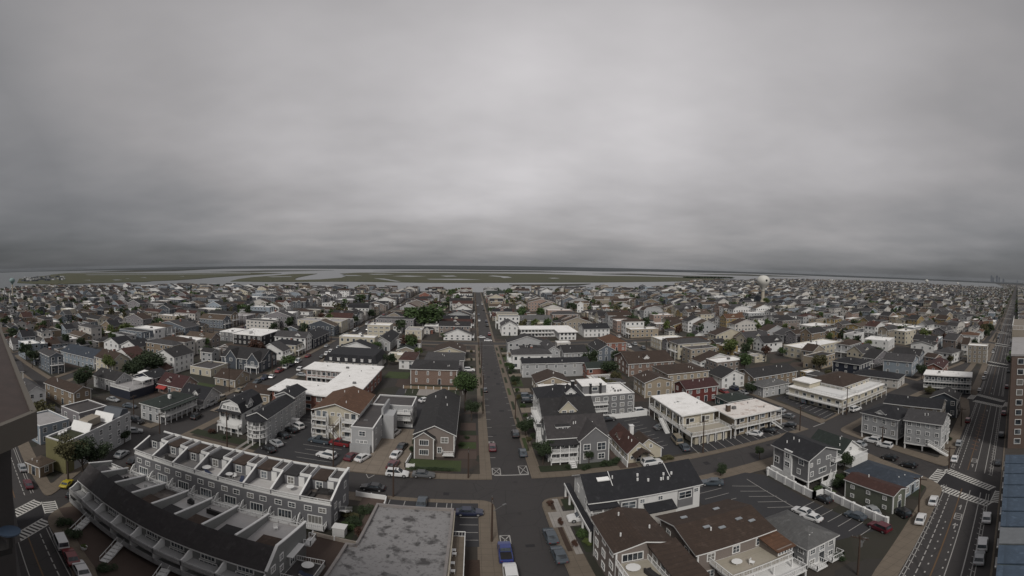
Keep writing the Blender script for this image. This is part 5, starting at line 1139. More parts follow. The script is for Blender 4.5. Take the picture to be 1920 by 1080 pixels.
SPEC = [  # label, x, y, w, d, h, roof, ax, rise, wall, roof colour, extra
 ('grey flat topped cottage with white balcony across from the striped car park', 91.2, 110.0, 11.5, 8, 3.6, 'hip', 'x', 1.0, 'palegrey', 'lightgrey', dict(win=(4, 2, 2, 0))),
 ('long tan apartment house with a grey roof behind the pale hipped cottage', 94.5, 119.5, 21, 12, 4.6, 'gable', 'x', 2.0, 'tan', 'charcoal', dict(win=(7, 2, 2, 0))),
 ('white house with twin dark gables beside the tan apartment house', 84.6, 125.5, 10.5, 9, 4.4, 'gable', 'y', 2.4, 'white', 'charcoal', dict(win=(3, 2, 2, 0))),
 ('dark navy two storey house under a dark hipped roof beside the cream hotel', 141.0, 108.0, 11, 13, 5.4, 'hip', 'x', 1.8, 'navy', 'dark', dict(win=(4, 3, 3, 0), rot=12)),
 ('long low house with a dark hipped roof and pale walls right of the cream hotel', 137.2, 86.4, 9, 19, 3.6, 'hip', 'y', 1.6, 'offwhite', 'dark', dict(win=(3, 6, 3, 0), rot=16)),
 ('beige two storey house with a dark roof facing the avenue crossing', 108.2, 53.4, 8.4, 16.6, 5.6, 'gable', 'y', 1.6, 'beige', 'dark', dict(win=(3, 5, 3, 0), rot=17)),
 ('slate grey house with white trim on the avenue side of the beige house', 118.0, 52.8, 7, 8, 6.2, 'gable', 'x', 1.8, 'slate', 'charcoal', dict(win=(3, 3, 3, 0), rot=17)),
 ('red roofed shed like wing beside the white topped hotel', 166.0, 82.0, 16, 8, 4.0, 'gable', 'x', 1.8, 'brick', 'maroon', dict(win=(4, 1, 1, 0), rot=17)),
 ('blue grey house with white balconies, left of the blue grey twins', 158.6, 93.0, 12, 13, 6.4, 'gable', 'y', 2.2, 'paleblue', 'grey', dict(win=(4, 3, 3, 0), rot=18)),
 ('blue grey house with a broad front gable, right of the blue grey twins', 172.6, 97.6, 12, 13, 6.4, 'gable', 'y', 2.4, 'bluegrey', 'charcoal', dict(win=(4, 3, 3, 0), rot=18)),
 ('white flat roofed cube house with red awning toward the right edge', 204, 136, 15, 15, 5.6, 'flat', 'x', 0, 'white', 'membrane', dict(win=(4, 3, 3, 0), rot=20)),
 ('white and maroon gabled house among white houses near the right avenue', 216, 112, 10, 13, 7.4, 'gable', 'y', 2.2, 'red', 'charcoal', dict(win=(3, 3, 3, 0), rot=18)),
 ('white house with rows of dark windows left of the maroon gable', 204.6, 106.6, 10, 13, 6.8, 'gable', 'x', 1.6, 'white', 'charcoal', dict(win=(4, 3, 3, 0), rot=18)),
 ('pale mint house with stacked balconies right of the maroon gable', 227.6, 115.6, 14, 13, 6.4, 'flat', 'x', 0, 'paleblue', 'membrane', dict(win=(5, 3, 3, 0), rot=18)),
 ('narrow pale flat roofed tower house beside the avenue at right', 206.0, 76.6, 8, 10, 9.0, 'flat', 'x', 0, 'beige', 'membrane', dict(win=(3, 4, 3, 0), rot=17, fl=4)),
 ('small house with an orange roof under a white band close to the avenue', 262, 104, 12, 12, 6.4, 'hip', 'x', 1.6, 'white', 'rust', dict(win=(3, 3, 3, 0), rot=17)),
 ('red house with a maroon roof beside the teal roofed cottage', 64.6, 115.6, 11.6, 8, 5.2, 'gable', 'x', 1.8, 'red', 'maroon', dict(win=(4, 2, 2, 0))),
 ('small cottage with a flat teal grey roof behind the stained motel', 73.6, 105.0, 8.4, 7.6, 2.6, 'hip', 'x', 1.2, 'teal', 'green', dict(win=(3, 2, 2, 0), fl=1)),
 ('tan house with rust brown roof and round windows behind the motel pair', 55.2, 126.6, 10, 9.6, 5.4, 'gable', 'y', 1.6, 'sand', 'brown', dict(win=(3, 3, 2, 0))),
 ('long tan rear wing with a brown roof joined behind the rust brown tan house', 66.0, 131.4, 16.4, 13.4, 6.2, 'hip', 'x', 1.8, 'sand', 'brown', dict(win=(6, 4, 3, 0))),
 ('wide brown gabled house with a small white dormer, right of the blue roofed row', 60.4, 155.0, 19.6, 17, 5.2, 'gable', 'x', 3.0, 'brownbrick', 'brown', dict(win=(6, 4, 3, 0))),
 ('sand coloured house with a low brown front gable beside the central street', 21.6, 139.0, 11, 10.6, 3.8, 'gable', 'y', 2.0, 'sand', 'brown', dict(win=(3, 3, 2, 0))),
 ('low building with a plain white roof in front of the brown front gable', 22.0, 128.2, 10.4, 9.0, 3.4, 'slab', 'x', 0, 'offwhite', 'membrane', dict(win=(3, 2, 2, 0), fl=1)),
 ('long pale grey row house with a blue black roof along its whole length', 19.4, 160.4, 26, 7.2, 5.6, 'gable', 'x', 1.3, 'palegrey', 'dark', dict(win=(7, 2, 2, 0), dr=False)),
 ('orange tan brick house with a dark hipped roof beside the central street', 22.2, 186.8, 10.6, 10.6, 5.4, 'hip', 'x', 1.5, 'tanbrick', 'charcoal', dict(win=(3, 3, 2, 0))),
 ('narrow pale grey gabled house wedged beside the orange tan brick house', 33.4, 186.4, 6.0, 19, 5.2, 'gable', 'y', 2.0, 'palegrey', 'grey', dict(win=(2, 4, 4, 0))),
 ('grey house with two overlapping dark gables right of the narrow gabled house', 40.0, 180.6, 10.6, 15, 5.2, 'gable', 'x', 2.2, 'palegrey', 'charcoal', dict(win=(4, 3, 3, 0))),
 ('pale grey house with a plain front gable in front of the red roofed house', 56.6, 184.6, 8.2, 16, 5.0, 'gable', 'y', 2.4, 'bluegrey', 'charcoal', dict(win=(3, 4, 3, 0))),
 ('house with a bright rust red hipped roof in the second block on the right', 67.6, 204.6, 10.4, 16, 4.4, 'hip', 'y', 3.0, 'brick', 'rust', dict(win=(3, 4, 3, 0))),
 ('white house with a black gabled roof in the third block on the right', 67.6, 250.0, 16.4, 14, 5.0, 'gable', 'x', 2.4, 'white', 'dark', dict(win=(6, 3, 3, 0))),
 ('white Victorian house with two grey front gables beside the L shaped motel', 18.0, 259.0, 9.8, 15, 6.0, 'gable', 'y', 2.8, 'white', 'grey', dict(win=(3, 4, 3, 0))),
 ('cream block with a flat white roof in the second block on the right', 95.2, 199.4, 15.6, 12.4, 5.6, 'flat', 'x', 0, 'cream', 'membrane', dict(win=(5, 4, 3, 0))),
 ('long grey roofed hall beyond the L shaped motel', 26.0, 296.0, 30, 17, 4.6, 'gable', 'x', 2.6, 'grey', 'lightgrey', dict(win=(6, 2, 2, 0), fl=1)),
 ('yellow ochre block on the far right of the field of houses', 248, 190, 24, 13, 5.2, 'gable', 'x', 1.6, 'yellow', 'tanroof', dict(win=(7, 3, 3, 0), rot=12)),
 # left of the central street
 ('long taupe house with a dark ridge roof running back from the lawn', -12.1, 89.6, 8.5, 28.6, 5.8, 'gable', 'y', 2.1, 'taupe', 'charcoal', dict(win=(0, 0, 8, 0), dr=False)),
 ('pale grey stepped block with a tarred flat roof at the concrete drive', -26.5, 89.6, 5.1, 17.2, 6.0, 'flat', 'y', 0, 'palegrey', 'tar', dict(win=(0, 2, 3, 0), dr=False, par=.35)),
 ('pale grey rear wing with a flat dark roof and small balconies', -25.6, 107.2, 10.4, 8.6, 5.8, 'flat', 'x', 0, 'palegrey', 'tar', dict(win=(3, 2, 2, 0), dr=False)),
 ('three storey cream motel with a wide rust brown gable roof and white stair', -37.3, 95.2, 10.8, 15, 7.7, 'gable', 'y', 1.9, 'cream', 'rust', dict(win=(0, 4, 4, 0), fl=3, dr=False, o=.7)),
 ('long pale grey house with a black roof and rounded white porch at its front', -50.7, 86.4, 4.8, 15.6, 6.8, 'gable', 'y', 1.2, 'palegrey', 'dark', dict(win=(0, 3, 5, 0), fl=3, dr=False, ww=.7)),
 ('taller rear half of the long pale grey house, stepping up under a black roof', -51.4, 102.2, 5.4, 8.0, 7.6, 'gable', 'y', 1.2, 'palegrey', 'dark', dict(win=(0, 2, 3, 0), fl=3, dr=False)),
 ('white house with a black gambrel roof and side dormer on the dark lawn', -60.6, 88.6, 6.6, 10.4, 6.2, 'gambrel', 'y', 3.0, 'white', 'dark', dict(win=(4, 3, 3, 0))),
 ('small tan gabled house tucked between the gambrel house and the white U motel', -68.0, 112.8, 9.0, 7.6, 3.6, 'gable', 'x', 1.6, 'sand', 'brown', dict(win=(3, 2, 2, 0), fl=1)),
 ('wide house with a dark mansard roof behind the white U motel', -59.8, 163.4, 22.2, 18, 3.6, 'mansard', 'x', 2.9, 'offwhite', 'dark', dict(win=(8, 3, 3, 0))),
 ('brown brick house with a dark hipped roof behind the walled garden', -21.9, 149.6, 16.6, 15, 5.6, 'hip', 'x', 1.6, 'brownbrick', 'charcoal', dict(win=(4, 3, 2, 0), ww=.5)),
 ('small white house with a red brown roof left of the brown brick house', -29.8, 171.0, 6.2, 15, 3.8, 'hip', 'y', 1.2, 'white', 'redbrown', dict(win=(2, 3, 3, 0))),
 ('grey house with a flat lilac grey roof behind the brown brick house', -18.8, 168.0, 15.4, 15, 5.0, 'hip', 'x', 1.0, 'lilac', 'grey', dict(win=(4, 3, 2, 0))),
 ('cream house with a pair of white edged gables near the second crossing', -17.2, 190.0, 14, 15, 3.8, 'gable', 'y', 2.4, 'cream', 'brown', dict(win=(4, 3, 2, 0))),
 ('dark blue house with a wide roof and pointed front gable on the left street', -100.4, 149.0, 19.0, 14, 4.8, 'gable', 'x', 3.4, 'slate', 'charcoal', dict(win=(5, 3, 3, 0))),
 ('black walled block with a bright white flat roof on the left', -124.6, 196.6, 17.4, 22, 5.6, 'slab', 'x', 0, 'black', 'membrane', dict(win=(6, 4, 3, 0), dr=False)),
 ('low wing with a separate white flat roof left of the black walled block', -136.6, 202, 8.6, 14, 5.2, 'slab', 'x', 0, 'grey', 'membrane', dict(win=(3, 3, 2, 0))),
 ('dark blue barn like house with a dark gable roof left of the left street', -92.4, 203.0, 12.6, 24, 4.8, 'gable', 'y', 2.4, 'navy', 'dark', dict(win=(3, 5, 5, 0))),
 ('three storey cream apartment block with strip windows far up the left street', -111, 253.4, 30, 15, 7.0, 'flat', 'x', 0, 'cream', 'deckgrey', dict(win=(9, 4, 4, 0), fl=3, dr=False)),
 ('cream modern block with horizontal dark window bands left of the big trees', -61.8, 244.4, 13.6, 10.4, 7.0, 'flat', 'x', 0, 'cream', 'membrane', dict(win=(4, 3, 3, 0), fl=3, ww=2.0, wh=.8, dr=False)),
 ('plain pale cube building standing alone among the houses at left', -175.4, 268, 17, 14, 5.6, 'flat', 'x', 0, 'lilac', 'deckgrey', dict(win=(3, 3, 2, 0))),
 ('dark house with a steep black gable behind the mansard building', -48.6, 206, 8, 26, 4.6, 'gable', 'y', 2.4, 'palegrey', 'dark', dict(win=(2, 5, 5, 0))),
 ('row of low flats under one long white roof close to the second crossing', -30.2, 269, 28, 12, 3.8, 'slab', 'x', 0, 'offwhite', 'membrane', dict(win=(9, 3, 2, 0))),
 ('cream house with stacked open decks left of the long white roofed flats', -38.4, 240.4, 9.4, 14, 5.2, 'flat', 'x', 0, 'cream', 'deckgrey', dict(win=(3, 3, 3, 0))),
 ('small cream cape house with a brown roof beside the parked van', -87.0, 124.6, 8.4, 10.4, 2.9, 'gable', 'x', 2.2, 'sand', 'brown', dict(win=(3, 2, 2, 0), fl=1)),
 ('low stucco house with a flat brown roof beyond the green lawn at left', -104.6, 132.6, 10, 12, 2.9, 'flat', 'x', 0, 'cream', 'tar', dict(win=(3, 2, 2, 0), fl=1)),
 ('grey corner house with a green black hipped roof and double porch', -83.4, 83.2, 7.2, 14.4, 4.6, 'hip', 'y', 1.5, 'palegrey', 'green', dict(win=(3, 3, 0, 0))),
 ('pale grey cape with a dark roof and one white dormer behind the corner house', -83.6, 100.4, 9.2, 8.6, 2.9, 'gable', 'x', 2.8, 'palegrey', 'dark', dict(win=(3, 2, 2, 0), fl=1)),
 ('pale pink house with a maroon roof and red awning on the left', -97.4, 105.6, 10.2, 8.6, 3.4, 'gable', 'x', 2.9, 'pink', 'maroon', dict(win=(3, 2, 2, 0))),
 ('navy house with a white roof deck in front on the left', -107.4, 104.4, 8.2, 8.8, 4.8, 'gable', 'y', 1.6, 'navy', 'dark', dict(win=(3, 2, 2, 0))),
 ('grey gabled house with a small side porch, leftmost of the three above the corner', -119.4, 95.4, 11.6, 7.6, 4.4, 'gable', 'x', 2.2, 'palegrey', 'charcoal', dict(win=(4, 2, 2, 0))),
 ('pale walled block with an open roof deck at the far left corner', -92.2, 62.4, 7.8, 9, 6.2, 'flat', 'x', 0, 'lilac', 'tar', dict(win=(2, 2, 2, 0))),
 ('stepped pale blue house below the roof deck block at far left', -95.2, 51.6, 9.4, 8.6, 4.8, 'flat', 'x', 0, 'paleblue', 'deckgrey', dict(win=(3, 3, 3, 0))),
 ('brown roofed house with pale end wall above the roof deck block', -119.4, 74.6, 16, 6.6, 5.4, 'gable', 'x', 1.4, 'tan', 'brown', dict(win=(4, 2, 2, 0))),
 ('long blue grey row with dormers and a white balcony band at left', -163.6, 111.6, 24, 12, 5.0, 'gable', 'x', 2.6, 'paleblue', 'blue', dict(win=(8, 2, 2, 0))),
 ('white house with a black gable, left of the white gabled pair', -166.6, 140.4, 11, 10, 5.4, 'gable', 'y', 2.6, 'white', 'dark', dict(win=(3, 3, 3, 0))),
 ('white house with a black gable, right of the white gabled pair', -153.6, 140.4, 11, 10, 5.4, 'gable', 'y', 2.6, 'white', 'dark', dict(win=(3, 3, 3, 0))),
 ('tall white gabled house with blue glass front above the pink house', -121, 128.6, 11.4, 12.6, 6.8, 'gable', 'y', 2.6, 'white', 'charcoal', dict(win=(4, 3, 4, 0), fl=3)),
]
H = {}
for k, s in enumerate(SPEC):
    kw = dict(s[11]); far_ = math.hypot(s[1], s[2]) > 150
    H[s[0]] = (house(s[0], s[1], s[2], s[3], s[4], s[5], s[6], s[7], s[8], s[9], s[10], lod=1 if far_ else 0, **kw), s)
def hh(pre):
    for k in H:
        if k.startswith(pre): return H[k][0]
    raise KeyError(pre)
# --- details on the ones close enough to show them -----------------------
t, ro = hh('long taupe house')
w = MB(); walls(w, 4.2, 2.2, 5.2, 'gable', 'y', 1.5); fw = obj('front_wing', w, [wm('taupe'), TRIM], t, (0, -1.4, 0)); r = MB(); roofm(r, 4.2, 3.0, 5.2, 'gable', 'y', 1.5, .3, .2); obj('wing_roof', r, [rm('charcoal'), TRIM], fw)
for z in (1.2, 3.6): window(fw, 'F', 2.1, z, 1.8, 1.2, 4.2, 2.2, 0, 'bars')
window(t, 'F', 5.3, 1.2, .7, 1.3, 8.5, 28.6); window(t, 'F', 6.4, 3.8, 1.4, 1.2, 8.5, 28.6); balcony(t, 6.0, -1.4, 8.5, -.02, 1.2, 'B'); obj('fascia', MB().box(8.8, -.5, 5.5, 8.98, 29.1, 5.75), TRIM, ro)
t, ro = hh('pale grey stepped')
for u, z, w_, h in ((2.6, 4.2, 1.3, 1.1),): window(t, 'F', u, z, w_, h, 5.1, 17.2)
for u in (1.6, 2.5, 3.4): window(t, 'F', u, 2.3, .6, .6, 5.1, 17.2)
obj('lean_to', MB().box(0, -1.0, 0, 4.6, -.01, 2.1), wm('palegrey'), t); obj('party_wall', MB().box(5.0, 9.0, 5.6, 5.5, 17.2, 8.1).box(5.0, 9, 0, 8.0, 13.6, 6.4), wm('palegrey'), t)
obj('skylight', MB().box(1.6, 5, 6.02, 2.6, 5.7, 6.16), STEEL, ro)
t, ro = hh('pale grey rear wing'); balcony(t, 6.2, -1.5, 10.2, -.02, 2.6, 'B'); balcony(t, 6.2, -1.5, 10.2, -.02, 4.4, 'B')
t, ro = hh('three storey cream motel')
for z in (.8, 3.2, 5.5):
    balcony(t, -.3, -1.7, 3.6, -.02, z, 'B', floor=membrane('deck_cream', (.36, .33, .27)), step=.22); balcony(t, 7.2, -1.7, 11.1, -.02, z, 'B', step=.22)
    for u in (1.0, 2.6, 8.2, 9.8): window(t, 'F', u, z + .2, 1.1, 1.6, 10.8, 15, 0, 'plain')
pf = MB()
for u in (-.3, 3.45, 3.9, 6.8, 7.2, 10.95): pf.box(u, -1.7, 0, u + .16, -1.54, 7.4)
postset(t, pf); stairs(t, 6.6, -1.0, 3.2, -2.4, 0, 1.0).location.z = 2.4; stairs(t, 4.2, -1.0, 3.2, 2.4, 0, 1.0)
for u, z in ((4.6, 6.4), (6.2, 6.4)): window(t, 'F', u, z, .7, .7, 10.8, 15)
t, ro = hh('long pale grey house')
for z in (2.2, 4.3):
    b = MB().cyl(2.4, -.1, z - .2, z, 2.6, n=20); o = obj('balcony', b, TRIM, t); r = MB(); rail(r, [(2.4 + 2.5 * math.cos(a), -.1 + 2.5 * math.sin(a)) for a in [math.pi + math.pi * i / 8 for i in range(9)]], z, .9, step=.25); obj('railing', r, TRIM, o)
    for u in (1.2, 3.6): window(t, 'F', u, z + .1, .9, 1.5, 4.8, 15.6)
pm_ = MB()
for i in range(5): a = math.pi * (1.05 + .9 * i / 4); pm_.box(2.4 + 2.4 * math.cos(a) - .09, -.1 + 2.4 * math.sin(a) - .09, 0, 2.4 + 2.4 * math.cos(a) + .09, -.1 + 2.4 * math.sin(a) + .09, 6.4)
postset(t, pm_); obj('porch_roof', MB().cyl(2.4, -.1, 6.4, 7.6, 2.9, .3, 20), rm('dark'), t)
t, ro = [v[0] for k_, v in H.items() if v[1][6] == 'gambrel'][0]
dormer(t, 'R', 4.2, .1, 6.3, 2.8, 1.3, 3.2, 1.4, 6.6, 10.4, 'white', 'dark', 2)
for i in range(4): window(t, 'F', 1.5 + i * 1.2, 6.6, .7, .8, 6.6, 10.4)
balcony(t, .1, -1.6, 6.5, -.02, 2.2, 'B', (0, 2.0, 4)); obj('porch_roof', MB().box(-.3, -1.9, 6.0, 6.9, .1, 6.2), rm('dark'), t)
t, ro = hh('grey corner house with a'); balcony(t, 7.22, .2, 8.9, 14.2, 2.4, 'L', step=.25)
pm_ = MB()
for i in range(7): pm_.box(8.7, .2 + 13.8 * i / 6, 0, 8.86, .36 + 13.8 * i / 6, 4.4)
postset(t, pm_); obj('porch_roof', MB().box(7.2, -.2, 4.3, 9.3, 14.6, 4.5), rm('green'), t); winrow(t, 'R', 6, .6, .9, 1.2, 7.2, 14.4); winrow(t, 'R', 6, 2.8, .9, 1.2, 7.2, 14.4); chimney(ro, 5.2, 6.2, 5.2, 6.6, .7, TRIM)
t, ro = hh('pale grey cape'); dormer(t, 'F', 5.6, .9, 3.2, 1.6, 1.1, 2.4, .8, 9.2, 8.6, 'white', 'dark', 1); balcony(t, 5.6, -2, 9.2, -.02, .6, 'B', (0, .4, 2), roofed=2.4); obj('porch_roof', MB().extr([(-2.3, 2.3), (.2, 3.1), (.2, 2.95), (-2.3, 2.15)], 'x', 5.2, 9.6), rm('grey'), t)
t, ro = hh('pale pink house'); dormer(t, 'F', 4.0, .9, 3.6, 1.8, 1.0, 2.4, .8, 10.2, 8.6, 'pink', 'maroon', 1); obj('awning', MB().extr([(-1.9, 2.2), (0, 3.0), (0, 2.9), (-1.9, 2.1)], 'x', .4, 4.2), plain('red_canvas', (.30, .035, .03), .7), t)
t, ro = hh('navy house with a white'); obj('deck_block', MB().box(-.6, -11.4, 0, 9.2, -.05, 3.0), wm('navy'), t); balcony(t, -.6, -11.4, 9.2, -.05, 3.2, 'B', floor=rm('deckgrey')); dormer(t, 'F', 3.0, .3, 4.9, 3.0, 1.0, 3.0, -.3, 8.2, 8.8, 'white', 'membrane', 1)
obj('pergola', MB().box(4.6, -5.6, 5.2, 9.2, -.4, 5.35).box(4.6, -5.6, 3.2, 4.75, -5.45, 5.2).box(9.05, -5.6, 3.2, 9.2, -5.45, 5.2).box(9.05, -.6, 3.2, 9.2, -.4, 5.2), TRIM, t)
t, ro = hh('dark blue house with a wide'); 
for u in (5.0, 16.4):
    w = MB(); walls(w, 5.4, 3.0, 4.6, 'gable', 'y', 3.4); fw = obj('front_wing', w, [wm('slate'), TRIM], t, (u - 2.7, -2.4 if u > 9 else -.6, 0)); r = MB(); roofm(r, 5.4, 6.0, 4.6, 'gable', 'y', 3.4, .3, .2); obj('wing_roof', r, [rm('charcoal'), TRIM], fw); window(fw, 'F', 2.7, 3.4, 1.2, 1.1, 5.4, 3, 1)
balcony(t, 13.6, -4.4, 19.4, -2.42, 2.6, 'B', (0, 2.4, 3))
t, ro = hh('black walled block'); obj('stair_tower', MB().box(5, 2, 5.95, 9, 6, 7.4), wm('white'), t)
for k_ in ('wide house with a dark m',):
    t, ro = hh(k_)
    for i in range(6): dormer(t, 'F', 3 + 3.3 * i, -.1, 3.9, 1.0, 1.3, 1.4, -.15, 22.2, 18, 'white', 'dark', 1, 1, .15)
t, ro = hh('wide brown gabled'); dormer(t, 'F', 8.6, 2.4, 5.6, 2.2, 1.2, 3.4, 1.1, 19.6, 17, 'white', 'brown', 1)
t, ro = hh('long grey roofed hall')
# slanted roof deck block with the yellow end at far left
t, ro = house('long pale block with a yellow green end wall and roof decks by the left crossing', -74.4, 46.2, 5.4, 23.4, 7.0, 'flat', 'y', 0, 'palegrey', 'tar', rot=12.6, fl=3, win=(2, 0, 7, 0), dr=False, par=.6)
obj('end_cladding', MB().box(-.04, -.12, 0, 5.44, -.001, 7.3).box(5.401, -.1, 0, 5.5, 2.4, 7.3), plain('yellow_green_render', (.15, .14, .065), .8, .3, .5), t); obj('terrace', MB().box(.3, .4, 7.02, 5.0, 7, 7.1), plain('artificial_turf', (.03, .034, .015), .9), t)
for yy in (7.4, 15.5): obj('party_wall', MB().extr([(yy, 7.0), (yy + .2, 7.0), (yy + 1.6, 9.0), (yy + 1.3, 9.0)], 'x', .1, 5.3), TRIM, t)
obj('stair_hood', MB().extr([(9, 7.0), (15, 7.0), (15, 8.7), (10.5, 8.7)], 'x', .3, 2.8), wm('beige'), t); obj('stair_hood', MB().extr([(18.5, 7), (22.8, 7), (22.8, 8.6), (20.5, 9.2)], 'x', .2, 5.2), wm('slate'), t)
for i, (a_, b_) in enumerate(((-73.9, 49.2), (-74.3, 50.3), (-74.7, 51.4))): furniture('chair', ['left white chair on the yellow ended block roof', 'middle white chair on the yellow ended block roof', 'right white chair on the yellow ended block roof'][i], a_, b_, 7.24, 40)
t, ro = house('tan stepped annexe in front of the yellow ended block', -74.0, 41.4, 3.4, 3.8, 2.6, 'hip', 'x', .8, 'tan', 'tanroof', fl=1, win=(1, 1, 1, 0), rot=12)
# U shaped motel
def umotel():
    t = thing('motel', 'brick motel wrapped in a U under one bright white flat roof', 'motel', (-58.6, 113.8, ZB)); FOOT.append([(-61, 111.5), (-31, 111.5), (-31, 154), (-61, 154)])
    h = 5.0; A = (0, 0, 25.4, 11.6); B = (14.8, 11.6, 25.4, 28.6); C = (-.6, 28.6, 25.4, 38.8); rf = MB(); w = MB()
    for (a, b, c, d) in (A, B, C): w.box(a, b, 0, c, d, h, 0, False)
    obj('wall', w, wm('brick'), t)
    P = [(-1, -1), (26.2, -1), (26.2, 39.6), (-1.4, 39.6), (-1.4, 27.8), (13.6, 27.8), (13.6, 12.6), (-1, 12.6)]
    obj('roof', MB().prism(P, h, h + .35, 1, 0, bottom=True), [rm('membrane'), TRIM], t)
    for z in (2.5,):
        o = obj('balcony', MB().box(.2, 11.62, z - .2, 14.6, 12.9, z).box(13.4, 12.9, z - .2, 14.78, 27.4, z).box(.2, 27.2, z - .2, 13.4, 28.58, z), TRIM, t); r = MB(); rail(r, [(.3, 12.8), (13.5, 12.8), (13.5, 27.3), (.3, 27.3)], z, .95, step=.25); obj('railing', r, TRIM, o)
    for i in range(7):
        for z in (.6, 3.1):
            obj('window', win_mesh(1.5, 1.2, 'plain')[2], None, t, (1.8 + i * 3.4, 0, z)); obj('window', win_mesh(1.5, 1.2, 'plain')[2], None, t, (25.4, 2.5 + i * 5.2, z), R(90))
            obj('window', win_mesh(1.5, 1.2, 'plain')[2], None, t, (.8 + i * 1.95, 28.6, z))
    for i, (a_, b_) in enumerate(((4, 3), (12, 8), (20, 5), (22, 14), (18, 22), (6, 34), (14, 33), (23, 35), (20, 30))): obj('vent_pipe' if i % 3 else 'hvac_unit', MB().cyl(0, 0, 0, .4, .14, n=8) if i % 3 else MB().box(-.5, -.4, 0, .5, .4, .6), STEEL, t, (a_, b_, h + .35))
    pm2 = MB()
    for i in range(8): pm2.box(.3 + 1.8 * i, 27.2, 0, .46 + 1.8 * i, 27.36, 5)
    postset(t, pm2)
umotel()
# L shaped white motel, third block right
def lmotel():
    t = thing('motel', 'white flat roofed L shaped motel with dark posts in the third block right', 'motel', (29.5, 254.6, ZB)); FOOT.append([(28, 240), (62, 240), (62, 269), (28, 269)])
    obj('wall', MB().box(0, 0, 0, 21, 12, 4.6, 0, False).box(21, -13, 0, 31, 12, 4.6, 0, False), wm('white'), t)
    obj('roof', MB().prism([(-1, -1.6), (19.8, -1.6), (19.8, -14), (32, -14), (32, 13), (-1, 13)], 4.6, 5.0, 1, 0, bottom=True), [rm('membrane'), TRIM], t)
    pm2 = MB()
    for i in range(10): pm2.box(2 * i, -1.5, 0, 2 * i + .2, -1.3, 4.6)
    postset(t, pm2); obj('balcony', MB().box(-.5, -1.5, 2.3, 19.8, -.02, 2.5), TRIM, t)
    for i in range(9):
        for z in (.5, 2.9): obj('window', win_mesh(1.2, 1.3, 'plain')[2], None, t, (1.2 + i * 2.1, 0, z))
    for i in range(4):
        for z in (.5, 2.9): obj('window', win_mesh(1.2, 1.3, 'plain')[2], None, t, (22.5 + i * 2.3, -13, z))
lmotel()
t, ro = house('flat white topped hotel with rows of balconies beside the avenue at right', 146.6, 60.4, 8.0, 17.4, 6.6, 'slab', 'x', 0, 'slate', 'membrane', rot=22, win=(2, 0, 2, 0), lod=1, cat='hotel', name='hotel', dr=False, o=.5)
for z in (2.2, 4.3): balcony(t, -1.3, -.3, -.02, 17.6, z, 'R', step=.3)
winrow(t, 'L', 8, .4, 1.0, 1.2, 8, 17.4, 1, 'plain'); winrow(t, 'L', 8, 2.6, 1.0, 1.2, 8, 17.4, 1, 'plain'); winrow(t, 'L', 8, 4.7, 1.0, 1.2, 8, 17.4, 1, 'plain')
t, ro = house('long terraced apartment house with rows of cream bays behind the cream hotel', 148, 150, 34, 12, 5.4, 'flat', 'x', 0, 'cream', 'membrane', rot=6, win=(10, 3, 3, 0), lod=1, ww=1.6)
# white boundary wall round the stilt house, with its jog
wallfence([(55.3, 64.2), (54.7, 50.7), (57.0, 50.5), (55.6, 35.8)], 1.7, 'long white wall between the car park and the stilt house', th=.35, name='boundary_wall')
wallfence([(54.9, 63.9), (58.4, 64.9)], 1.2, 'short white wall at the back corner of the stilt house'); wallfence([(58.6, 50.2), (59.2, 53.4), (61, 53.2)], 1.2, 'white garden wall between the stilt house and the sage green block')
wallfence([(-19.6, 69.6), (-14.2, 69.3), (-14.0, 66.6)], 1.0, 'white garden wall at the corner of the brick patio'); wallfence([(-22.0, 55.0), (-15.2, 54.2)], .8, 'low cream wall below the rear townhouse garden', plain('cream_render', (.34, .30, .26), .8))
wallfence([(-23.5, 143.6), (-2.6, 143.6)], 1.0, 'long timber fence behind the car park of the taupe house', plain('fence_timber', (.20, .15, .10), .9), name='timber_fence', cat='fence')
wallfence([(-47.0, 86.5), (-45.8, 99)], 1.2, 'white wall between the black car park and the rounded porch house', th=.25)
wallfence([(-12.9, 88.6), (-13.3, 83.6), (-11.4, 83.4)], 1.0, 'low white wall at the left of the taupe house lawn')
# rubbish bins and utility boxes
def box_bin(x, y, label, c='white'):
    t = thing('utility_box', label, 'utility box', (x, y, ZB)); obj('cabinet', MB().box(-.9, -.7, 0, .9, .7, 1.7), wm(c), t); obj('lid', MB().box(-1.0, -.8, 1.7, 1.0, .8, 1.85), TRIM, t)
box_bin(-18.4, 56.4, 'white shed box beside the right end of the rear townhouses'); box_bin(-45.0, 100.8, 'white bin store beside the dark car park at left')
def pergola(x, y): 
    t = thing('flower_basket', 'white planter tub with flowers beside the steps of the front row', 'planter', (x, y, ZB)); obj('tub', MB().cyl(0, 0, 0, .5, .4, .5, 10), TRIM, t); c = obj('flowers', crown('far', 1, 'light'), None, t, (0, 0, .6)); c.scale = (.6, .6, .4)
pergola(-45.5, 33.6)
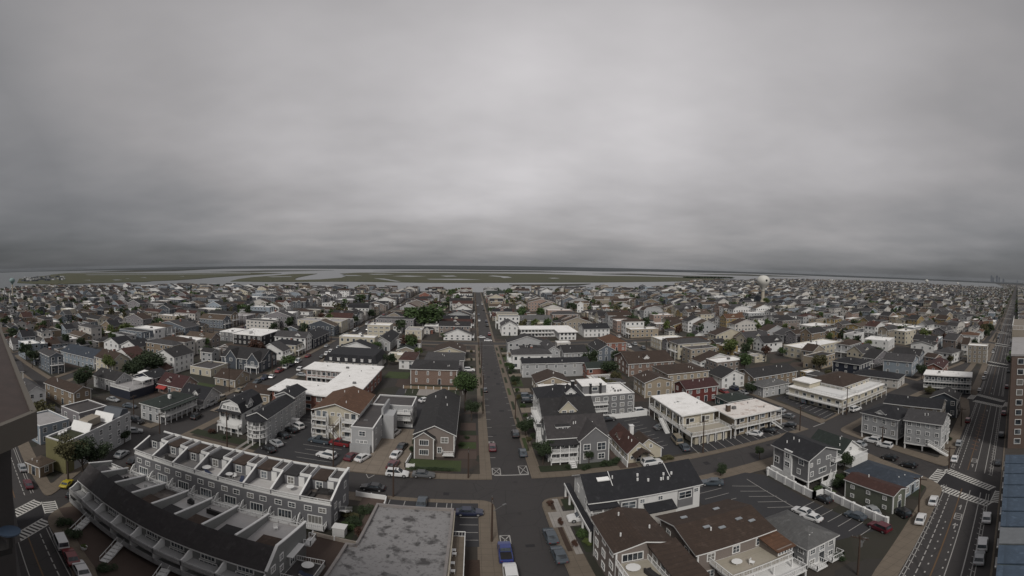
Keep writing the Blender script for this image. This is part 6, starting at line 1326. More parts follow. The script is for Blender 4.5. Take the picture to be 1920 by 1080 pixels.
# ------------------------------------------------------------------ the towers either side of the camera
CAMT = plain('cream_render_tower', (.105, .094, .08), .8, .15, .3); BRT = siding('brown_tower_render', (.12, .085, .07))
t = thing('tower_block', 'brown gravel roofed wing of a tower projecting at the left edge', 'tower block', (0, 0, 0))
Pt = [(-14.7, 8.6), (-36.2, 17.9), (-60, 28.5), (-62, 22), (-36, 4), (-12.6, 3.0)]
obj('roof', MB().prism(Pt, 37.3, 38.0, 1, 0), [membrane('tower_gravel', (.052, .036, .031), (.03, .022, .019), .6, .4, .7, 1.2), CAMT], t); Pf = inset(Pt[::-1] if False else Pt, 0)
fm = MB()
for a, b in zip(Pt, Pt[1:] + Pt[:1]):
    A, B = Vector(a), Vector(b); d = (B - A).normalized(); n = Vector((-d.y, d.x)) * (1 if True else 1)
    fm.prism([tuple(A - n * .12), tuple(B - n * .12), tuple(B + n * .12), tuple(A + n * .12)], 36.95, 38.12, 0, bottom=True)
obj('fascia', fm, CAMT, t); obj('soffit', MB().q([(x, y, 37.2) for x, y in Pt]), DARK, t)
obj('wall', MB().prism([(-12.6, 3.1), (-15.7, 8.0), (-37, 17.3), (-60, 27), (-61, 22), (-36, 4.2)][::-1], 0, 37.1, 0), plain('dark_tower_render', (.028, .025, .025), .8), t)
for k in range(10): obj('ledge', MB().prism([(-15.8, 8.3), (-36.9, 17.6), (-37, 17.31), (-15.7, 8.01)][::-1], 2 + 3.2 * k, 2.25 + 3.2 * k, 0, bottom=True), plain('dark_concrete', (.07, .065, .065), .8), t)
t = thing('patio_table', 'round blue topped table on a ledge at the left edge', 'table', (-11.62, 5.74, 34.15)); obj('tabletop', MB().cyl(0, 0, .7, .76, .36, n=28), plain('blue_tabletop', (.03, .045, .07), .3, .2), t); obj('pedestal', MB().cyl(0, 0, 0, .7, .1, n=8), DARK, t); obj('ledge', MB().box(-1.5, -3, -.3, .05, .05, -.02), DARK, t)
def ocean(x, off): return (x, ave_y(x, off))
t = thing('tower_block', 'tall brown tower block at the right edge beyond the blue roof', 'tower block', (0, 0, 0))
obj('wall', MB().prism([(101, 30.9), (132, 40.2), (150, 20), (110, 12)], 0, 25.2, 0), BRT, t); obj('roof', MB().prism([(100.8, 31.1), (132, 40.5), (150, 20), (110, 12)], 25.2, 25.7, 0), rm('deckgrey'), t)
for k in range(9):
    for j in range(5): obj('window', win_mesh(1.3, 1.3, 'plain')[2], None, t, (103 + j * 1.6 * 1.0 - 0, 30.9 - 1.2 - (j + .5) * 2.9 * 1.0, 1.6 + 2.7 * k), R(-65)) if False else None
fx, fy = 110 - 101, 12 - 30.9
for k in range(9):
    for j in range(5): q = (j + .6) / 5.4; obj('window', win_mesh(1.4, 1.3, 'plain')[2], None, t, (101 + fx * q - .02, 30.9 + fy * q, 1.6 + 2.7 * k), math.atan2(fy, fx))
t = thing('tower_block', 'white railed roof block rising behind the brown tower at the right edge', 'tower block', (0, 0, 0))
obj('wall', MB().prism([(133, 41.0), (172, 52.4), (180, 30), (140, 24)], 0, 28, 0), wm('beige'), t); r = MB(); rail(r, [(133, 41.0), (172, 52.4)], 28, 1.4, step=1.2); rail(r, [(140, 24), (133, 41.0)], 28, 1.4, step=1.2); obj('railing', r, TRIM, t)
t = thing('podium_building', 'low building with a segmented blue roof beside the avenue in the lower right corner', 'building', (0, 0, 0))
BLU = shingle('blue_metal_roof', (.05, .075, .11), .2); 
obj('wall', MB().prism([(41.5, 12.8), (84, 25.7), (92, 10), (50, -6)], 0, 5.9, 0), plain('green_grey_render', (.10, .13, .12), .8), t)
for k in range(9):
    q0, q1 = k / 9, (k + 1) / 9
    a = Vector((41.5 + 42.5 * q0, 12.8 + 12.9 * q0)); b = Vector((41.5 + 42.5 * q1, 12.8 + 12.9 * q1)); n = Vector((.29, -.957)) * 16
    zz = 6.2
    obj('roof', MB().prism([tuple(a - n * .02), tuple(b - n * .02 - (b - a) * .09), tuple(b + n - (b - a) * .09), tuple(a + n)], zz - .2, [zz, zz, zz + .5, zz + .5], 0), BLU if k not in (2,) else plain('grey_metal_roof', (.13, .14, .15), .6), t)
    obj('balcony', MB().prism([tuple(a - n * .035), tuple(b - n * .035 - (b - a) * .5), tuple(b - (b - a) * .5), tuple(a)], 5.2, 5.4, 0, bottom=True), wm('palegrey'), t)
# ------------------------------------------------------------------ the rest of the town
def overlaps(Q, margin=0.0):
    cx0 = sum(p[0] for p in Q) / 4; cy0 = sum(p[1] for p in Q) / 4
    S_ = [(p[0] + (p[0] - cx0) * margin, p[1] + (p[1] - cy0) * margin) for p in Q]
    pts = S_ + [(cx0, cy0)] + [((S_[i][0] + S_[i - 1][0]) / 2, (S_[i][1] + S_[i - 1][1]) / 2) for i in range(4)]
    for F in FOOT + KEEP:
        fx = sum(p[0] for p in F) / len(F); fy = sum(p[1] for p in F) / len(F)
        if abs(fx - cx0) > 45 or abs(fy - cy0) > 45: continue
        if any(inpoly(x, y, F) for x, y in pts) or any(inpoly(x, y, S_) for x, y in list(F) + [(fx, fy)]): return True
    return False
def rk(x0, y0, x1, y1): return [(x0, y0), (x1, y0), (x1, y1), (x0, y1)]
KEEP = [rk(-46.5, 80, -27, 112), rk(-27, 79, -13, 106), rk(-25, 106, -3.5, 149), rk(-33, 155, -24, 166), rk(-13, 80, 3, 106), rk(40, 84, 62, 112), rk(30, 80, 63, 98), rk(90.5, 80.5, 104, 109), rk(-97, 113, -85, 124.5),
        rk(-9, 104, 3, 150), rk(12, 84, 16, 130), rk(-75, 82, -60, 100), rk(-69, 100, -60, 112), rk(49, 80, 80, 87), rk(-35, 110, -28, 155), rk(-80, 82, -75, 130)]
ORD = ['first', 'second', 'third', 'fourth', 'fifth', 'sixth', 'seventh', 'eighth', 'ninth', 'tenth', 'eleventh', 'twelfth', 'thirteenth', 'fourteenth', 'fifteenth', 'sixteenth', 'seventeenth', 'eighteenth', 'nineteenth', 'twentieth']
ORD += ['twenty-' + o for o in ORD[:9]] + ['thirtieth'] + ['thirty-' + o for o in ORD[:9]] + ['fortieth'] + ['forty-' + o for o in ORD[:9]] + ['fiftieth'] + ['fifty-' + o for o in ORD[:9]]
I0 = XS.index(7.9)
def sname(i):
    k = i - I0
    if k == 0: return 'central street'
    if k == -1: return 'left street'
    if k == 1: return 'right street'
    return '%s %s street' % (ORD[abs(k) - 1], 'left' if k < 0 else 'right')
WPAL = {'L': ['white', 'offwhite', 'palegrey', 'palegrey', 'lilac', 'bluegrey', 'white', 'tan', 'beige', 'slate', 'offwhite', 'cream', 'paleblue', 'taupe'], 'C': ['white', 'white', 'cream', 'offwhite', 'cream', 'palegrey', 'sand', 'taupe', 'white', 'beige', 'lilac', 'palegrey', 'brick'],
        'R': ['sand', 'white', 'white', 'beige', 'cream', 'offwhite', 'white', 'tan', 'palegrey', 'brownbrick', 'lilac', 'taupe', 'palegrey', 'white', 'offwhite', 'pink', 'cream', 'yellow'], 'FR': ['palegrey', 'white', 'white', 'offwhite', 'cream', 'bluegrey', 'lilac', 'offwhite', 'beige', 'paleblue', 'slate', 'tan']}
RPAL = {'L': ['charcoal', 'grey', 'dark', 'brown', 'charcoal', 'grey', 'redbrown', 'tanroof', 'membrane'], 'C': ['charcoal', 'dark', 'brown', 'grey', 'tanroof', 'redbrown', 'membrane', 'green', 'charcoal'],
        'R': ['brown', 'charcoal', 'membrane', 'tanroof', 'redbrown', 'brown', 'charcoal', 'rust', 'grey', 'charcoal', 'brown', 'grey', 'membrane'], 'FR': ['charcoal', 'grey', 'brown', 'dark', 'grey', 'membrane', 'tanroof']}
WN = dict(white='white', offwhite='off white', cream='cream', beige='beige', tan='tan', sand='sandy', grey='grey', palegrey='pale grey', bluegrey='blue grey', paleblue='pale blue', slate='slate', navy='navy', taupe='taupe', sage='sage', yellow='yellow', pink='pink', red='red', brown='brown', teal='teal', lilac='lilac grey', black='black', brick='brick', brownbrick='brown brick', tanbrick='tan brick')
RN = dict(dark='black', charcoal='charcoal', grey='grey', lightgrey='light grey', brown='brown', rust='rust', redbrown='red brown', blue='blue', green='dark green', tanroof='tan', maroon='maroon', membrane='white')
def region(x, y): return 'L' if x < -60 else 'C' if x < 60 else 'R' if math.hypot(x, y) < 420 else 'FR'
lots = []
rr = random.Random(5)
for i in range(len(XS) - 1):
    xa, xb = XS[i] + hw(XS[i]), XS[i + 1] - hw(XS[i + 1])
    rows = [(YS[j] + 4.1, (YS[j + 1] - 4.1) if j + 1 < len(YS) else YS[j] + 120) for j in range(len(YS))]
    if not (-70 < (xa + xb) / 2 < 80): rows.insert(0, (37, 71))
    for j, (ya, yb) in enumerate(rows):
        for side in (0, 1):
            y = ya + 4 + rr.uniform(0, 1.5); n = 0
            far_ = math.hypot(*Wp((xa + xb) / 2, (ya + yb) / 2)) > 1300
            while y < yb - 9:
                wd = rr.uniform(6.8, 9.6); dp = rr.uniform(12, 21); st = rr.uniform(3.6, 6.5)
                big = rr.random() < .04
                if big: wd = rr.uniform(11, 15); dp = rr.uniform(22, 28)
                if y + wd > yb - 3: break
                xc = (xa + st + dp / 2) if side == 0 else (xb - st - dp / 2); yc = y + wd / 2
                n += 1
                lots.append((xc, yc, dp, wd, i, j, side, n, big)); 
                if rr.random() < .5: lots.append(((xa + xb) / 2 + rr.uniform(-3, 3), yc + rr.uniform(-1, 1), rr.uniform(6, 9), rr.uniform(5, 7.5), i, j, side, n, 'g'))
                y += wd + rr.uniform(1.8, 3.6) * (2.6 if far_ else 1) + (5 if rr.random() < .05 else 0)
def in_view(x, y):
    a = math.degrees(math.atan2(x, y)); return -66.5 < a < 75
cand = []
for L in lots:
    xc, yc, dp, wd, i, j, side, n, big = L
    C = Wp(xc, yc); r = math.hypot(*C)
    if r > 5200 or not in_view(*C) or not inpoly(C[0], C[1], TOWN): continue
    if r > 2000 and rr.random() < .5: continue
    X1, X0_, Y1, Y0_ = Wp(xc + 1, yc), Wp(xc - 1, yc), Wp(xc, yc + 1), Wp(xc, yc - 1)
    ux = ((X1[0] - X0_[0]) / 2, (X1[1] - X0_[1]) / 2); uy = ((Y1[0] - Y0_[0]) / 2, (Y1[1] - Y0_[1]) / 2); sx = math.hypot(*ux); sy = math.hypot(*uy)
    rot = math.atan2(ux[1], ux[0]); k = abs(ux[0] * uy[1] - ux[1] * uy[0]) / (sx * sy); w_ = dp * sx * (.55 + .45 * k); d_ = wd * sy * (.55 + .45 * k)
    if C[1] < ave_y(C[0], 10): continue
    c, s = math.cos(rot), math.sin(rot); Q = [(C[0] + c * a - s * b, C[1] + s * a + c * b) for a, b in ((-w_ / 2, -d_ / 2), (w_ / 2, -d_ / 2), (w_ / 2, d_ / 2), (-w_ / 2, d_ / 2))]
    if r < 330 and overlaps(Q, .04): continue
    cand.append((r, C, rot, w_, d_, L, Q))
wt = at(1430, 566); wl_ = math.hypot(wt.x, wt.y)
cand = [c for c in cand if not (abs(c[1][0] * wt.y - c[1][1] * wt.x) / wl_ < 17 and wl_ - 120 < (c[1][0] * wt.x + c[1][1] * wt.y) / wl_ < wl_ + 15)]
cand.sort(key=lambda t: t[0])
NIND = 298 - NHOUSE[0]
WEXT = {}
def far_walls(mb, w, d, h, roof, ax, rise, rnd_, wn=True):
    walls(mb, w, d, h, roof, ax, rise, False)
    if not wn: return
    fl = 2 if h < 6.6 else 3
    for k in range(fl):
        z = h / fl * k + h / fl * .32; hh_ = h / fl * .46
        for face, L in (('F', w), ('L', d), ('R', d)):
            n = max(1, int(L / 2.7))
            for q in range(n):
                if rnd_.random() < .12: continue
                u = L * (q + .5) / n; a = min(.55, L / n * .26)
                for e, m, g in ((.02, 1, .12), (.04, 2, 0)):
                    P = [(u - a - g, z - g), (u + a + g, z - g), (u + a + g, z + hh_ + g), (u - a - g, z + hh_ + g)]
                    if face == 'F': mb.q([(p, -e, q_) for p, q_ in P], m)
                    elif face == 'R': mb.q([(w + e, p, q_) for p, q_ in P], m)
                    else: mb.q([(-e, d - p, q_) for p, q_ in P], m)
def pick(C, r):
    rg = region(*C); wl = rr.choice(WPAL[rg]); rc = rr.choice(RPAL[rg])
    roof = rr.choices(['gable', 'hip', 'flat', 'gambrel'], [60, 18, 13, 6])[0]
    if rc == 'membrane': roof = 'flat'
    elif roof == 'flat': rc = rr.choice(['membrane', 'charcoal', 'grey', 'tar', 'deckgrey'])
    return wl, rc, roof
seq = {}
big_far = MB(); FARM = []; FIDX = {}
def midx(m):
    if m.name not in FIDX: FIDX[m.name] = len(FARM); FARM.append(m)
    return FIDX[m.name]
ti, gi = midx(TRIM), midx(GLASS)
nind = 0
TREESPOT = []
for (r, C, rot, w, d, L, Q) in cand:
    xc, yc, dp, wd, i, j, side, n, big = L
    wl, rc, roof = pick(C, r); h = rr.choice([3.2, 4.2, 5.0, 5.4, 6.0, 6.6, 7.4, 8.4]) * (1.0 if r < 900 else 1.05); ax = 'x' if rr.random() < .55 else 'y'; span = d if ax == 'x' else w
    rise = min(3.2, span * rr.uniform(.2, .34)) if roof in ('gable', 'gambrel') else min(2.2, min(w, d) * .2); 
    if roof == 'gambrel': rise = min(3.2, span * .3)
    if big == 'g': h = rr.choice([2.6, 2.8, 3.0, 4.6]); rise = min(rise, 1.6)
    if nind < NIND and big != 'g':
        nind += 1; key = (i + side, 1 - side); seq[key] = seq.get(key, 0) + 1
        rn = {'gable': 'gabled', 'hip': 'hipped', 'flat': 'flat', 'gambrel': 'gambrel'}[roof]
        lab = '%s house, %s %s roof, %s back, %s side of %s' % (WN[wl], dict(RN, tar='tarred', deckgrey='grey').get(rc, rc), rn, ORD[seq[key] - 1], 'right' if side == 0 else 'left', sname(i + side))
        grp = 'houses filling the blocks behind'
        if r < 175:
            t, ro = house(lab, Q[0][0], Q[0][1], w, d, h, roof, ax, rise, wl, rc, math.degrees(rot), 2 if h < 6.6 else 3, (max(2, int(w / 3)), max(2, int(d / 3)), max(2, int(d / 3)), 0), 1, group=grp, dr=False, par=.4)
        else:
            NHOUSE[0] += 1; t = thing('house', lab, 'house', (Q[0][0], Q[0][1], ZB), rot, grp)
            mb = MB(); far_walls(mb, w, d, h, roof, ax, rise, rr); obj('wall', mb, [wm(wl), TRIM, GLASS], t); rm_ = MB(); roofm(rm_, w, d, h, roof, ax, rise, .35, .22, .4); ro = obj('roof', rm_, [rm(rc), TRIM, wm(wl)], t)
        if roof == 'gable' and rr.random() < .45 and ax == 'x':
            dw = 2.6; dormer(t, 'F', w * rr.uniform(.25, .75), d * .12, h + .2, dw, 1.1, d * .3, .9, w, d, wl, rc, 1, 1)
        if rr.random() < .5:
            sg = 'L' if side == 0 else 'R'
            zb = h / 2
            b = (-1.6, .1, -.02, d - .1) if sg == 'L' else (w + .02, .1, w + 1.6, d - .1)
            mb = MB().box(b[0], b[1], zb - .2, b[2], b[3], zb); rail(mb, [((b[0] + .05) if sg == 'L' else (b[2] - .05), b[1]), ((b[0] + .05) if sg == 'L' else (b[2] - .05), b[3])], zb, .9, step=.6)
            obj('balcony', mb, TRIM, t)
            xx = b[0] if sg == 'L' else b[2] - .18
            for yy in (b[1], (b[1] + b[3]) / 2, b[3] - .18): obj('post', MB().box(0, 0, 0, .18, .18, h - .3), TRIM, t, (xx, yy, 0))
        if rr.random() < .3 and roof != 'flat': chimney(ro, w * rr.uniform(.3, .7), d * .55, h + rise * .5, h + rise + 1.0, .8, wm('brick'))
        if roof == 'flat' and rc in ('membrane', 'tar', 'deckgrey'): obj('hvac_unit', MB().box(-.6, -.5, 0, .6, .5, .8), STEEL, ro, (w * .6, d * .5, h + .04))
    else:
        mb = MB(); wn = r < 620; far_walls(mb, w, d, h, roof, ax, rise, rr, wn)
        add(big_far, mb, Q[0][0], Q[0][1], ZB, rot, mm=[midx(wm(wl)), ti, gi])
        rm_ = MB(); roofm(rm_, w, d, h, roof, ax, rise, .35, .3, .4); add(big_far, rm_, Q[0][0], Q[0][1], ZB, rot, mm=[midx(rm(rc)), ti, midx(wm(wl))])
        if r < 1100 and rr.random() < .5 and ax == 'x' and roof != 'flat':
            ww_ = min(w * .45, 6); hh2 = h * rr.uniform(.8, 1); mb = MB(); far_walls(mb, ww_, 3, hh2, 'gable', 'y', ww_ * .4, rr, wn); x_ = rr.uniform(0, w - ww_); rm2 = MB(); roofm(rm2, ww_, 3 + d * .4, hh2, 'gable', 'y', ww_ * .4, .3, .3)
            q0 = (Q[0][0] + math.cos(rot) * x_ + math.sin(rot) * 1.6, Q[0][1] + math.sin(rot) * x_ - math.cos(rot) * 1.6); wi = midx(wm(rr.choice([wl, wl, 'white', 'offwhite'])))
            add(big_far, mb, *q0, ZB, rot, mm=[wi, ti, gi]); add(big_far, rm2, *q0, ZB, rot, mm=[midx(rm(rc if rc in ROOFC else 'grey')), ti])
        if r < 900 and rr.random() < .3:
            mb = MB().box(w * .35, -.3, h * .5, w * .6, 1, h + rise * .75); add(big_far, mb, Q[0][0], Q[0][1], ZB, rot, mm=[midx(wm(wl))])
    if rr.random() < (.62 if r < 600 else .42): TREESPOT.append((Q[1 if side == 0 else 0][0] + rr.uniform(-2, 2), Q[1 if side == 0 else 0][1] + rr.uniform(-3, 1), r, i, side, ORD[seq.get((i + side, 1 - side), 1) - 1]))
# ocean side of the avenue beyond the towers
x = 185.0
while x < 3200:
    for off in (-12, -30, -50):
        w, d, h = rr.uniform(8, 15), rr.uniform(9, 14), rr.uniform(5, 11); rf_ = rr.choice(['gable', 'hip', 'flat']); wl, rc = rr.choice(WPAL['FR']), rr.choice(RPAL['FR']); rc = 'grey' if rc == 'membrane' and rf_ != 'flat' else rc
        X_, Y_ = x, ave_y(x, off - d); mb = MB(); far_walls(mb, w, d, h, rf_, 'x', 2.2, rr, x < 600); add(big_far, mb, X_, Y_, ZB, R(16.7), mm=[midx(wm(wl)), ti, gi])
        m2 = MB(); roofm(m2, w, d, h, rf_, 'x', 2.2, .35, .3, .4); add(big_far, m2, X_, Y_, ZB, R(16.7), mm=[midx(rm(rc)), ti, midx(wm(wl))])
        if rr.random() < .6: TREESPOT.append((X_ + w, Y_ + d + 4, math.hypot(X_, Y_) + 700, I0, 0, 'x'))
    x += rr.uniform(13, 19) * (1 if x < 900 else 2)
o = obj('distant_houses', big_far, FARM); tag(o, 'mass of small distant houses reaching to the bay and the right horizon', 'distant houses'); o['kind'] = 'stuff'

# ------------------------------------------------------------------ trees placed from the photograph
def tpx(u, v, rp, hp, label, tone='mid', lod='near', name='tree', tall=1.0):
    g = at(u, v); r = math.hypot(g.x, g.y); s = r / FP
    c = math.cos(math.atan2(CAM_H, r)); return tree(g.x, g.y, rp * s * 1.15 + .2, hp * s / (c * c) * .95, label, tone, lod, name=name)
TP = [(872, 772, 27, 78, 'large leafy green tree over the left kerb of the central street', 'mid'), (884, 790, 15, 40, 'dark green tree below the large leafy one at the left kerb', 'dark'), (862, 735, 14, 30, 'light green tree top behind the large leafy kerb tree', 'light'),
      (985, 818, 17, 34, 'bushy dark tree at the front of the corner Victorian drive', 'dark'), (1018, 872, 20, 46, 'big dark yew like tree left of the Victorian front porch', 'dark'), (990, 846, 6, 28, 'slim pale conifer beside the corner Victorian drive', 'olive'),
      (1104, 872, 8, 26, 'blue green conifer in front of the Victorian wing', 'dark'), (1424, 862, 9, 24, 'small round dark street tree nearest the stilt house', 'dark'), (1351, 893, 12, 22, 'small spreading street tree at the car park pavement', 'dark'),
      (1583, 884, 16, 34, 'dark tree group between the stilt house and the blue roof', 'dark'), (1572, 905, 10, 18, 'low leafy tree beside the stilt house stair', 'mid'),
      (128, 905, 30, 84, 'tall olive tree against the yellow ended block', 'olive'), (156, 904, 32, 76, 'dark tree beside the tall olive tree at the long pale block', 'dark'), (182, 893, 26, 62, 'dull grey green tree right of the dark one at the pale block', 'dark'), (234, 832, 11, 26, 'dark bush like tree at the back corner of the pale block', 'dark'),
      (282, 702, 34, 48, 'wide dark tree above the corner house at left', 'dark'), (250, 700, 26, 38, 'dark tree overlapping the wide dark tree at left', 'dark'), (160, 737, 26, 50, 'tall dark tree left of the grey gabled house', 'dark'), (386, 672, 14, 24, 'round dark tree above the flat stucco house', 'dark'),
      (541, 690, 16, 22, 'shrubby green tree along the left street kerb', 'mid'), (729, 686, 13, 26, 'round dark tree right of the mansard building', 'dark'), (796, 616, 38, 48, 'huge green tree in the third block left of the central street', 'mid'), (768, 604, 18, 30, 'green tree adjoining the huge green tree on its left', 'mid'), (815, 578, 14, 14, 'rust tinged tree behind the huge green tree', 'rust'),
      (664, 612, 10, 20, 'dark tree beside the cream modern block', 'dark'), (690, 598, 14, 20, 'dark tree behind the cream modern block', 'dark'), (1032, 588, 10, 20, 'light green tree beyond the long grey hall', 'light'), (1072, 586, 10, 20, 'dark tree right of the light green one beyond the hall', 'dark'),
      (1095, 612, 10, 18, 'rust brown tree behind the L shaped motel', 'rust'), (925, 590, 10, 14, 'green tree at the right kerb far up the central street', 'mid'), (938, 612, 9, 14, 'dark green tree at the right kerb beside the white Victorian', 'dark'), (1106, 690, 14, 34, 'dark tree between the grey gabled houses', 'dark'), (1096, 672, 10, 24, 'second dark tree between the grey gabled houses', 'dark'), (1154, 678, 9, 20, 'dark tree right of the plain front gable', 'dark'),
      (1132, 716, 7, 14, 'small round bush tree near the penthouse block', 'dark'), (1470, 668, 14, 18, 'round green tree amid brown roofs at right', 'mid'), (1410, 740, 13, 26, 'dark tree left of the pale hipped cottage', 'dark'), (1378, 722, 12, 22, 'dark tree behind the teal roofed cottage', 'dark'), (1523, 652, 8, 16, 'dark tree beside the long terraced apartments', 'dark'),
      (1728, 712, 12, 30, 'dark tree below the blue grey twins', 'dark'), (1757, 722, 14, 28, 'dark tree left of the white topped hotel', 'dark'), (1745, 740, 10, 16, 'olive tree in front of the white topped hotel', 'olive'), (405, 690, 9, 14, 'small dark tree on the lawn by the stucco house', 'dark'), (955, 700, 9, 20, 'leafy tree on the right kerb before the long pale row house', 'mid'), (965, 722, 9, 18, 'dark leafy tree near the low brown gable', 'dark'),
      (412, 582, 10, 14, 'light green tree far left of the black walled block', 'light'), (300, 628, 10, 22, 'dark tree among white gables at left', 'dark'), (322, 620, 9, 20, 'second dark tree among white gables at left', 'dark'), (675, 566, 16, 14, 'round green treetop near the bay left of centre', 'mid'), (1437, 572, 7, 14, 'bright green tree at the foot of the water tower', 'light')]
for q in TP: tpx(*q[:5], q[5], 'near' if q[1] > 690 else 'mid')
# shrubs in the near gardens
SH = [(-16.6, 64.6, 1.6, 1.4, 'round shrub at the top of the brick patio', 'dark'), (-18.6, 62.0, 1.4, 1.2, 'grey leaved shrub in the rear townhouse side garden', 'olive'), (-17.4, 60.2, 1.5, 1.3, 'middle shrub in the rear townhouse side garden', 'dark'), (-18.0, 58.4, 1.3, 1.2, 'lowest shrub in the rear townhouse side garden', 'mid'),
      (-15.6, 57.0, 1.0, 1.6, 'rusty shrub beside the blotched roof parapet', 'rust'), (16.2, 57.2, 1.2, 1.6, 'shrub in the front lawn beside the carport', 'mid'), (16.0, 55.0, .8, .9, 'bright yellow green shrub on the front lawn', 'light'), (13.3, 68.4, .8, .8, 'pink flowering shrub at the corner planting strip', 'rust'), (13.6, 61.2, .5, 1.6, 'bare young tree in the planting strip by the driveway', 'rust'), (14.2, 54.6, .5, 1.5, 'bare young tree further down the planting strip', 'rust'),
      (19.8, 82.6, .9, 1.0, 'left shrub under the Victorian porch', 'dark'), (23.0, 81.6, 1.1, 1.2, 'round shrub right of the Victorian steps', 'dark'), (27.6, 82.0, 1.3, 1.5, 'round shrub at the right corner of the Victorian', 'dark'), (30.2, 83.0, 1.3, 1.2, 'shrub beside the white wall of the cottage', 'dark'), (37.6, 80.8, 1.2, 1.2, 'shrub at the cottage front door', 'dark'), (41.0, 80.9, 1.8, .9, 'low planting with yellow flowers beside the cottage', 'olive'),
      (-13.1, 92, .7, 1.6, 'hedge shrub at the front left of the taupe house', 'dark'), (-13.2, 96, .7, 1.6, 'second hedge shrub along the taupe house drive', 'dark'), (-13.2, 100, .7, 1.6, 'third hedge shrub along the taupe house drive', 'dark'), (-2.2, 96.2, .9, .9, 'shrub on the strip lawn by the central street', 'mid'), (-1.2, 101, .9, .8, 'shrub in the paved strip by the central street', 'dark'),
      (-56, 84.6, 1.0, .8, 'shrub on the dark lawn before the gambrel house', 'dark'), (-61, 85.4, 1.1, 1.4, 'copper shrub at the corner of the gambrel house', 'rust'), (-53, 35.6, 1.5, 1.4, 'shrub under the balconies at the left of the front row', 'dark'), (-49.4, 34.6, 1.5, 1.3, 'second shrub under the front row balconies', 'dark'), (-39.4, 32.6, 1.4, 1.0, 'dark planting in front of the front row steps', 'dark'), (-34, 31, 1.6, 1.0, 'dark planting right of the front row steps', 'dark'),
      (58.4, 52.4, 1.6, .8, 'grassy planting behind the jog of the white wall', 'mid'), (62.2, 51.6, 1.8, 1.6, 'dark leafy shrub under the stilt house stair', 'dark'), (73.0, 66, 2, 2, 'dark shrub behind the green roofed cottage', 'dark'), (92, 53.0, 1.4, 1.2, 'shrub between the two corner stilt houses', 'dark'), (99, 47, 1.6, 1.6, 'dark shrub between the tiered house and the avenue', 'dark'), (43.4, 35.0, 1.2, .8, 'shrub at the corner of the grey hipped house', 'dark')]
for x, y, r_, h_, lb, tn in SH: shrub(x, y, r_, h_, lb, tn)
for k in range(16):
    y_ = 92 + 8.2 * k; sd2 = k % 2
    shrub(15.0 if sd2 else -.4 if y_ > 150 else 15.4, y_, .7 + .5 * rr.random(), .9 + rr.random(), '%s garden shrub back from the crossing beside central street' % ORD[k], rr.choice(['dark', 'mid', 'olive', 'dark']))
# hedge
hd = shrub(-7, 82.9, 5.2, .7, 'clipped hedge along the front of the taupe house lawn', 'dark', sy=.12)
nt = 0; far_tr = MB(); fcs = [crown_mesh(50 + k, 46, .26, 6) for k in range(4)]; ftone = ['dark', 'mid', 'olive', 'dark']
tcount = {}
for x, y, r, i, side, od in sorted(TREESPOT, key=lambda t: t[2]):
    hgt = rr.uniform(4, 9.5); rad = hgt * rr.uniform(.36, .56); tn = rr.choice(['dark', 'dark', 'mid', 'mid', 'olive', 'light', 'rust'])
    if overlaps([(x - 1, y - 1), (x + 1, y - 1), (x + 1, y + 1), (x - 1, y + 1)]) and r < 330: continue
    if nt < 240:
        nt += 1; key = (i, side); tcount[key] = tcount.get(key, 0) + 1
        tree(x, y, rad, hgt, '%s %s tree, %s back among houses %s of %s' % ('tall' if hgt > 6 else 'small', {'dark': 'dark', 'mid': 'green', 'olive': 'olive', 'light': 'light green', 'rust': 'rusty'}[tn], ORD[tcount[key] - 1], 'right' if side == 0 else 'left', sname(i + side)), tn, 'mid' if r < 260 else 'far', 'trees standing between the houses')
    elif r < 3000:
        k = rr.randrange(4); add(far_tr, fcs[k], x, y, ZB + hgt * .5, rr.uniform(0, 6), rad * 1.3, rad * 1.3, hgt * .66, mm=[k])
o = obj('distant_trees', far_tr, [FOL[t] for t in ftone]); tag(o, 'scattered distant treetops among the far houses', 'distant trees'); o['kind'] = 'stuff'
# scrub hedge on the right hand marsh edge
sc_ = MB()
for k in range(60):
    u = 1285 + 90 * k / 60; g = far(u, 521.5 + (u - 1285) * .012 + rr.uniform(-.3, .3)); add(sc_, fcs[k % 4], g.x, g.y, 2, rr.uniform(0, 6), 16, 16, 6, mm=[0])
o = obj('marsh_scrub', sc_, [FOL['dark']]); tag(o, 'dark scrub line on the far marsh at right', 'scrub'); o['kind'] = 'stuff'

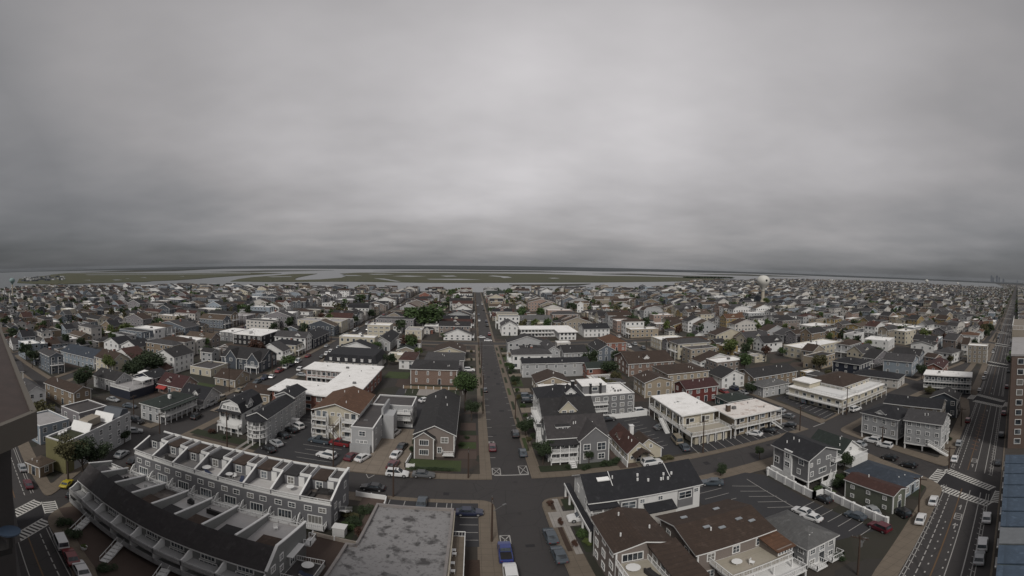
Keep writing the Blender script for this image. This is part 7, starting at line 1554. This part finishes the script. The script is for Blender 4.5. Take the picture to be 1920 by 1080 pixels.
# ------------------------------------------------------------------ cars
CP = [('suv', 'white', 745, 893, 0, 'white estate car on the cross street in front of the lawn'), ('sedan', 'grey', 794, 895, 0, 'dark grey car nose to tail behind the white car on the cross street'), ('sedan', 'black', 699, 918, 180, 'black car at the near kerb of the cross street beside the townhouses'),
      ('sedan', 'slate', 791, 948, 90, 'grey car parked end on beside the blotched roof'), ('sedan', 'navy', 880, 966, 0, 'navy car in the bays right of the blotched roof'), ('pickup', 'blue', 947, 1040, 90, 'bright blue pickup at the left kerb of the central street', ), ('suv', 'white', 957, 1079, 90, 'white car cut off by the bottom edge behind the blue pickup'),
      ('sedan', 'slate', 1032, 1009, 92, 'slate car at the right kerb opposite the blue pickup'), ('sedan', 'slate', 1048, 1046, 92, 'slate car nearest the camera at the right kerb'), ('suv', 'white', 1090, 976, 180, 'white car nosing out of the carport'), ('suv', 'white', 1222, 872, 0, 'white car parked behind the black roofed house'),
      ('suv', 'black', 966, 817, 90, 'black car at the right kerb beside the bushy tree'), ('sedan', 'slate', 980, 852, 90, 'dark car at the right kerb just before the crossing'), ('sedan', 'maroon', 923, 842, 90, 'dark wine coloured car at the left kerb just before the crossing'), ('sedan', 'black', 909, 734, 90, 'black car at the left kerb beside the keep clear box'),
      ('suv', 'white', 880, 697, 0, 'white car on a drive left of the central street'), ('sedan', 'white', 903, 634, 0, 'white car waiting left at the second crossing'), ('sedan', 'white', 915, 640, 0, 'white car crossing the central street at the second crossing'), ('suv', 'slate', 988, 747, 0, 'blue grey car on the sandy drive beside the central street'), ('suv', 'black', 990, 756, 0, 'black car on the sandy drive in front of the blue grey car'), ('sedan', 'white', 1003, 790, 0, 'white car half hidden beside the Victorian stair'),
      ('suv', 'white', 1202, 775, 0, 'white car in the motel car park near the white wall'), ('sedan', 'black', 1140, 790, 0, 'black car in the motel car park behind the cottage'), ('sedan', 'grey', 1240, 805, 10, 'grey car beside the left motel gallery'), ('van', 'tan', 1269, 830, 80, 'tan van at the corner of the left motel'), ('sedan', 'slate', 1283, 843, 80, 'dark car in front of the tan van'),
      ('sedan', 'white', 1414, 817, 120, 'white car in the bays before the stained roof motel'), ('sedan', 'black', 1441, 811, 120, 'black car right of the white car before the stained roof motel'), ('sedan', 'black', 1479, 801, 130, 'black car at the far end of the stained roof motel bays'), ('sedan', 'silver', 1460, 772, 110, 'silver car at the kerb of the right street'), ('sedan', 'grey', 1477, 783, 110, 'grey car behind the silver one on the right street'),
      ('suv', 'slate', 1511, 756, 20, 'slate car in the striped car park of the cream hotel'), ('suv', 'white', 1604, 771, 0, 'white car on the street in front of the cream hotel'), ('suv', 'white', 1635, 829, 100, 'white car, left of two at the kerb below the corner stilt houses'), ('suv', 'white', 1659, 838, 100, 'white car, right of two at the kerb below the corner stilt houses'), ('sedan', 'silver', 1609, 836, 100, 'silver car beside the white cottage deck'),
      ('sedan', 'black', 1668, 862, 100, 'black car at the kerb behind the blue grey roof'), ('sedan', 'black', 1704, 876, 100, 'black car close to the right avenue crossing'), ('sedan', 'white', 1505, 964, 100, 'white car, left of a pair in the marked car park'), ('sedan', 'white', 1521, 975, 100, 'white car, right of a pair in the marked car park'), ('sedan', 'black', 1543, 940, 90, 'black car at the jog of the long white wall'),
      ('sedan', 'slate', 1604, 972, 95, 'slate car in a bay by the long white wall'), ('sedan', 'silver', 1637, 962, 60, 'silver car on the drive behind the white wall'), ('suv', 'maroon', 1649, 994, 85, 'maroon car in the last bay by the long white wall'), ('suv', 'black', 1690, 966, 70, 'black car behind the sage green block'), ('sedan', 'white', 1750, 942, 20, 'white car parked beside the near end of the crossing'),
      ('sedan', 'white', 1726, 978, 20, 'white car parked on the avenue further from the crossing'), ('sedan', 'white', 1850, 974, 18, 'white car on the ocean side just below the crossing'), ('suv', 'white', 1842, 1024, 18, 'white car, upper of a pair on the ocean side kerb'), ('sedan', 'silver', 1836, 1050, 18, 'silver car, lower of a pair on the ocean side kerb'), ('sedan', 'white', 1790, 863, 18, 'white car just above the crossing on the avenue'), ('sedan', 'slate', 1335, 910, 150, 'slate car in the corner car park behind the black roofed house'),
      ('sports', 'yellow', 125, 911, 120, 'bright yellow sports car on the left street'), ('sedan', 'black', 137, 930, 120, 'black car across from the yellow sports car'), ('sedan', 'silver', 228, 855, 105, 'silver car on the left street beside the long pale block'), ('sedan', 'black', 252, 868, 105, 'black car beside the end of the rear townhouse row'), ('sedan', 'silver', 252, 811, 45, 'silver car on the far corner of the left crossing'),
      ('van', 'white', 114, 1020, 158, 'white van at the kerb of the left avenue'), ('sedan', 'red', 133, 1050, 158, 'red car behind the white van on the left avenue'), ('sedan', 'white', 152, 1074, 158, 'white car behind the red one at the bottom edge'), ('sedan', 'silver', 42, 880, 160, 'silver car at the kerb beyond the left crossing'), ('sedan', 'yellow', 67, 880, 150, 'yellow car on the drive of the tan annexe'), ('sedan', 'maroon', 53, 911, 160, 'dark red car at the kerb close to the left crossing'),
      ('suv', 'black', 257, 793, 0, 'black car left of the grey corner house'), ('sedan', 'slate', 243, 765, 20, 'slate car behind the corner house lawn'), ('sedan', 'silver', 212, 753, 10, 'silver car in the yard of the grey gabled house'), ('suv', 'black', 368, 784, 100, 'black car on the left street at the corner house'), ('van', 'white', 536, 690, 100, 'white van at the left kerb of the left street'), ('sedan', 'white', 510, 708, 100, 'white car at the left kerb below the white van'),
      ('sedan', 'silver', 559, 680, 100, 'silver car at the left kerb above the white van'), ('sedan', 'silver', 566, 706, 0, 'silver car inside the courtyard of the U motel'), ('sedan', 'white', 797, 754, 40, 'white car in the car park behind the taupe house'), ('suv', 'white', 740, 816, 75, 'white car at the top of the concrete drive'), ('sedan', 'white', 743, 857, 80, 'white car beside the hedge on the concrete drive'), ('sedan', 'black', 754, 842, 80, 'black car behind the white one by the hedge'),
      ('sedan', 'maroon', 737, 876, 80, 'dark maroon car at the mouth of the concrete drive'), ('sedan', 'white', 680, 863, 70, 'white car at the left of the concrete drive'), ('sedan', 'maroon', 658, 861, 80, 'dark red car beside the pale stepped block'), ('suv', 'white', 612, 859, 170, 'white car nearest the street in the black car park'), ('pickup', 'red', 636, 836, 175, 'red pickup beside the pale stepped block'), ('pickup', 'slate', 599, 831, 175, 'slate pickup below the cream motel stair'),
      ('suv', 'white', 557, 803, 150, 'white car at the back of the black car park'), ('sedan', 'black', 546, 810, 150, 'black car next to the back white car in the black car park'), ('sedan', 'silver', 517, 835, 150, 'silver car by the white wall of the black car park'), ('sedan', 'black', 503, 846, 150, 'black car nearest the street by the white wall'), ('sedan', 'black', 530, 820, 150, 'dark car between the silver and back cars at the white wall')]
for kd, cl, u, v, rt, lb in CP:
    g = at(u, v); big = abs(g.x) > 45 and g.y < 60
    onroad = (abs(g.x - 7.9) < 3.6) or (71 < g.y < 79.3 and abs(g.x) < 80) or g.y < ave_y(g.x, 4.4) or abs(g.x + 71.5) < 4.4 or 82 < g.x < 90
    car(kd, cl, g.x, g.y, rt, lb, 'cars parked about the streets', True, .86 if big else .97, z=.012 if onroad else .21)
cr2 = random.Random(9); nc = 0; cc = {}
for i, xs in enumerate(XS):
    if abs(i - I0) > 4: continue
    for side in (-1, 1):
        y = 242 if i == I0 else 92 if abs(i - I0) < 2 else 82
        while y < 520 and nc < 190:
            y += cr2.choice([6, 6.5, 12, 18, 26, 40]) * (1.0 if i != I0 else 3.2)
            ph = (y - 233) % 145
            if ph < 8 or ph > 137 or y > 515: continue
            x = xs + side * (hw(xs) - 1.15); C = Wp(x, y); C2 = Wp(x, y + 1)
            if not in_view(*C) or math.hypot(*C) > 520: continue
            if any(abs(o_.location.x - C[0]) < 3 and abs(o_.location.y - C[1]) < 6 for o_ in COL.objects if False): continue
            if i == I0 and y < 135: continue
            k = (i, side); cc[k] = cc.get(k, 0) + 1; nc += 1; col = cr2.choice(['white', 'white', 'silver', 'black', 'grey', 'slate', 'navy', 'red', 'black', 'silver', 'white', 'maroon', 'tan'])
            car(cr2.choice(['sedan', 'suv', 'suv', 'sedan', 'pickup']), col, C[0], C[1], math.degrees(math.atan2(C2[1] - C[1], C2[0] - C[0])) + (180 if side < 0 else 0), '%s car, %s up the %s kerb of %s' % (col, ORD[cc[k] - 1], 'left' if side < 0 else 'right', sname(i)), 'cars parked along the further streets', False)
for k in range(26):   # far along the right avenue
    x = 90 + 9.3 * k + cr2.uniform(-2, 2); off, sd_n = cr2.choice([(4.2, 'inland'), (-6.6, 'ocean side')])
    if any(abs(x - c) < 8 for c in XW): continue
    kk = ('av', sd_n); cc[kk] = cc.get(kk, 0) + 1; col = cr2.choice(['white', 'silver', 'black', 'grey', 'slate', 'red'])
    car(cr2.choice(['sedan', 'suv']), col, x, ave_y(x, off), 17, '%s car, %s beyond the crossing at the %s kerb of the avenue' % (col, ORD[cc[kk] - 1], sd_n), 'cars parked along the further streets', False, .8)
# ------------------------------------------------------------------ poles
def polepx(u, vb, vt, label, **k):
    g = at(u, vb); r = math.hypot(g.x, g.y); d = ray(u, vt); h = CAM_H + r * d.z / math.hypot(d.x, d.y); return pole(g.x, g.y, max(4, min(h, 13)), label, **k)
for u, vb, vt, lb, kw in ((922, 1016, 935, 'thick brown pole at the corner pavement nearest the camera', dict(lamp=40)), (625, 876, 795, 'pole in front of the cream motel car park', dict(rot=90)), (737.5, 932, 872, 'pole at the near kerb of the cross street', dict(rot=90, lamp=90)), (426, 846, 772, 'pole on the dark lawn of the rounded porch house', dict(rot=90, transf=True)),
                          (1722, 966, 895, 'pole on the avenue pavement beside the crossing', dict(rot=20)), (1608, 1079, 1005, 'thick dark pole at the bottom right pavement', dict(rot=20, lamp=20, transf=True)), (1499.5, 808, 762, 'pole on the corner island past the stained motel', dict()), (878, 897, 842, 'pole on the pavement before the taupe house lawn', dict(lamp=90)),
                          (905.5, 776, 700, 'pole at the left kerb beside the leafy tree', dict()), (966, 786, 742, 'pole at the right kerb by the sandy drive', dict()), (1318, 850, 788, 'pole at the pavement in front of the left motel', dict(rot=90)), (1587, 778, 726, 'pole at the corner of the cream hotel', dict()), (162, 741, 695, 'pole at the left of the grey gabled house', dict()), (251, 781, 742, 'pole beside the grey corner house yard', dict()),
                          (430, 735, 682, 'pole beside the cape house at left', dict()), (1654, 836, 800, 'pole beside the corner stilt houses', dict()), (1779, 880, 838, 'pole on the far side of the avenue crossing', dict(rot=20)), (1802, 800, 765, 'pole further along the avenue pavement', dict(rot=20)), (300, 828, 775, 'pole at the corner house crossing', dict(lamp=0)), (903, 690, 640, 'pole at the left kerb below the second crossing', dict())):
    polepx(u, vb, vt, lb, **kw)
pc = {}
for i, xs in enumerate(XS):
    if abs(i - I0) > 2: continue
    for k in range(12):
        y = 150 + 36 * k; x = xs - hw(xs) - .8; C = Wp(x, y)
        if not in_view(*C) or (y - 233) % 145 < 5: continue
        pc[i] = pc.get(i, 0) + 1
        pole(C[0], C[1], 8.5, 'utility pole, %s back along the left kerb of %s' % (ORD[pc[i] - 1], sname(i)), transf=k % 3 == 0)
# ------------------------------------------------------------------ water towers and the far skyline
WTM = plain('water_tower_white', (.55, .54, .50), .6, .1, .1); WTG = plain('water_tower_green', (.20, .28, .28), .6, .1, .1)
def zat(u, v, r):
    d = ray(u, v); return CAM_H + r * d.z / math.hypot(d.x, d.y)
def wtower(u, vb, vt, wpx, label, mat, marks=True, dist=None, legs=False):
    g = at(u, vb); r = math.hypot(g.x, g.y)
    if dist: g = Vector((g.x * dist / r, g.y * dist / r, 0)); r = dist
    zt = zat(u, vt, r); rad = wpx * r / FP / 2; t = thing('water_tower', label, 'water tower', (g.x, g.y, 0)); mb = MB(); n = 24
    prof = [(.22, -1.45), (.45, -.85), (.8, -.5), (.97, -.15), (1, .1), (.93, .42), (.72, .68), (.4, .84), (.02, .9)]; rg = []
    for a, z in prof: i = len(mb.v); rg.append(i); mb.v += [(rad * a * math.cos(2 * math.pi * k / n), rad * a * math.sin(2 * math.pi * k / n), zt - rad * .9 + rad * z) for k in range(n)]
    for a, b in zip(rg, rg[1:]):
        for k in range(n): mb.f.append((a + k, a + (k + 1) % n, b + (k + 1) % n, b + k)); mb.m.append(0)
    tk = obj('tank', mb, mat, t)
    for p in tk.data.polygons: p.use_smooth = True
    z1 = zt - rad * 2.3
    sh = MB().cyl(0, 0, 0, z1 * .22, rad * .4, rad * .25, 16); sh.cyl(0, 0, z1 * .22, z1 + .1, rad * .25, rad * .25, 16, cap=False); obj('shaft', sh, plain('water_tower_shaft', (.40, .36, .29), .7, .1, .1), t)
    if marks:
        d = Vector((-g.x, -g.y, 0)).normalized(); s_ = Vector((-d.y, d.x, 0)); c = d * rad * .93 + s_ * (-rad * .0); 
        a = math.atan2(-g.y, -g.x) + .5
        mb = MB().cyl(0, 0, -.3, .35, rad * .17, n=12); e = obj('emblem', mb, DARK, t, (rad * .97 * math.cos(a), rad * .97 * math.sin(a), zt - rad * .75)); e.rotation_euler = (0, R(90), a)
        obj('walkway', MB().cyl(0, 0, z1 * .985, z1 * 1.0, rad * .34, n=16), mat, t)
wtower(1430, 566, 516, 25, 'large white water tower with a dark round mark on its tank', WTM)
wtower(24, 560, 521, 11, 'pale green water tower at the far left', WTG, False)
wtower(1737, 541, 524, 6.5, 'small white water tower far away at right', WTM, False, 2600)
wtower(1795, 545, 529.5, 4.2, 'smallest water tower, nearest the distant skyline', WTM, False, 3600)
FARB = plain('hazed_tower_cladding', (.13, .145, .17), .8, .2, .01)  # distance haze is painted into this pale blue-grey colour
for k, (u, vt, w_) in enumerate(((1858.5, 520.5, 3.2), (1862, 524.5, 3.0), (1868.5, 521, 3.6), (1873, 524.5, 2.4), (1881, 528, 3.4), (1907, 533.5, 2.2))):
    d = ray(u, 535); h2 = math.hypot(d.x, d.y); dist = 8200 + 200 * k; x, y = d.x / h2 * dist, d.y / h2 * dist; W2 = w_ * dist / FP; z = max(50, (lin(HP, u) - vt) / FP * dist * .85 + 20)
    t = thing('skyscraper', ['tallest slab at the left of the distant skyline', 'shorter tower second from left on the distant skyline', 'broad tower in the middle of the distant skyline', 'slim tower right of the broad one on the distant skyline', 'low tower with a stepped top right of the distant skyline', 'isolated low block far right of the skyline'][k], 'skyscraper', (x, y, -2), math.atan2(x, y) * -1)
    obj('tower_body', MB().box(-W2 / 2, -20, 0, W2 / 2, 20, z), FARB, t); obj('crown_block', MB().box(-W2 / 4, -12, z + .1, W2 / 4, 12, z * 1.07), FARB, t)
g = at(1803, 570); t = thing('radio_mast', 'thin pale mast with a cone base at right', 'mast', (g.x, g.y, 0)); obj('mast', MB().cyl(0, 0, 0, 24, .7, .4, 8), WTM, t); obj('base_cone', MB().cyl(0, 0, 0, 5, 3.2, .6, 10), WTM, t)
# far houses seen across the water on the left hand marsh spit
sp = MB()
for k in range(70):
    u = rr.uniform(38, 118); v = rr.uniform(525.5, 533) - (u - 38) * .05; g = far(u, v); a = rr.uniform(8, 16); m = MB(); walls(m, a, a * .7, 5, 'gable', 'x', 3, False); add(sp, m, g.x, g.y, 0, rr.uniform(0, 3), mm=[rr.randrange(2), 0])
o = obj('spit_houses', sp, [wm('palegrey'), wm('slate')]); tag(o, 'cluster of tiny houses on the spit at the far left', 'distant houses'); o['kind'] = 'stuff'
# ------------------------------------------------------------------ air
hm = bpy.data.materials.new('haze_air'); hm.use_nodes = True; hm.node_tree.nodes.clear()
ho = hm.node_tree.nodes.new('ShaderNodeOutputMaterial'); hv = hm.node_tree.nodes.new('ShaderNodeVolumePrincipled'); hv.inputs['Color'].default_value = (.8, .86, .93, 1); hv.inputs['Density'].default_value = 1.3e-5; hv.inputs['Anisotropy'].default_value = .2
hm.node_tree.links.new(hv.outputs[0], ho.inputs['Volume'])
hz = obj('haze', MB().box(-12650, -900, -4.0, 12650, 12650, 75), [hm]); hz['kind'] = 'stuff'
print('objects', len(bpy.data.objects), 'houses', NHOUSE[0])
